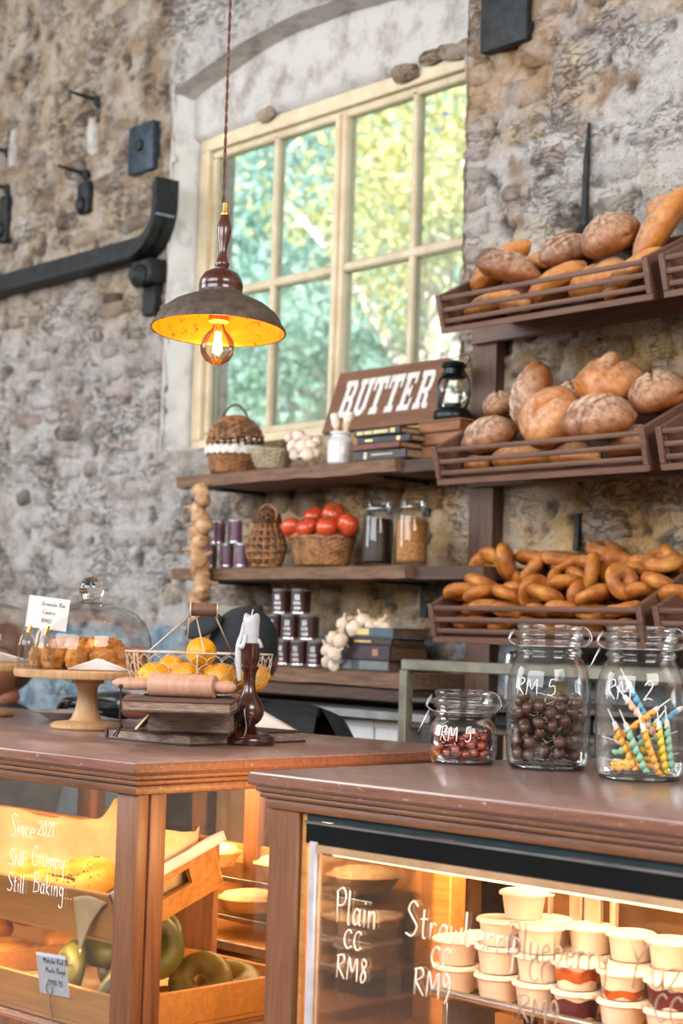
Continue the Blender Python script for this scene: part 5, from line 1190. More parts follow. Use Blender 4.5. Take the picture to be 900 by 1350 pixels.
# writing on the left glass
def glass_writing(t, M, Y, items, mat, r=.0013):
    for nm, tx, px, py, s, vs in items:
        p = hit_y(px, py, Y, M); b = BM(); write(b, tx, lambda a, c: Vector((p.x + a, Y - .001, p.z + c * vs)), s, r, .08); obj('lettering', b, mat, t, angle=180)
glass_writing(L, ML, .045, [('', 'Since', 14, 1101, .031, 1.35), ('', '2021', 50, 1101, .024, 1.2), ('', 'Still', 12, 1139, .024, 1.2), ('', 'Grumpy', 42, 1140, .029, 1.3), ('', 'Still', 10, 1173, .027, 1.25), ('', 'Baking...', 44, 1176, .03, 1.3)], M_WRITE, .0008)

# ---- right counter
R = thing('display_counter', 'right display counter with black light band and stacked cups inside', 'counter', RC, RA)
worktop(R, 0, 1.55, 0, .9)
b = BM(); bx(b, -.0015, 1.55, -.0015, .01, 1.178, 1.197, .003); obj('front_edge', b, M_EDGE, R)
b = BM(); bx(b, .026, .100, .028, .075, .62, 1.14, .003); obj('corner_post', b, M_POST, R)
b = BM(); bx(b, .100, .112, .036, .075, .62, 1.14, .002); obj('lit_post_edge', b, M_TRAY, R)  # lighter wood stands for the warm light on the post's inner edge
b = BM(); bx(b, .124, .142, .030, .044, .62, 1.092, .002); obj('steel_channel', b, plain('white_channel', '#b9b3b8', '#d2ccd0', .4, .2), R)
for x in (1.45,): b = BM(); bx(b, x, x + .07, .03, .08, .62, 1.14, .003); obj('corner_post', b, M_POST, R)
b = BM(); bx(b, .112, 1.45, .036, .075, 1.125, 1.140, .001); obj('black_band', b, plain('dark_teal_metal', '#1c2b30', '#263a40', .3), R)
b = BM(); bx(b, .112, 1.45, .030, .036, 1.120, 1.125, .001); obj('steel_bead', b, M_STEEL, R)
b = BM(); bx(b, .112, 1.45, .034, .070, 1.088, 1.120, .001); obj('black_band', b, M_BLACK, R)
b = BM(); bx(b, .142, 1.45, .028, .046, 1.076, 1.088, .001); obj('light_channel', b, plain('warm_channel', '#b08a66', '#c9a27c', .4, .2), R)
b = BM(); bx(b, .142, 1.45, .034, .037, .62, 1.076); obj('front_pane', b, M_PANE, R)
b = BM(); bx(b, .040, .044, .075, .43, .72, 1.14); obj('side_pane', b, M_PANE, R)
b = BM(); bx(b, .035, .085, .43, .475, .62, 1.14, .003); obj('rear_post', b, M_TRAY, R)
b = BM(); bx(b, .03, 1.5, .03, .88, .60, .72, .004); obj('deck', b, M_TRAY, R)
b = BM(); bx(b, .05, 1.5, .05, .86, .0, .60, .004); obj('base_cabinet', b, M_POST, R)
M_SLIDE = plain('warm_sliding_frame', '#b09a84', '#cdb8a2', .35, .3, scale=8, stretch=(6, 6, 1))
b = BM(); bx(b, .085, 1.47, .47, .475, .72, 1.12); obj('rear_pane', b, M_PANE, R)
for x0, x1 in ((.338, .366), (.37, .405), (.425, .437), (.290, .296)): b = BM(); bx(b, x0, x1, .455, .47, .72, 1.13, .003); obj('sliding_frame', b, M_SLIDE, R)
b = BM(); bx(b, .235, .262, .462, .475, .72, 1.13, .003); obj('sliding_frame', b, M_BLACK, R)
b = BM(); bx(b, .085, 1.47, .62, .63, .72, 1.13); obj('rear_panel', b, plain('brown_rear_panel', '#80552c', '#bd8648', .35, scale=3, stretch=(1, 1, 5), coat=.3), R)
b = BM(); bx(b, .145, 1.44, .315, .45, .806, .815, .002); obj('cup_shelf', b, M_PANE, R)
b = BM(); tube(b, [(.155, .312, .82), (1.44, .312, .82)], .0075, 12); ball(b, (.155, .312, .82), .0085, 10, 8); obj('front_rod', b, M_STEEL, R)
for x in (.17, .8, 1.4): b = BM(); bx(b, x, x + .012, .32, .45, .72, .806, .001); obj('shelf_support', b, M_STEEL, R)
strip(R, MR, .16, 1.40, .060, 1.070, 6, (1, .68, .40), 10, (0, .55, -1)); strip(R, MR, .16, 1.4, .43, 1.125, 5, (1, .66, .36), 8, (0, -.3, -1))
M_CUP = plain('frosted_cup_plastic', '#dcc6b2', '#f2e2d2', .35, scale=9, sss=.25); M_LID = plain('clear_white_lid', '#e4d2c2', '#f5e8dc', .3, scale=12)
M_JAM = plain('amber_filling', '#6b2408', '#b3591c', .35, scale=25); M_BERRY = plain('dark_berry_filling', '#2a0f14', '#5a2028', .35, scale=25)
def cup(kind):
    t = thing('dessert_cup', 'x', 'cup', (0, 0, 0), 0, 'cups stacked in the right display')
    b = BM(); lathe(b, [(.030, 0), (.032, .002), (.0375, .0375), (.0385, .0385)], 28); obj('cup_body', b, M_CUP, t)
    if kind:
        b = BM(); lathe(b, [(.0325, .003), (.0352, .018), (.0368, .032), (.034, .034)] if kind == 2 else [(.0323, .003), (.0345, .013), (.0335, .018)] if kind == 1 else [(.0352, .015), (.0372, .034), (.036, .036)], 28, cap0=False); b_ = b
        for v in b_.verts: v.co.z += .003 * math.sin(5 * math.atan2(v.co.y, v.co.x)); v.co.x *= 1.008; v.co.y *= 1.008
        obj('filling', b, [None, M_JAM, M_BERRY, M_JAM][kind], t)
    b = BM(); lathe(b, [(.0385, .0380), (.0435, .0395), (.0435, .043), (.040, .046), (.036, .047), (.034, .0445), (.001, .0445)], 28); obj('lid', b, M_LID, t)
    b = BM(); box(b, (.047, 0, .0410), (.012, .014, .0025), None, .001); obj('lid_tab', b, M_LID, t); return t
protos = {k: cup(k) for k in (0, 1, 2, 3)}; used = set()
def put_cup(kind, x, y, lvl, label):
    if kind in used: o = dup(protos[kind], None, None, label)
    else: o = protos[kind]; used.add(kind)
    o['label'] = label; o.location = MR @ Vector((x, y, .8155 + lvl * .0475)); o.rotation_euler = (0, 0, random.uniform(-.5, .7))
def colx(px, py, y=.36): return hit_y(px, py, y, MR).x
cols = [(600, 1300, .36, 2, 0, 0, 'leftmost front stack'), (657, 1320, .36, 3, 0, 0, 'second front stack from the left'), (709, 1300, .36, 3, 0, 0, 'third front stack from the left'), (760, 1320, .36, 2, 3, 2, 'fourth front stack from the left'),
        (820, 1330, .36, 2, 1, 0, 'fifth front stack, with amber filling,'), (882, 1340, .36, 2, 2, 0, 'front stack cut by the right edge of the photo'),
        (640, 1260, .43, 2, 0, 0, 'back stack behind the second front one'), (722, 1250, .43, 3, 0, 0, 'back stack between the tall front stacks'), (778, 1260, .43, 3, 0, 0, 'back stack behind the fourth front one'), (832, 1270, .43, 3, 0, 3, 'back stack behind the fifth front one'), (886, 1280, .43, 3, 0, 0, 'back stack at the right edge of the photo')]
W3 = {2: ('lower', 'upper'), 3: ('bottom', 'middle', 'top')}
for px, py, y, n, ktop, kmid, w in cols:
    x = colx(px, py, y)
    for l in range(n):
        k = ktop if l == n - 1 else kmid
        put_cup(k, x + random.uniform(-.002, .002), y, l, '%s cup, %s' % (W3[n][l], w.rstrip(',')))
xx = hit_y(690, 1205, .385, MR); put_cup(0, xx.x, .385, 3, 'single white cup crowning the stacks, highest in the right display')
M_WR2 = plain('pale_marker', '#e2d3c4', '#efe2d6', .6)
glass_writing(R, MR, .033, [('', 'Plain', 442, 1215, .040, 1.35), ('', 'CC', 453, 1249, .030, 1.0), ('', 'RM8', 443, 1288, .033, 1.15), ('', 'Strawberry', 535, 1232, .041, 1.25), ('', 'CC', 568, 1273, .03, 1.0), ('', 'RM9', 545, 1310, .036, 1.15)], M_WR2, .0016)
M_WR3 = plain('brownish_marker', '#9a8474', '#b39c8a', .6)  # darkened copy of the marker for letters backlit by the bright cups
glass_writing(R, MR, .033, [('', 'Blueberry', 669, 1258, .040, 1.25), ('', 'CC', 697, 1292, .03, 1.1), ('', 'RM9', 682, 1345, .036, 1.1), ('', 'Yuzu', 829, 1296, .05, 1.2), ('', 'CC', 862, 1345, .034, 1.1)], M_WR3, .0016)

# ================================================================== THINGS ON THE COUNTERS
TOP = 1.2005
# ---- clip-top jars
def jar_profile(s, h, kind):
    if kind == 'big':
        return [(.058, 0), (.066, .001), (.072, .006), (.0765, .02), (.078, .05), (.0785, .12), (.077, .155), (.072, .18), (.064, .199), (.058, .207), (.0585, .211), (.0615, .213), (.0615, .218), (.0585, .221), (.0585, .230), (.0605, .232), (.0605, .236)]
    return [(.048, 0), (.056, .001), (.0615, .006), (.0655, .02), (.0655, .05), (.063, .068), (.056, .080), (.052, .084), (.052, .088), (.055, .090), (.055, .095), (.052, .098), (.052, .104), (.0545, .107)]
def clip_jar(label, px, py, kind, text, tu):
    p = atz(px, py, TOP); t = thing('clip_top_jar', label, 'jar', (p.x, p.y, TOP)); prof = jar_profile(1, 1, kind); rn = prof[-1][0]; zt = prof[-1][1]
    face = math.atan2(CAM.y - p.y, CAM.x - p.x)
    b = BM(); lathe(b, prof, 56, cap0=True, cap1=False); inner = []
    obj('glass_body', b, M_JAR, t, angle=60)
    M_BASE = MATS.get('jar_base') or thin_glass('jar_base', (.86, .93, .95), (.6, .74, .8), 2.0, .03, 1.5)
    b = BM(); tube(b, [((prof[2][0] - .006) * math.cos(a), (prof[2][0] - .006) * math.sin(a), .0055) for a in [2 * PI * k / 48 for k in range(48)]], .005, 8, closed=True); obj('thick_base', b, M_BASE, t, angle=180)
    b = BM(); lathe(b, [(rn - .002, zt), (rn + .0015, zt + .002), (rn + .003, zt + .008), (rn + .003, zt + .013), (rn - .001, zt + .016), (rn - .003, zt + .019), (rn + .001, zt + .022), (rn + .001, zt + .028), (rn - .004, zt + .031), (.001, zt + .0315)], 56); obj('lid', b, M_JAR, t, angle=60)
    M_RUB = MATS.get('pale_seal') or plain('pale_seal', '#a9b3b6', '#c2cbcd', .4)
    b = BM(); tube(b, [(rn * math.cos(a), rn * math.sin(a), zt + .0005) for a in [2 * PI * k / 48 for k in range(48)]], .0022, 6, closed=True); obj('seal', b, M_JAR, t, angle=180)
    rw = rn + .0035; b = BM(); tube(b, [(rw * math.cos(a), rw * math.sin(a), zt - .010) for a in [2 * PI * k / 48 for k in range(48)]], .0013, 6, closed=True); obj('neck_wire', b, M_STEEL, t, angle=180)
    e = face + PI / 2 + .1; u = Vector((math.cos(e), math.sin(e), 0)); w = Vector((-math.sin(e), math.cos(e), 0))       # clip on the right, hinge on the left
    b = BM()
    tube(b, smooth_pts([u * rw + w * .016 + Vector((0, 0, zt - .01)), u * (rw + .012) + w * .016 + Vector((0, 0, zt + .004)), u * (rw + .006) + w * .012 + Vector((0, 0, zt + .022)), u * (rw - .006) + Vector((0, 0, zt + .029)),
                        u * (rw + .006) - w * .012 + Vector((0, 0, zt + .022)), u * (rw + .012) - w * .016 + Vector((0, 0, zt + .004)), u * rw - w * .016 + Vector((0, 0, zt - .01))]), .0012, 6)
    obj('clip_loop', b, M_STEEL, t, angle=180)
    b = BM(); q = -u
    tube(b, smooth_pts([q * rw + w * .014 + Vector((0, 0, zt - .01)), q * (rw + .012) + w * .014 + Vector((0, 0, zt + .0)), q * (rw + .004) + w * .010 + Vector((0, 0, zt + .018)), q * (rw + .004) - w * .010 + Vector((0, 0, zt + .018)), q * (rw + .012) - w * .014 + Vector((0, 0, zt)), q * rw - w * .014 + Vector((0, 0, zt - .01))]), .0013, 6)
    obj('hinge_wire', b, M_STEEL, t, angle=180)
    if kind == 'small' or 'thin' in label:
        b = BM(); tube(b, smooth_pts([q * (rw + .006) + w * .012 + Vector((0, 0, zt - .006)), q * (rw + .024) + w * .012 + Vector((0, 0, zt - .046)), q * (rw + .026) - w * .012 + Vector((0, 0, zt - .046)), q * (rw + .006) - w * .012 + Vector((0, 0, zt - .006))], 3), .0012, 6); obj('lever_wire', b, M_STEEL, t, angle=180)
    # handwriting wrapped on the glass
    def rad(z):
        for (r0, z0), (r1, z1) in zip(prof, prof[1:]):
            if z0 <= z <= z1: return r0 + (r1 - r0) * (z - z0) / max(z1 - z0, 1e-6)
        return prof[-1][0]
    z0, off, sz = tu; b = BM()
    def F(a_, c_):
        z = z0 + c_; r = rad(z) + .0008; an = face + (off + a_) / .078; return Vector((r * math.cos(an), r * math.sin(an), z))
    write(b, text, F, sz, .0009, .1); obj('lettering', b, M_WRITE, t, angle=180)
    return t, p, prof
M_CHOC = plain('chocolate_coating', '#3d241b', '#634134', .35, scale=12, coat=.2, rnd=.3); M_STICK = plain('clear_stick', '#bdb6ae', '#ddd6cd', .4)
M_REDC = plain('amber_red_candy', '#5a1410', '#a5401a', .18, scale=6, coat=.6, rnd=.45)
def pops(center, zr0, zr1, R_, n, r, mat, name, label, group, seed, stick=.05):
    rs = random.Random(seed); pts = []; tries = 0
    proto = None
    while len(pts) < n and tries < 60000:
        tries += 1; a = rs.uniform(0, 2 * PI); q = (R_ - r) * rs.uniform(0, 1) ** .5; top = zr1 - .02 * (q / R_) * math.cos(a * 2 + 1) - .015 * rs.random()
        z = rs.uniform(zr0 + r, top); c = Vector((q * math.cos(a), q * math.sin(a), z))
        if any((c - d).length < r * 1.98 for d in pts): continue
        pts.append(c)
    for c in pts:
        if proto is None:
            proto = thing(name, label, 'candy', (0, 0, 0), 0, group); b = BM(); ball(b, (0, 0, 0), r, 16, 10); obj('candy_ball', b, mat, proto, angle=180)
            b = BM(); tube(b, [(0, 0, r * .9), (0, 0, stick)], .0009, 5); obj('stick', b, M_STICK, proto); o = proto
        else: o = dup(proto)
        d = (Vector((-c.x, -c.y, 0)) * .8 + Vector((rs.uniform(-.03, .03), rs.uniform(-.03, .03), rs.uniform(-.03, .012)))).normalized()
        L = c + d * stick
        if math.hypot(L.x, L.y) > R_ or L.z < .008: d = Vector((-c.x, -c.y, .01)).normalized()
        o.location = Vector(center) + c; o.rotation_euler = d.to_track_quat('Z', 'Y').to_euler()
t, p, pr_ = clip_jar('large glass clip-top jar marked RM 5, filled with round chocolate pops', 721, 1013, 'big', 'RM 5', (.137, -.066, .030))
pops((p.x, p.y, TOP), .010, .128, .071, 78, .0115, M_CHOC, 'chocolate_pop', 'round brown chocolate pop on a thin stick in the tall jar', 'chocolate pops in the tall jar', 5)
t, p, pr_ = clip_jar('small low glass clip-top jar marked RM 5, holding amber-red candies', 609, 1006, 'small', 'RM 5', (.044, -.055, .028))
pops((p.x, p.y, TOP), .009, .052, .058, 52, .0085, M_REDC, 'amber_candy', 'glossy amber-red ball candy in the small low jar', 'candies in the small jar', 8, .022)
t, p, pr_ = clip_jar('large glass clip-top jar marked RM 2, holding twisted candles, thin wire hanging', 842, 1028, 'big', 'RM 2', (.140, -.066, .033))
# twisted birthday candles
CCOL = {'orange': ('#e59a35', '#f5b95a'), 'yellow': ('#d8b830', '#efd95c'), 'green': ('#7fb59a', '#a5d0b8'), 'blue': ('#4f97b8', '#7fbcd6'), 'peach': ('#e2b39a', '#f3cdb8')}
CM = {k: plain('candle_%s' % k, v[0], v[1], .4, scale=10, sss=.2) for k, v in CCOL.items()}; M_HOLD = plain('white_candle_holder', '#cfd2cf', '#e8e9e6', .35)
CP = {}
def tcandle(k):
    t = thing('twisted_candle', 'x', 'candle', (0, 0, 0), 0, 'twisted candles in the right jar')
    b = BM(); L = .080
    n = 40; tube(b, [(.0012 * math.cos(i * .9), .0012 * math.sin(i * .9), L * i / n) for i in range(n + 1)], [.0052 + .0012 * math.cos(i * .95) for i in range(n + 1)], 8); obj('wax', b, CM[k], t, angle=180)
    b = BM(); tube(b, [(0, 0, L - .002), (0, 0, L + .010), (0, 0, L + .012), (0, 0, L + .036)], [.005, .0042, .0016, .0010], 8); obj('holder', b, M_HOLD, t); return t
face = math.atan2(CAM.y - p.y, CAM.x - p.x); fx = Vector((math.cos(face), math.sin(face), 0)); rx = Vector((-math.sin(face), math.cos(face), 0))
CD = [('orange', -.005, .018, .030, -.45, 'orange candle leaning left in the middle front'), ('green', .012, .016, .042, -.42, 'pale green candle leaning left beside the orange one'), ('orange', .034, .012, .028, -.35, 'orange candle leaning left, right of the middle'),
      ('yellow', .03, .016, .014, -.30, 'yellow candle low beside the right orange one'), ('yellow', .046, .014, .02, -.16, 'yellow candle nearly upright at the right'), ('green', .056, .016, .016, -.12, 'green candle nearly upright at the far right'),
      ('yellow', -.048, .03, .0, 1.35, 'yellow candle lying at the left'), ('orange', -.052, .022, .01, 1.45, 'orange candle lying low at the left'), ('blue', -.04, .018, -.01, 1.5, 'blue candle lying at the bottom left'), ('peach', .03, .075, .0, -.7, 'peach candle behind the middle'),
      ('blue', .0, .07, -.02, .9, 'blue candle crossing at the back'), ('green', -.045, .055, .0, 1.2, 'green candle lying across the left'), ('orange', -.04, .07, .015, .9, 'orange candle slanting at the upper left'), ('blue', .02, .09, -.02, -.5, 'blue candle standing at the back'),
      ('yellow', .058, .05, .0, -1.3, 'yellow candle lying at the right wall'), ('orange', .05, .02, -.02, -1.4, 'orange candle low at the right back'), ('yellow', -.02, .03, -.02, .6, 'yellow candle hidden at the back left')]
for k, u, z, f, lean, l in CD:
    if k not in CP: CP[k] = tcandle(k); o = CP[k]
    else: o = dup(CP[k])
    o['label'] = l + ' of the RM 2 jar'; d = (Vector((0, 0, 1)) * math.cos(lean) + rx * math.sin(lean)).normalized()
    q = rx * u + fx * f
    if q.length > .060: q = q * (.060 / q.length)
    if abs(lean) > 1: q = rx * (u * .35 if abs(u) < .05 else u * .3) - d * .03 + fx * f
    o.location = Vector((p.x, p.y, TOP + z)) + q; o.rotation_euler = d.to_track_quat('Z', 'Y').to_euler()

# ---- cake stands
def cake_stand(px, py, label, dome_label, sc=1.0):
    p = atz(px, py, TOP); t = thing('cake_stand', label, 'stand', (p.x, p.y, TOP))
    b = BM(); lathe(b, [(.078, 0), (.082, .004), (.082, .010), (.074, .016), (.040, .020), (.034, .026), (.026, .05), (.022, .075), (.025, .098), (.030, .104), (.038, .106), (.038, .118)], 36); obj('pedestal', b, M_LIGHTWOOD, t)
    b = BM(); lathe(b, [(.155, .118), (.168, .119), (.171, .124), (.171, .134), (.167, .138), (.001, .138)], 56); obj('plate', b, M_TRAY if False else M_LIGHTWOOD, t)
    d = thing('glass_dome', dome_label, 'dome', (p.x, p.y, TOP + .1385))
    b = BM(); prof = [(.148, 0), (.149, .01), (.148, .045), (.143, .078), (.130, .108), (.108, .130), (.078, .145), (.045, .152), (.018, .155)]
    lathe(b, prof, 64, cap0=False, cap1=False); obj('bell', b, M_DOME, d, angle=80)
    b = BM(); lathe(b, [(.026, .152), (.027, .156), (.021, .160), (.0205, .163)], 28); ball(b, (0, 0, .186), .0295, 28, 18); obj('knob', b, M_KNOB, d, angle=60)
    return p
M_KNOB, nt, bs = newmat('solid_glass'); bs.inputs['Base Color'].default_value = (.93, .97, .97, 1); bs.inputs['Roughness'].default_value = .01; bs.inputs['Transmission Weight'].default_value = 1.0; bs.inputs['IOR'].default_value = 1.5
pc = cake_stand(113, 961, 'turned pale wood cake stand on the left counter carrying golden bakes', 'clear glass dome with ball knob over the golden bakes')
cake_stand(-24, 943, 'second pale wood cake stand cut by the left edge of the photo', 'glass dome of the cake stand cut by the left photo edge')
M_GRAN = breadmat('golden_flapjack', '#5f3010', '#bd7826', '#e8aa4c', .15)
def chunk(seed, L, W_, H):
    rs = random.Random(seed); b = BM(); bmesh.ops.create_icosphere(b, subdivisions=4, radius=1)
    for v in b.verts:
        c = v.co.copy(); m_ = max(abs(c.x), abs(c.y), abs(c.z)); c = c.lerp(c / m_ * .9, .55); k = 1 + .18 * mnoise.noise(c * 2.2 + Vector((seed * 3.1, 0, 0))) + .16 * mnoise.noise(c * 6 + Vector((0, seed, 0))) + .09 * mnoise.noise(c * 13)
        v.co = Vector((c.x * L * k, c.y * W_ * k, c.z * H * k))
    me = mesh_of(b, 'flapjack', M_GRAN, True, 180); return me
CH = [chunk(k, .034, .028, .026) for k in range(4)]
rs = random.Random(5); zc = TOP + .1385
set_cols_ok = [set_cols(m, np.full((len(m.vertices), 3), .3)) for m in CH]
for i, (a, q, z) in enumerate([(-2.4, .10, 0), (-1.9, .105, 0), (-1.35, .10, 0), (-.8, .105, 0), (-.3, .10, 0), (.3, .1, 0), (1.0, .1, 0), (1.7, .1, 0), (2.4, .1, 0), (3.1, .1, 0), (-1.6, .045, 0), (0.2, .04, 0), (2.0, .045, 0), (-2.2, .055, 1), (-1.0, .05, 1), (.6, .05, 1), (-.3, .07, 1)]):
    o = bpy.data.objects.new('flapjack', CH[i % 4]); COL.objects.link(o); o.location = (pc.x + q * math.cos(a), pc.y + q * math.sin(a), zc + .025 + .022 * z); o.rotation_euler = (0, 0, rs.uniform(0, 6)); o.scale = (1, 1, 1.08)
    tag(o, 'crumbly golden baked chunk under the glass dome', 'pastry', 'golden bakes under the dome')
fdir = math.atan2(CAM.y - pc.y, CAM.x - pc.x); E1 = Vector((-math.sin(fdir), math.cos(fdir), 0)); E2 = Vector((math.cos(fdir), math.sin(fdir), 0))
MF = Matrix(((E1.x, -E2.x, 0, pc.x), (E1.y, -E2.y, 0, pc.y), (0, 0, 1, zc), (0, 0, 0, 1)))          # faces the photographer: +x right, -y near
sheet('paper_doily', MF, 1, 1, 14, 6, lambda u, v: (-.045 + u * .15, -.155 - .006 * v, .001 + (1 - abs(u - .45) * 2) * .028 * v if abs(u - .45) < .5 else .001), M_PAPER, 'white paper doily corner standing up at the front of the cake stand', 'paper')
sheet('paper_doily', Matrix.Translation(atz(-24, 943, TOP) - Vector((pc.x, pc.y, TOP))) @ MF, 1, 1, 10, 5, lambda u, v: (.03 + u * .12, -.12 - .02 * v, .002 + (1 - u) * .03 * v), M_PAPER, 'white paper corner on the cake stand cut by the left edge', 'paper')
# little glass card holder and card
hold = thing('glass_card_holder', 'pair of tiny glass bottles with gold clip holding a card', 'holder', MF @ Vector((-.125, -.075, .0)))
hold.location = MF @ Vector((-.118, -.125, -.0))
for i, (dx, r, h) in enumerate(((-.020, .021, .088), (.022, .019, .080))):
    b = BM(); o_ = E1 * dx; lathe(b, [(r, 0), (r, h * .6), (r * .85, h * .8), (r * .4, h * .93), (r * .25, h)], 28, Matrix.Translation(o_)); obj('bottle', b, M_DOME, hold, angle=60)
M_BRASS = plain('brass', '#a8803a', '#d6b266', .25, .9, scale=20)
b = BM(); tube(b, [E1 * -.005 + Vector((0, 0, .012)), E1 * .008 + Vector((0, 0, .085))], .0022, 6); tube(b, [E1 * -.018 + Vector((0, 0, .082)), E1 * -.014 + Vector((0, 0, .098))], [.006, .004], 8); tube(b, [E1 * .02 + Vector((0, 0, .078)), E1 * .026 + Vector((0, 0, .098))], [.005, .004], 8); obj('gold_clip', b, M_BRASS, hold)
cm = Matrix.Translation(MF @ Vector((-.145, -.105, .095))) @ MF.to_3x3().to_4x4() @ Matrix.Rotation(math.radians(6), 4, 'Y')
card('price_card', 'white handwritten card clipped above the glass dome stand', cm, .092, .072, M_PAPER, [('Granola Bar', .030, .053, .009), ('Cookie', .034, .034, .009), ('RM12', .034, .014, .009)], M_BLACKINK, False)
# plate
M_PLATE = plain('grey_glazed_plate', '#8f8a86', '#b5b1ad', .25, scale=10, coat=.4)
pp = atz(88, 949, TOP); b = BM(); lathe(b, [(.045, 0), (.05, .003), (.072, .016), (.088, .020), (.09, .022), (.086, .023), (.07, .020), (.045, .008), (.001, .007)], 44)
tag(obj('plate', b, M_PLATE), 'small grey glazed plate on the counter under the gloved hand', 'plate').location = (pp.x, pp.y, TOP)

# ---- books on the counter
gb = 'old books stacked on the left counter'
M_OLDP = plain('dusty_page_edges', '#5f4d45', '#a08c7f', .85, scale=30, stretch=(1, 1, 14), bmp=.3); cv1 = cov('counter_a', '#2f201b', '#4a332a'); cv2 = cov('counter_b', '#3a2620', '#55392f'); cv3 = cov('counter_c', '#3c2a25', '#594038')
q0, q1, q2 = atz(249, 984, TOP), atz(403, 978, TOP), atz(149, 966, TOP)
d1 = (q1 - q0); rz1 = math.atan2(d1.y, d1.x); d2 = q2 - q0
book('old_book', 'wide worn dark book lying open-edged at the bottom of the counter stack', (q0.x, q0.y, TOP), rz1, d1.length, min(d2.length, .27) * .95, .024, cv1, M_OLDP, gb)
q3, q4 = atz(196, 968, TOP + .024), atz(312, 968, TOP + .024); q3 = atz(192, 965, TOP + .025); q4 = atz(311, 966, TOP + .025); d = q4 - q3
book('old_book', 'thick old book with ragged page edges, second in the counter stack', (q3.x, q3.y, TOP + .025), math.atan2(RT.y, RT.x) - .04, d.length * .90, .18, .046, cv2, M_OLDP, gb)
q5, q6 = atz(159, 938, TOP + .072), atz(303, 939, TOP + .072); d = q6 - q5; rzb = math.atan2(RT.y, RT.x) - .02
bk = book('old_book', 'slim brown old book on top of the counter stack under the rolling pin', (q5.x, q5.y, TOP + .072), rzb, d.length * .93, .20, .024, cv3, M_OLDP, gb)
ZB = TOP + .0965
for o in [q for q in bpy.data.objects if q.get('group') == gb]:   # page edges face the room: turn the spine away
    for ch in o.children:
        if ch.name.startswith('cover'): 
            L_ = max(v.co.x for v in ch.data.vertices); W_ = max(v.co.y for v in ch.data.vertices)
            for v in ch.data.vertices: v.co.y = W_ - v.co.y
            ch.data.flip_normals()
        else:
            for v in ch.data.vertices: v.co.y = v.co.y if v.co.y > .01 else .003
sheet('loose_pages', Matrix.Translation(q3) @ R2(math.atan2(RT.y, RT.x) - .04), 1, 1, 8, 8, lambda u, v: (-.02 + .028 * u - .012 * math.sin(v * 3), .0 + .12 * v, .004 + .034 * u * (1 - .2 * v)), M_PARCH, 'loose curled pages at the left end of the thick book', 'pages')
# leather cord with tassels
b = BM(); c0_ = atd(159, 905, 3.66)
for s_ in ([(159, 905), (159, 925), (158, 945), (159, 958)], [(159, 956), (155, 963), (149, 970)], [(159, 956), (157, 964), (153, 971)]):
    tube(b, smooth_pts([atd(x, y, 3.62) for x, y in s_]), .0018, 6)
ball(b, atd(159, 905, 3.62), .005, 8, 6); ball(b, atd(159, 957, 3.62), .005, 8, 6); o = tag(obj('leather_cord', b, plain('dark_leather', '#1f1512', '#33231d', .6)), 'thin dark leather cord hanging at the left end of the books', 'cord')
# ---- rolling pin
pa, pb_ = atd(198, 908, 3.64), atd(284, 909, 3.60); ax = (pb_ - pa); Lb = ax.length; mid = (pa + pb_) / 2; mid.z = ZB + .0245; ax.z = 0
rp = thing('rolling_pin', 'pinkish wooden rolling pin lying on the stacked books', 'rolling pin', mid); rp.rotation_euler = (0, PI / 2, math.atan2(ax.y, ax.x))
b = BM(); h_ = Lb / 2; lathe(b, [(.014, -h_), (.0225, -h_ + .001), (.024, -h_ + .004), (.024, h_ - .004), (.0225, h_ - .001), (.014, h_)], 36); o = obj('barrel', b, M_ROLL, rp)
for s in (-1, 1):
    b = BM(); kk = .52 if s > 0 else 1.0; pr2 = [(.009, h_ - .001), (.011, h_ + .006 * kk), (.0135, h_ + .03 * kk), (.0135, h_ + .055 * kk), (.010, h_ + .075 * kk), (.004, h_ + .085 * kk)]
    lathe(b, [(r, s * z) for r, z in pr2], 24); obj('handle', b, M_ROLL, rp)
# ---- wire basket with lemons
wc = atd(262, 880, 3.80); WB = thing('wire_basket', 'cream wire basket with turned wooden handle holding lemons', 'basket', (wc.x, wc.y, ZB)); fd = math.atan2(CAM.y - wc.y, CAM.x - wc.x); WB.rotation_euler = (0, 0, fd + PI / 2)
M_WIRE = plain('cream_wire', '#b3a493', '#d8cab8', .45, .3, scale=20)
RX, RY, HB = .160, .105, .088
def bowl(a, t):                                          # t 0 rim .. 1 bottom edge
    k = (1 - .06 * t - .24 * t ** 4); return Vector((RX * k * math.cos(a), RY * k * math.sin(a), HB * (1 - t) + .003))
b = BM()
for t_ in (0, 1): tube(b, [bowl(2 * PI * k / 64, t_) for k in range(64)], .0022 if t_ == 0 else .0016, 6, closed=True)
obj('rim_wires', b, M_WIRE, WB, angle=180)
b = BM()
for k in range(6): tube(b, [bowl(2 * PI * k / 6 + .5, j / 8) for j in range(9)], .0017, 6)
for y in (-.05, 0, .05): tube(b, [(-.11, y, .003), (.11, y, .003)], .0014, 5)
obj('upright_wires', b, M_WIRE, WB, angle=180)
b = BM(); nc = 30; nr = 5
for r_ in range(nr):
    for k in range(nc):
        a0_ = 2 * PI * (k + .5 * (r_ % 2)) / nc; da = 2 * PI / nc; t0, t1, t2 = r_ / nr, (r_ + .3) / nr, (r_ + 1) / nr
        tube(b, [bowl(a0_ - da / 2 + (0), t0 if r_ else .02), bowl(a0_ - da / 2, t1)], .0008, 4, cap=False)
        tube(b, smooth_pts([bowl(a0_ - da / 2, t1), bowl(a0_ - da * .12, (t1 + t2) / 2), bowl(a0_, t2)], 2), .0008, 4, cap=False); tube(b, smooth_pts([bowl(a0_ + da / 2, t1), bowl(a0_ + da * .12, (t1 + t2) / 2), bowl(a0_, t2)], 2), .0008, 4, cap=False)
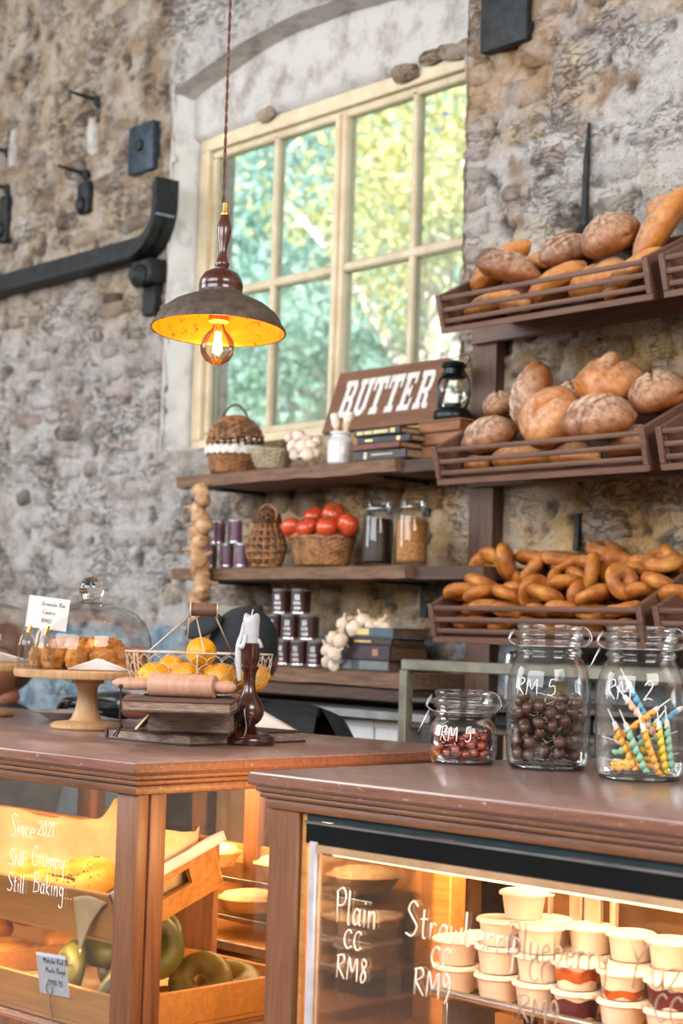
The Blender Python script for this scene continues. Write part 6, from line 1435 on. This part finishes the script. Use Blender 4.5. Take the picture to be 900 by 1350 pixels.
o = obj('chicken_wire', b, M_WIRE, WB, angle=180); o['kind'] = 'stuff'
hz = .185; b = BM(); lathe(b, [(.013, -.030), (.0145, -.027), (.0145, .027), (.013, .030)], 24, Matrix.Translation((.008, 0, hz)) @ Matrix.Rotation(PI / 2, 4, 'Y') ); obj('wood_handle', b, M_MAHOG2 if False else plain('dull_brown_wood', '#4a342c', '#6b4f44', .5, scale=12, stretch=(1, 8, 8)), WB)
b = BM()
for (hx, ex, ey) in ((-.024, -.105, -.068), (-.024, -.03, .10), (-.010, .012, -.1035), (.032, .075, .092)):
    k = 1 / math.hypot(ex / RX, ey / RY); tube(b, [(hx, 0, hz - .013), (ex * k * .98, ey * k * .98, HB)], .0018, 6)
for hx in (-.022, .036): tube(b, [(hx, .0155 * math.cos(a), hz + .0155 * math.sin(a)) for a in [2 * PI * k / 20 for k in range(20)]], .0018, 6, closed=True)
obj('handle_wires', b, M_WIRE, WB, angle=180)
M_LEMON, nt, bs = newmat('lemon_peel'); v = coords(nt); f = noise_tex(nt, v, 140, 2, .5); g = noise_tex(nt, v, 10, 3, .5)
nt.links.new(ramp(nt, g, [(.35, lin4('#d18c0c')), (.65, lin4('#eeb41c'))]), bs.inputs['Base Color']); bs.inputs['Roughness'].default_value = .42; bump(nt, bs, f, .35, .002)
def lemon():
    b = BM(); lathe(b, [(.001, -.041), (.005, -.040), (.008, -.036), (.018, -.031), (.027, -.019), (.031, 0), (.028, .017), (.019, .029), (.009, .034), (.006, .039), (.001, .041)], 32); return mesh_of(b, 'lemon', M_LEMON, True, 180)
LMm = lemon(); ib = Matrix.Rotation(fd + PI / 2, 4, 'Z')
for i, (x, y, z, rot, l) in enumerate([(.004, -.03, .092, (85, 8, 10), 'topmost round lemon above the rim of the wire basket'), (-.093, -.035, .036, (90, 10, 75), 'large lemon at the left end of the wire basket'), (-.06, .03, .050, (80, 0, 30), 'lemon at the back left of the wire basket'), (-.03, -.048, .036, (70, 0, 20), 'lemon in the front left middle of the wire basket'),
                                        (.05, -.04, .038, (90, 0, 70), 'lemon in the front right middle of the wire basket'), (.115, -.0, .04, (85, 0, 100), 'lemon at the right end of the wire basket'), (.045, .045, .036, (90, 0, 60), 'lemon low at the back right of the wire basket'), (-.02, .05, .036, (90, 0, 0), 'lemon low at the back middle of the wire basket')]):
    o = bpy.data.objects.new('lemon', LMm); COL.objects.link(o); o.matrix_world = Matrix.Translation((wc.x, wc.y, ZB)) @ ib @ Matrix.Translation((x, y, z)) @ Euler([math.radians(a) for a in rot]).to_matrix().to_4x4() @ Matrix.Scale(1.08, 4); tag(o, l, 'lemon', 'lemons in the wire basket')
# ---- candlestick and candle
cp = atz(326, 981, TOP); cs = thing('candlestick', 'turned dark mahogany candlestick at the edge of the left counter', 'candlestick', (cp.x, cp.y, TOP))
b = BM(); lathe(b, [(.056, 0), (.058, .003), (.058, .013), (.055, .017), (.049, .0185), (.048, .021), (.045, .023), (.036, .025), (.024, .032), (.017, .037), (.0145, .040), (.019, .043), (.0265, .050), (.0315, .060), (.033, .070), (.031, .082), (.025, .093), (.0175, .104), (.0135, .118), (.0125, .132), (.0135, .148), (.0165, .156), (.019, .159), (.019, .163), (.0155, .165), (.0155, .167), (.0165, .170), (.0195, .185), (.0215, .202), (.0222, .209), (.0222, .212), (.018, .213), (.016, .205)], 48); obj('stem', b, M_MAHOG, cs, angle=50)
M_WAX = plain('white_wax', '#a9abb1', '#c6c8cd', .45, scale=14, sss=.25, bmp=.1)
ca = thing('candle', 'burnt-down white candle dripping wax over the candlestick', 'candle', (cp.x, cp.y, TOP + .2))
b = BM(); lathe(b, [(.0155, 0), (.0165, .006), (.0175, .02), (.0172, .045), (.0178, .060), (.0165, .070), (.0145, .072), (.009, .068), (.001, .066)], 32)
for v in b.verts:
    a = math.atan2(v.co.y, v.co.x)
    if v.co.z > .05: v.co.z += .004 * math.sin(a * 2 + 1)
    v.co.x *= 1 + .05 * math.sin(3 * a + v.co.z * 60); v.co.y *= 1 + .05 * math.sin(3 * a + v.co.z * 60)
obj('wax_body', b, M_WAX, ca, angle=180)
fa = math.atan2(CAM.y - cp.y, CAM.x - cp.x); U = lambda a, r, z: Vector((r * math.cos(fa + a), r * math.sin(fa + a), z))
b = BM(); tube(b, smooth_pts([U(-1.35, .016, .055), U(-1.35, .019, .03), U(-1.4, .0245, .010), U(-1.4, .026, -.02), U(-1.35, .023, -.05), U(-1.3, .0215, -.068)]), [.004 + .003 * math.sin(PI * k / 30) for k in range(31)], 10)
tube(b, smooth_pts([U(-.7, .017, .03), U(-.75, .021, .012), U(-.9, .0235, .004), U(-1.2, .024, .006)]), .005, 8); tube(b, smooth_pts([U(1.1, .017, .02), U(1.1, .022, .012), U(1.2, .024, .004)]), .005, 8); obj('wax_drips', b, M_WAX, ca, angle=180)
b = BM(); tube(b, smooth_pts([(0, 0, .066), (.001, 0, .076), (.0035, .001, .084)]), [.0022] + [.0016] * 12, 6); obj('wick', b, M_WAX, ca)
b = BM(); tube(b, smooth_pts([U(-.25, .0345, -.125), U(-.22, .0335, -.14), U(-.2, .021, -.157), U(-.15, .027, -.168), U(-.15, .05, -.181)]), .0012, 6); obj('wax_drips', b, M_WAX, ca, angle=180)

# ================================================================== PENDANT LAMP
K = 3.9; pc0 = atd(289, 415, K)
lp = thing('pendant_lamp', 'rusty dome pendant lamp with turned wood stem over the left counter', 'lamp', pc0)
tilt = Matrix.Rotation(math.radians(4), 4, -Vector((RT.x, RT.y, 0)).normalized()) @ Matrix.Rotation(math.radians(1.0), 4, FW)
lp.rotation_euler = tilt.to_euler()
s = 1.0
M_RUST = plain('brown_enamel_rust', '#3d332d', '#6b5d54', .6, .3, scale=45, bmp=.5, lo=.3, hi=.7)
mi, nt, bs = newmat('gilded_shade_inside'); v = coords(nt); f = noise_tex(nt, v, 55, 5, .75); f2 = noise_tex(nt, v, 9, 2, .5)
nt.links.new(mixc(nt, ramp(nt, f, [(.56, (0, 0, 0)), (.66, (1, 1, 1))]), lin4('#d88a1e'), lin4('#5a3310')), bs.inputs['Base Color']); bs.inputs['Roughness'].default_value = .35; bs.inputs['Metallic'].default_value = .3; bump(nt, bs, f, .3, .002)
outer = [(.150, -.036), (.1495, -.030), (.143, -.022), (.138, -.010), (.128, .004), (.105, .022), (.075, .036), (.055, .043), (.050, .046), (.0495, .052)]
b = BM(); lathe(b, outer, 72, cap0=False); tube(b, [(.150 * math.cos(a), .150 * math.sin(a), -.036) for a in [2 * PI * k / 72 for k in range(72)]], .0022, 6, closed=True); obj('shade', b, M_RUST, lp, angle=60)
b = BM(); lathe(b, [(max(r - .003, .001), z - .001) for r, z in outer], 72, cap0=False); obj('shade_lining', b, mi, lp, angle=80)
b = BM(); lathe(b, [(.0485, .05), (.0495, .056), (.0485, .060), (.050, .062), (.048, .078), (.040, .092), (.026, .101), (.012, .104)], 40); obj('dome_cap', b, M_MAHOG2, lp, angle=60)
b = BM(); lathe(b, [(.013, .103), (.0135, .110), (.017, .115), (.014, .122), (.0095, .14), (.0095, .155), (.014, .175), (.0165, .192), (.0165, .203), (.0125, .217), (.010, .225), (.009, .232)], 32); obj('turned_stem', b, M_MAHOG2, lp, angle=60)
b = BM(); lathe(b, [(.0105, .230), (.0105, .233), (.008, .235), (.0065, .248), (.006, .258), (.002, .26)], 20); obj('brass_ferrule', b, M_BRASS, lp)
b = BM(); lathe(b, [(.022, .03), (.023, .02), (.0235, -.010), (.0225, -.016), (.012, -.018)], 28); obj('socket', b, plain('amber_socket', '#a8743a', '#c99550', .4), lp)
M_CORD = plain('braided_cord', '#4f2d25', '#7a4a3c', .7, scale=60)
top = tilt.inverted() @ Vector((0, 0, 1)); b = BM(); n = 220
for ph in (0, PI): tube(b, [top * (.255 + i * .0075) + Vector((.0021 * math.cos(i * .9 + ph), .0021 * math.sin(i * .9 + ph), 0)) for i in range(n)], .0019, 5)
c_ = obj('twisted_cord', b, M_CORD, lp, angle=180)
b = BM(); lathe(b, [(.010, -.016), (.012, -.024), (.016, -.034), (.028, -.047), (.0365, -.062), (.0385, -.075), (.036, -.090), (.027, -.104), (.014, -.112), (.002, -.1145)], 40, cap0=False); M_BULB = thin_glass('bulb_glass', (1, .93, .82), (.85, .62, .38), .9, .02, 2.5); bulb = obj('bulb', b, M_BULB, lp, angle=180)
b = BM()
for k in range(4):
    a = PI / 2 * k + .4; tube(b, [(.006 * math.cos(a), .006 * math.sin(a), -.04), (.011 * math.cos(a), .011 * math.sin(a), -.085)], .0011, 6)
obj('filament', b, emit('hot_filament', '#ffb45e', 60), bulb)
b = BM(); lathe(b, [(.006, -.02), (.005, -.035), (.003, -.045), (.006, -.052)], 14); obj('glass_stem', b, M_BULB, bulb)
q = tilt @ Vector((0, 0, -.07)); lamp('bulb_light', 'POINT', pc0 + q, None, 6, (1.0, .52, .16), .012)

# ================================================================== PEOPLE BEHIND THE COUNTER
M_SKIN = plain('warm_brown_skin', '#7a4c3a', '#94604a', .5, scale=8, sss=.1); M_BLKC = plain('black_cloth', '#0f1418', '#1c242a', .85, scale=20, bmp=.2); M_CAP = plain('blue_black_felt', '#161c22', '#232b33', .85, scale=25)
M_HAIR = plain('dark_brown_hair', '#3a2117', '#6b432f', .5, scale=20, stretch=(8, 8, 1), bmp=.5); M_GLOVE = plain('black_rubber_glove', '#0a0e10', '#141b1e', .28, scale=10, coat=.3)
def skin(name, pts, edges, rad, mat, parent, sub=2, root=0):
    me = bpy.data.meshes.new(name); me.from_pydata([tuple(p) for p in pts], edges, []); o = bpy.data.objects.new(name, me); COL.objects.link(o); me.materials.append(mat)
    m = o.modifiers.new('skin', 'SKIN'); m.use_smooth_shade = True
    for i, v in enumerate(me.skin_vertices[0].data): r = rad[i]; v.radius = r if isinstance(r, tuple) else (r, r); v.use_root = (i == root)
    s_ = o.modifiers.new('sub', 'SUBSURF'); s_.levels = sub; s_.render_levels = sub; o.parent = parent; return o
def head_mesh(parent, c, yaw, pitch, mat, s=1.0):
    """head with brow, nose, mouth, chin and ears; face looks along local -y"""
    b = BM(); vs = bmesh.ops.create_uvsphere(b, u_segments=40, v_segments=28, radius=1)['verts']
    for v in b.verts:
        x, y, z = v.co; X = x * .076; Y = y * .095; Z = z * .118
        if z < -.2: k = 1 - .34 * min(1, (-z - .2) / .8); X *= k; Y = Y * (1 - .15 * (-z - .2)) - .012 * (-z - .2)
        if y < 0:
            Y -= .020 * math.exp(-(x / .16) ** 2 - ((z + .12) / .20) ** 2) + .010 * math.exp(-(x / .25) ** 2 - ((z + .52) / .10) ** 2) + .010 * math.exp(-(x / .3) ** 2 - ((z + .85) / .15) ** 2)
            Y += .012 * (math.exp(-((x - .38) / .17) ** 2 - ((z - .08) / .12) ** 2) + math.exp(-((x + .38) / .17) ** 2 - ((z - .08) / .12) ** 2)) - .006 * math.exp(-((z - .28) / .1) ** 2)
        v.co = Vector((X, Y, Z)) * s
    for sx in (-1, 1): ball(b, (sx * .078 * s, .008, -.005), (.010 * s, .020 * s, .032 * s), 12, 8)
    o = obj('head', b, mat, parent, angle=180); o.location = c; o.rotation_euler = (pitch, 0, yaw); return o
def eyes_mouth(hd):
    for sx in (-1, 1): b = BM(); ball(b, (sx * .029, -.080, .009), (.013, .008, .008), 12, 8); obj('eye', b, plain('eye_white', '#cfc6c0', '#e2dbd6', .3) if 'eye_white' not in MATS else MATS['eye_white'], hd)
    b = BM(); tube(b, smooth_pts([(-.024, -.083, -.062), (0, -.093, -.060), (.024, -.083, -.062)]), .004, 6); obj('lips', b, plain('lips', '#7a3f38', '#8f4e45', .5) if 'lips' not in MATS else MATS['lips'], hd)
# person A: leaning over the rear edge of the counter, cap and black top, gloved arm reaching left
PA = thing('person', 'person in black cap and top leaning over the counter, gloved hand reaching left', 'person', (at(318, 860, -1.02).x, -1.02, 0))
A0 = Vector(PA.location); H = at(322, 868, -1.02) - A0
sh_r = Vector((.22, .12, H.z - .18)); sh_l = Vector((-.12, .0, H.z - .135)); neck = Vector((.05, .02, H.z - .14))
hand = atd(98, 925, 4.62) - A0; elbow = atd(186, 932, 4.46) - A0
wrist = hand.lerp(elbow, .42)
body = [(.16, .22, .92), (.14, .18, 1.08), (.08, .08, H.z - .22), tuple(neck), tuple(sh_r), tuple(sh_l), (.34, .16, 1.0), (.28, .05, .85)]
skin('torso', body, [(0, 1), (1, 2), (2, 3), (2, 4), (2, 5), (4, 6), (6, 7)], [(.15, .11), (.155, .11), (.13, .09), .055, .075, .07, .05, .04], M_BLKC, PA)
sheet('apron', Matrix.Translation(A0), 1, 1, 30, 12, lambda u, v: (-.06 + .42 * u, -.02 + .012 * math.sin(u * 34) + .02 * math.sin(u * 9), 1.10 - v * .55), plain('pale_grey_apron', '#9a989a', '#b8b6b6', .85, scale=12)).parent = None
ap = bpy.data.objects['apron']; ap.parent = PA; ap.matrix_world = Matrix.Identity(4); ap.location = (0, 0, 0); ap['label'] = 'pale grey apron'
lg = [(.16, .24, .92), (.07, .26, .88), (.07, .24, .48), (.07, .27, .08), (.25, .26, .88), (.26, .24, .48), (.26, .27, .08)]
skin('trousers', lg, [(0, 1), (1, 2), (2, 3), (0, 4), (4, 5), (5, 6)], [.13, .095, .07, .05, .095, .07, .05], M_BLKC, PA)
for x in (.07, .26): b = BM(); ball(b, (x, .20, .045), (.05, .13, .045), 16, 10); obj('shoe', b, M_GLOVE, PA)
hd = head_mesh(PA, H, math.radians(35), math.radians(38), M_SKIN); eyes_mouth(hd)
b = BM(); ball(b, (0, .012, .035), (.093, .112, .100), 32, 20)
for v in b.verts:
    if v.co.z < -.005: v.co.z = -.005 + (v.co.z + .005) * .25
obj('cap_crown', b, M_CAP, hd, angle=180)
b = BM(); ball(b, (-.088, -.02, .122), (.056, .05, .018), 24, 12, Matrix.Rotation(math.radians(-20), 4, 'Y')); obj('cap_brim', b, M_CAP, hd, angle=180)
b = BM(); ball(b, (0, .03, -.01), (.084, .088, .10), 24, 14); obj('hair', b, M_HAIR, hd, angle=180)
arm = [tuple(sh_l), tuple(Vector(sh_l).lerp(elbow, .5) + Vector((0, 0, .035))), tuple(elbow)]
skin('sleeve', arm, [(0, 1), (1, 2)], [.058, .042, .030], M_BLKC, PA)
skin('forearm', [tuple(elbow + (elbow - wrist) * .15), tuple(elbow.lerp(wrist, .2)), tuple(elbow.lerp(wrist, .45))], [(0, 1), (1, 2)], [.036, .036, .034], M_SKIN, PA)
ad = (hand - wrist).normalized(); side = Vector((0, 0, 1)).cross(ad).normalized(); upv = Vector((0, 0, 1))
skin('glove_cuff', [tuple(elbow.lerp(wrist, .12)), tuple(elbow.lerp(wrist, .6)), tuple(wrist), tuple(wrist.lerp(hand, .35)), tuple(wrist.lerp(hand, .8))], [(0, 1), (1, 2), (2, 3), (3, 4)], [.040, .041, .034, (.042, .028), (.044, .024)], M_GLOVE, PA)
kn = wrist.lerp(hand, .8)
for i, (o_, L_) in enumerate(((-.030, .060), (-.010, .070), (.010, .066), (.028, .052))):
    r0 = kn + side * o_; skin('finger', [tuple(r0 - ad * .02), tuple(r0 + ad * L_ * .35 + upv * .004), tuple(r0 + ad * L_ * .7 - upv * .004), tuple(r0 + ad * L_ - upv * (.016 + .003 * i))], [(0, 1), (1, 2), (2, 3)], [.0125, .0118, .011, .0095], M_GLOVE, PA)
r0 = wrist.lerp(hand, .3) + side * .034 * 1; skin('thumb', [tuple(r0 - side * .012), tuple(r0 + side * .012 + ad * .02), tuple(r0 + side * .016 + ad * .05 - upv * .008)], [(0, 1), (1, 2)], [.0135, .012, .0105], M_GLOVE, PA)
# person B: at the left edge, brown hair, dark top
PB = thing('person', 'brown-haired person in a dark top at the left edge behind the cake stands', 'person', (at(6, 850, -.86).x, -.86, 0))
B0 = Vector(PB.location); H = at(6, 876, -.86) - B0
body = [(-.02, .04, .86), (-.02, .04, 1.02), (0, .03, H.z - .24), (0, .01, H.z - .13), (-.19, .03, H.z - .20), (.19, .03, H.z - .20), (-.24, -.05, H.z - .42), (.24, -.06, H.z - .42), (.16, -.22, H.z - .40)]
skin('top', body, [(0, 1), (1, 2), (2, 3), (2, 4), (2, 5), (4, 6), (5, 7), (7, 8)], [(.15, .10), (.15, .10), (.12, .08), .045, .052, .052, .042, .042, .036], M_BLKC, PB)
skin('trousers', [(-.02, .05, .88), (-.11, .05, .84), (-.11, .05, .46), (-.11, .07, .08), (.08, .05, .84), (.08, .05, .46), (.08, .07, .08)], [(0, 1), (1, 2), (2, 3), (0, 4), (4, 5), (5, 6)], [.13, .095, .07, .05, .095, .07, .05], M_BLKC, PB)
for x in (-.11, .08): b = BM(); ball(b, (x, .02, .045), (.05, .13, .045), 16, 10); obj('shoe', b, M_GLOVE, PB)
hd = head_mesh(PB, H, math.radians(15), math.radians(20), M_SKIN); eyes_mouth(hd)
b = BM(); ball(b, (0, .024, .018), (.092, .104, .120), 28, 18)
for v in b.verts:
    if v.co.y < -.03 and v.co.z < .06: v.co.y = -.03
obj('hair', b, M_HAIR, hd, angle=180)
skin('neck', [tuple(H + Vector((0, .01, -.07))), tuple(H + Vector((0, .02, -.15)))], [(0, 1)], [.05, .055], M_SKIN, PB)
skin('hand', [tuple(Vector(body[8])), tuple(Vector(body[8]) + Vector((-.02, -.07, .02))), tuple(Vector(body[8]) + Vector((-.03, -.12, .03)))], [(0, 1), (1, 2)], [.028, (.034, .02), (.034, .016)], M_SKIN, PB)
for i in range(4):
    r0 = Vector(body[8]) + Vector((-.055 + .018 * i, -.13, .03)); skin('finger', [tuple(r0 + Vector((.005, .02, 0))), tuple(r0 + Vector((0, -.03, 0))), tuple(r0 + Vector((0, -.055 - .005 * (i % 2), -.012)))], [(0, 1), (1, 2)], [.010, .009, .008], M_SKIN, PB)
r0 = Vector(body[8]) + Vector((.015, -.07, .02)); skin('thumb', [tuple(r0), tuple(r0 + Vector((.022, -.02, .0))), tuple(r0 + Vector((.026, -.048, -.004)))], [(0, 1), (1, 2)], [.012, .010, .0085], M_SKIN, PB)
# white sheet of paper behind the books
sheet('paper_sheet', Matrix.Translation(atz(345, 966, TOP + .002)) @ R2(.3), 1, 1, 6, 6, lambda u, v: (-.06 + u * .12, v * .08, .0 + .05 * (1 - u) * v), M_PAPER, 'white paper sheet lying behind the books near the candlestick', 'paper')

# ================================================================== settle: nudge neighbouring loaves and bagels apart until they only touch
from mathutils.bvhtree import BVHTree
def tree_of(o, off=Vector((0, 0, 0))):
    m = o.matrix_world; me = o.data
    return BVHTree.FromPolygons([m @ v.co + off for v in me.vertices], [tuple(p.vertices) for p in me.polygons])
def settle(objs, statics, iters=26, step=.004):
    bpy.context.view_layer.update()
    st = []
    for s in statics:
        ps = [q for q in s.parent.children if q.name.startswith('base')] if s.parent else [s]
        q = (ps or [s])[0]; st.append((tree_of(s), q.matrix_world @ (sum((Vector(c) for c in q.bound_box), Vector()) / 8), s.name))
    off = [Vector() for _ in objs]; tr = [tree_of(o) for o in objs]; cen = [o.matrix_world @ (sum((Vector(c) for c in o.bound_box), Vector()) / 8) for o in objs]
    rad = [max(o.dimensions) / 2 * 1.0 for o in objs]
    for it in range(iters):
        mv = [Vector() for _ in objs]; hits = 0
        for i in range(len(objs)):
            for j in (range(i + 1, len(objs)) if it < iters - 14 else ()):
                d = cen[i] - cen[j]
                if d.length < rad[i] + rad[j] and tr[i].overlap(tr[j]):
                    d = d.normalized() if d.length > 1e-5 else Vector((0, 1, 0)); mv[i] += d * step; mv[j] -= d * step; hits += 1
            for t, c, n in st:
                if tr[i].overlap(t):
                    hits += 1
                    if n.startswith(('slat', 'corner_strip', 'bottom_rail')): mv[i] += Vector((0, step, 0))
                    elif n.startswith('base'): mv[i] += Vector((0, -.25 * step, step))
                    elif n.startswith('end'): mv[i] += Vector((step if cen[i].x < c.x else -step, 0, 0))
                    elif n.startswith(('back', 'side')): mv[i] += Vector((0, step if cen[i].y < c.y else -step, 0))
                    else: mv[i] += Vector((0, -step, 0))
        if not hits: break
        for i in range(len(objs)):
            if mv[i].length > 0:
                m = mv[i]; m = m * min(1, .009 / m.length); off[i] += m; cen[i] += m; tr[i] = tree_of(objs[i], off[i])
    for o, d in zip(objs, off):
        o.matrix_world = Matrix.Translation(d) @ o.matrix_world
    return hits
def kids(pref): return [c for o in bpy.data.objects if o.name.startswith(pref) and o.type == 'EMPTY' for c in o.children]
BK = kids('bread_basket') + [o for o in bpy.data.objects if o.name.startswith(('rack_rail',))]
def near(objs, st):
    return st
print('settle loaves', settle([o for o in bpy.data.objects if o.name.startswith('bread_loaf')], BK, 46, .003))
print('settle bagels', settle(BAG, BK, 32, .0025))
settle(RB, BK, 26, .003)
TK = [c for o in (ta, tc) for c in o.children]
print('settle tray bagels', settle([o for o in bpy.data.objects if o.get('group') in ('green bagels in the low tray', 'golden bagels in the left tray')], TK, 34, .003))
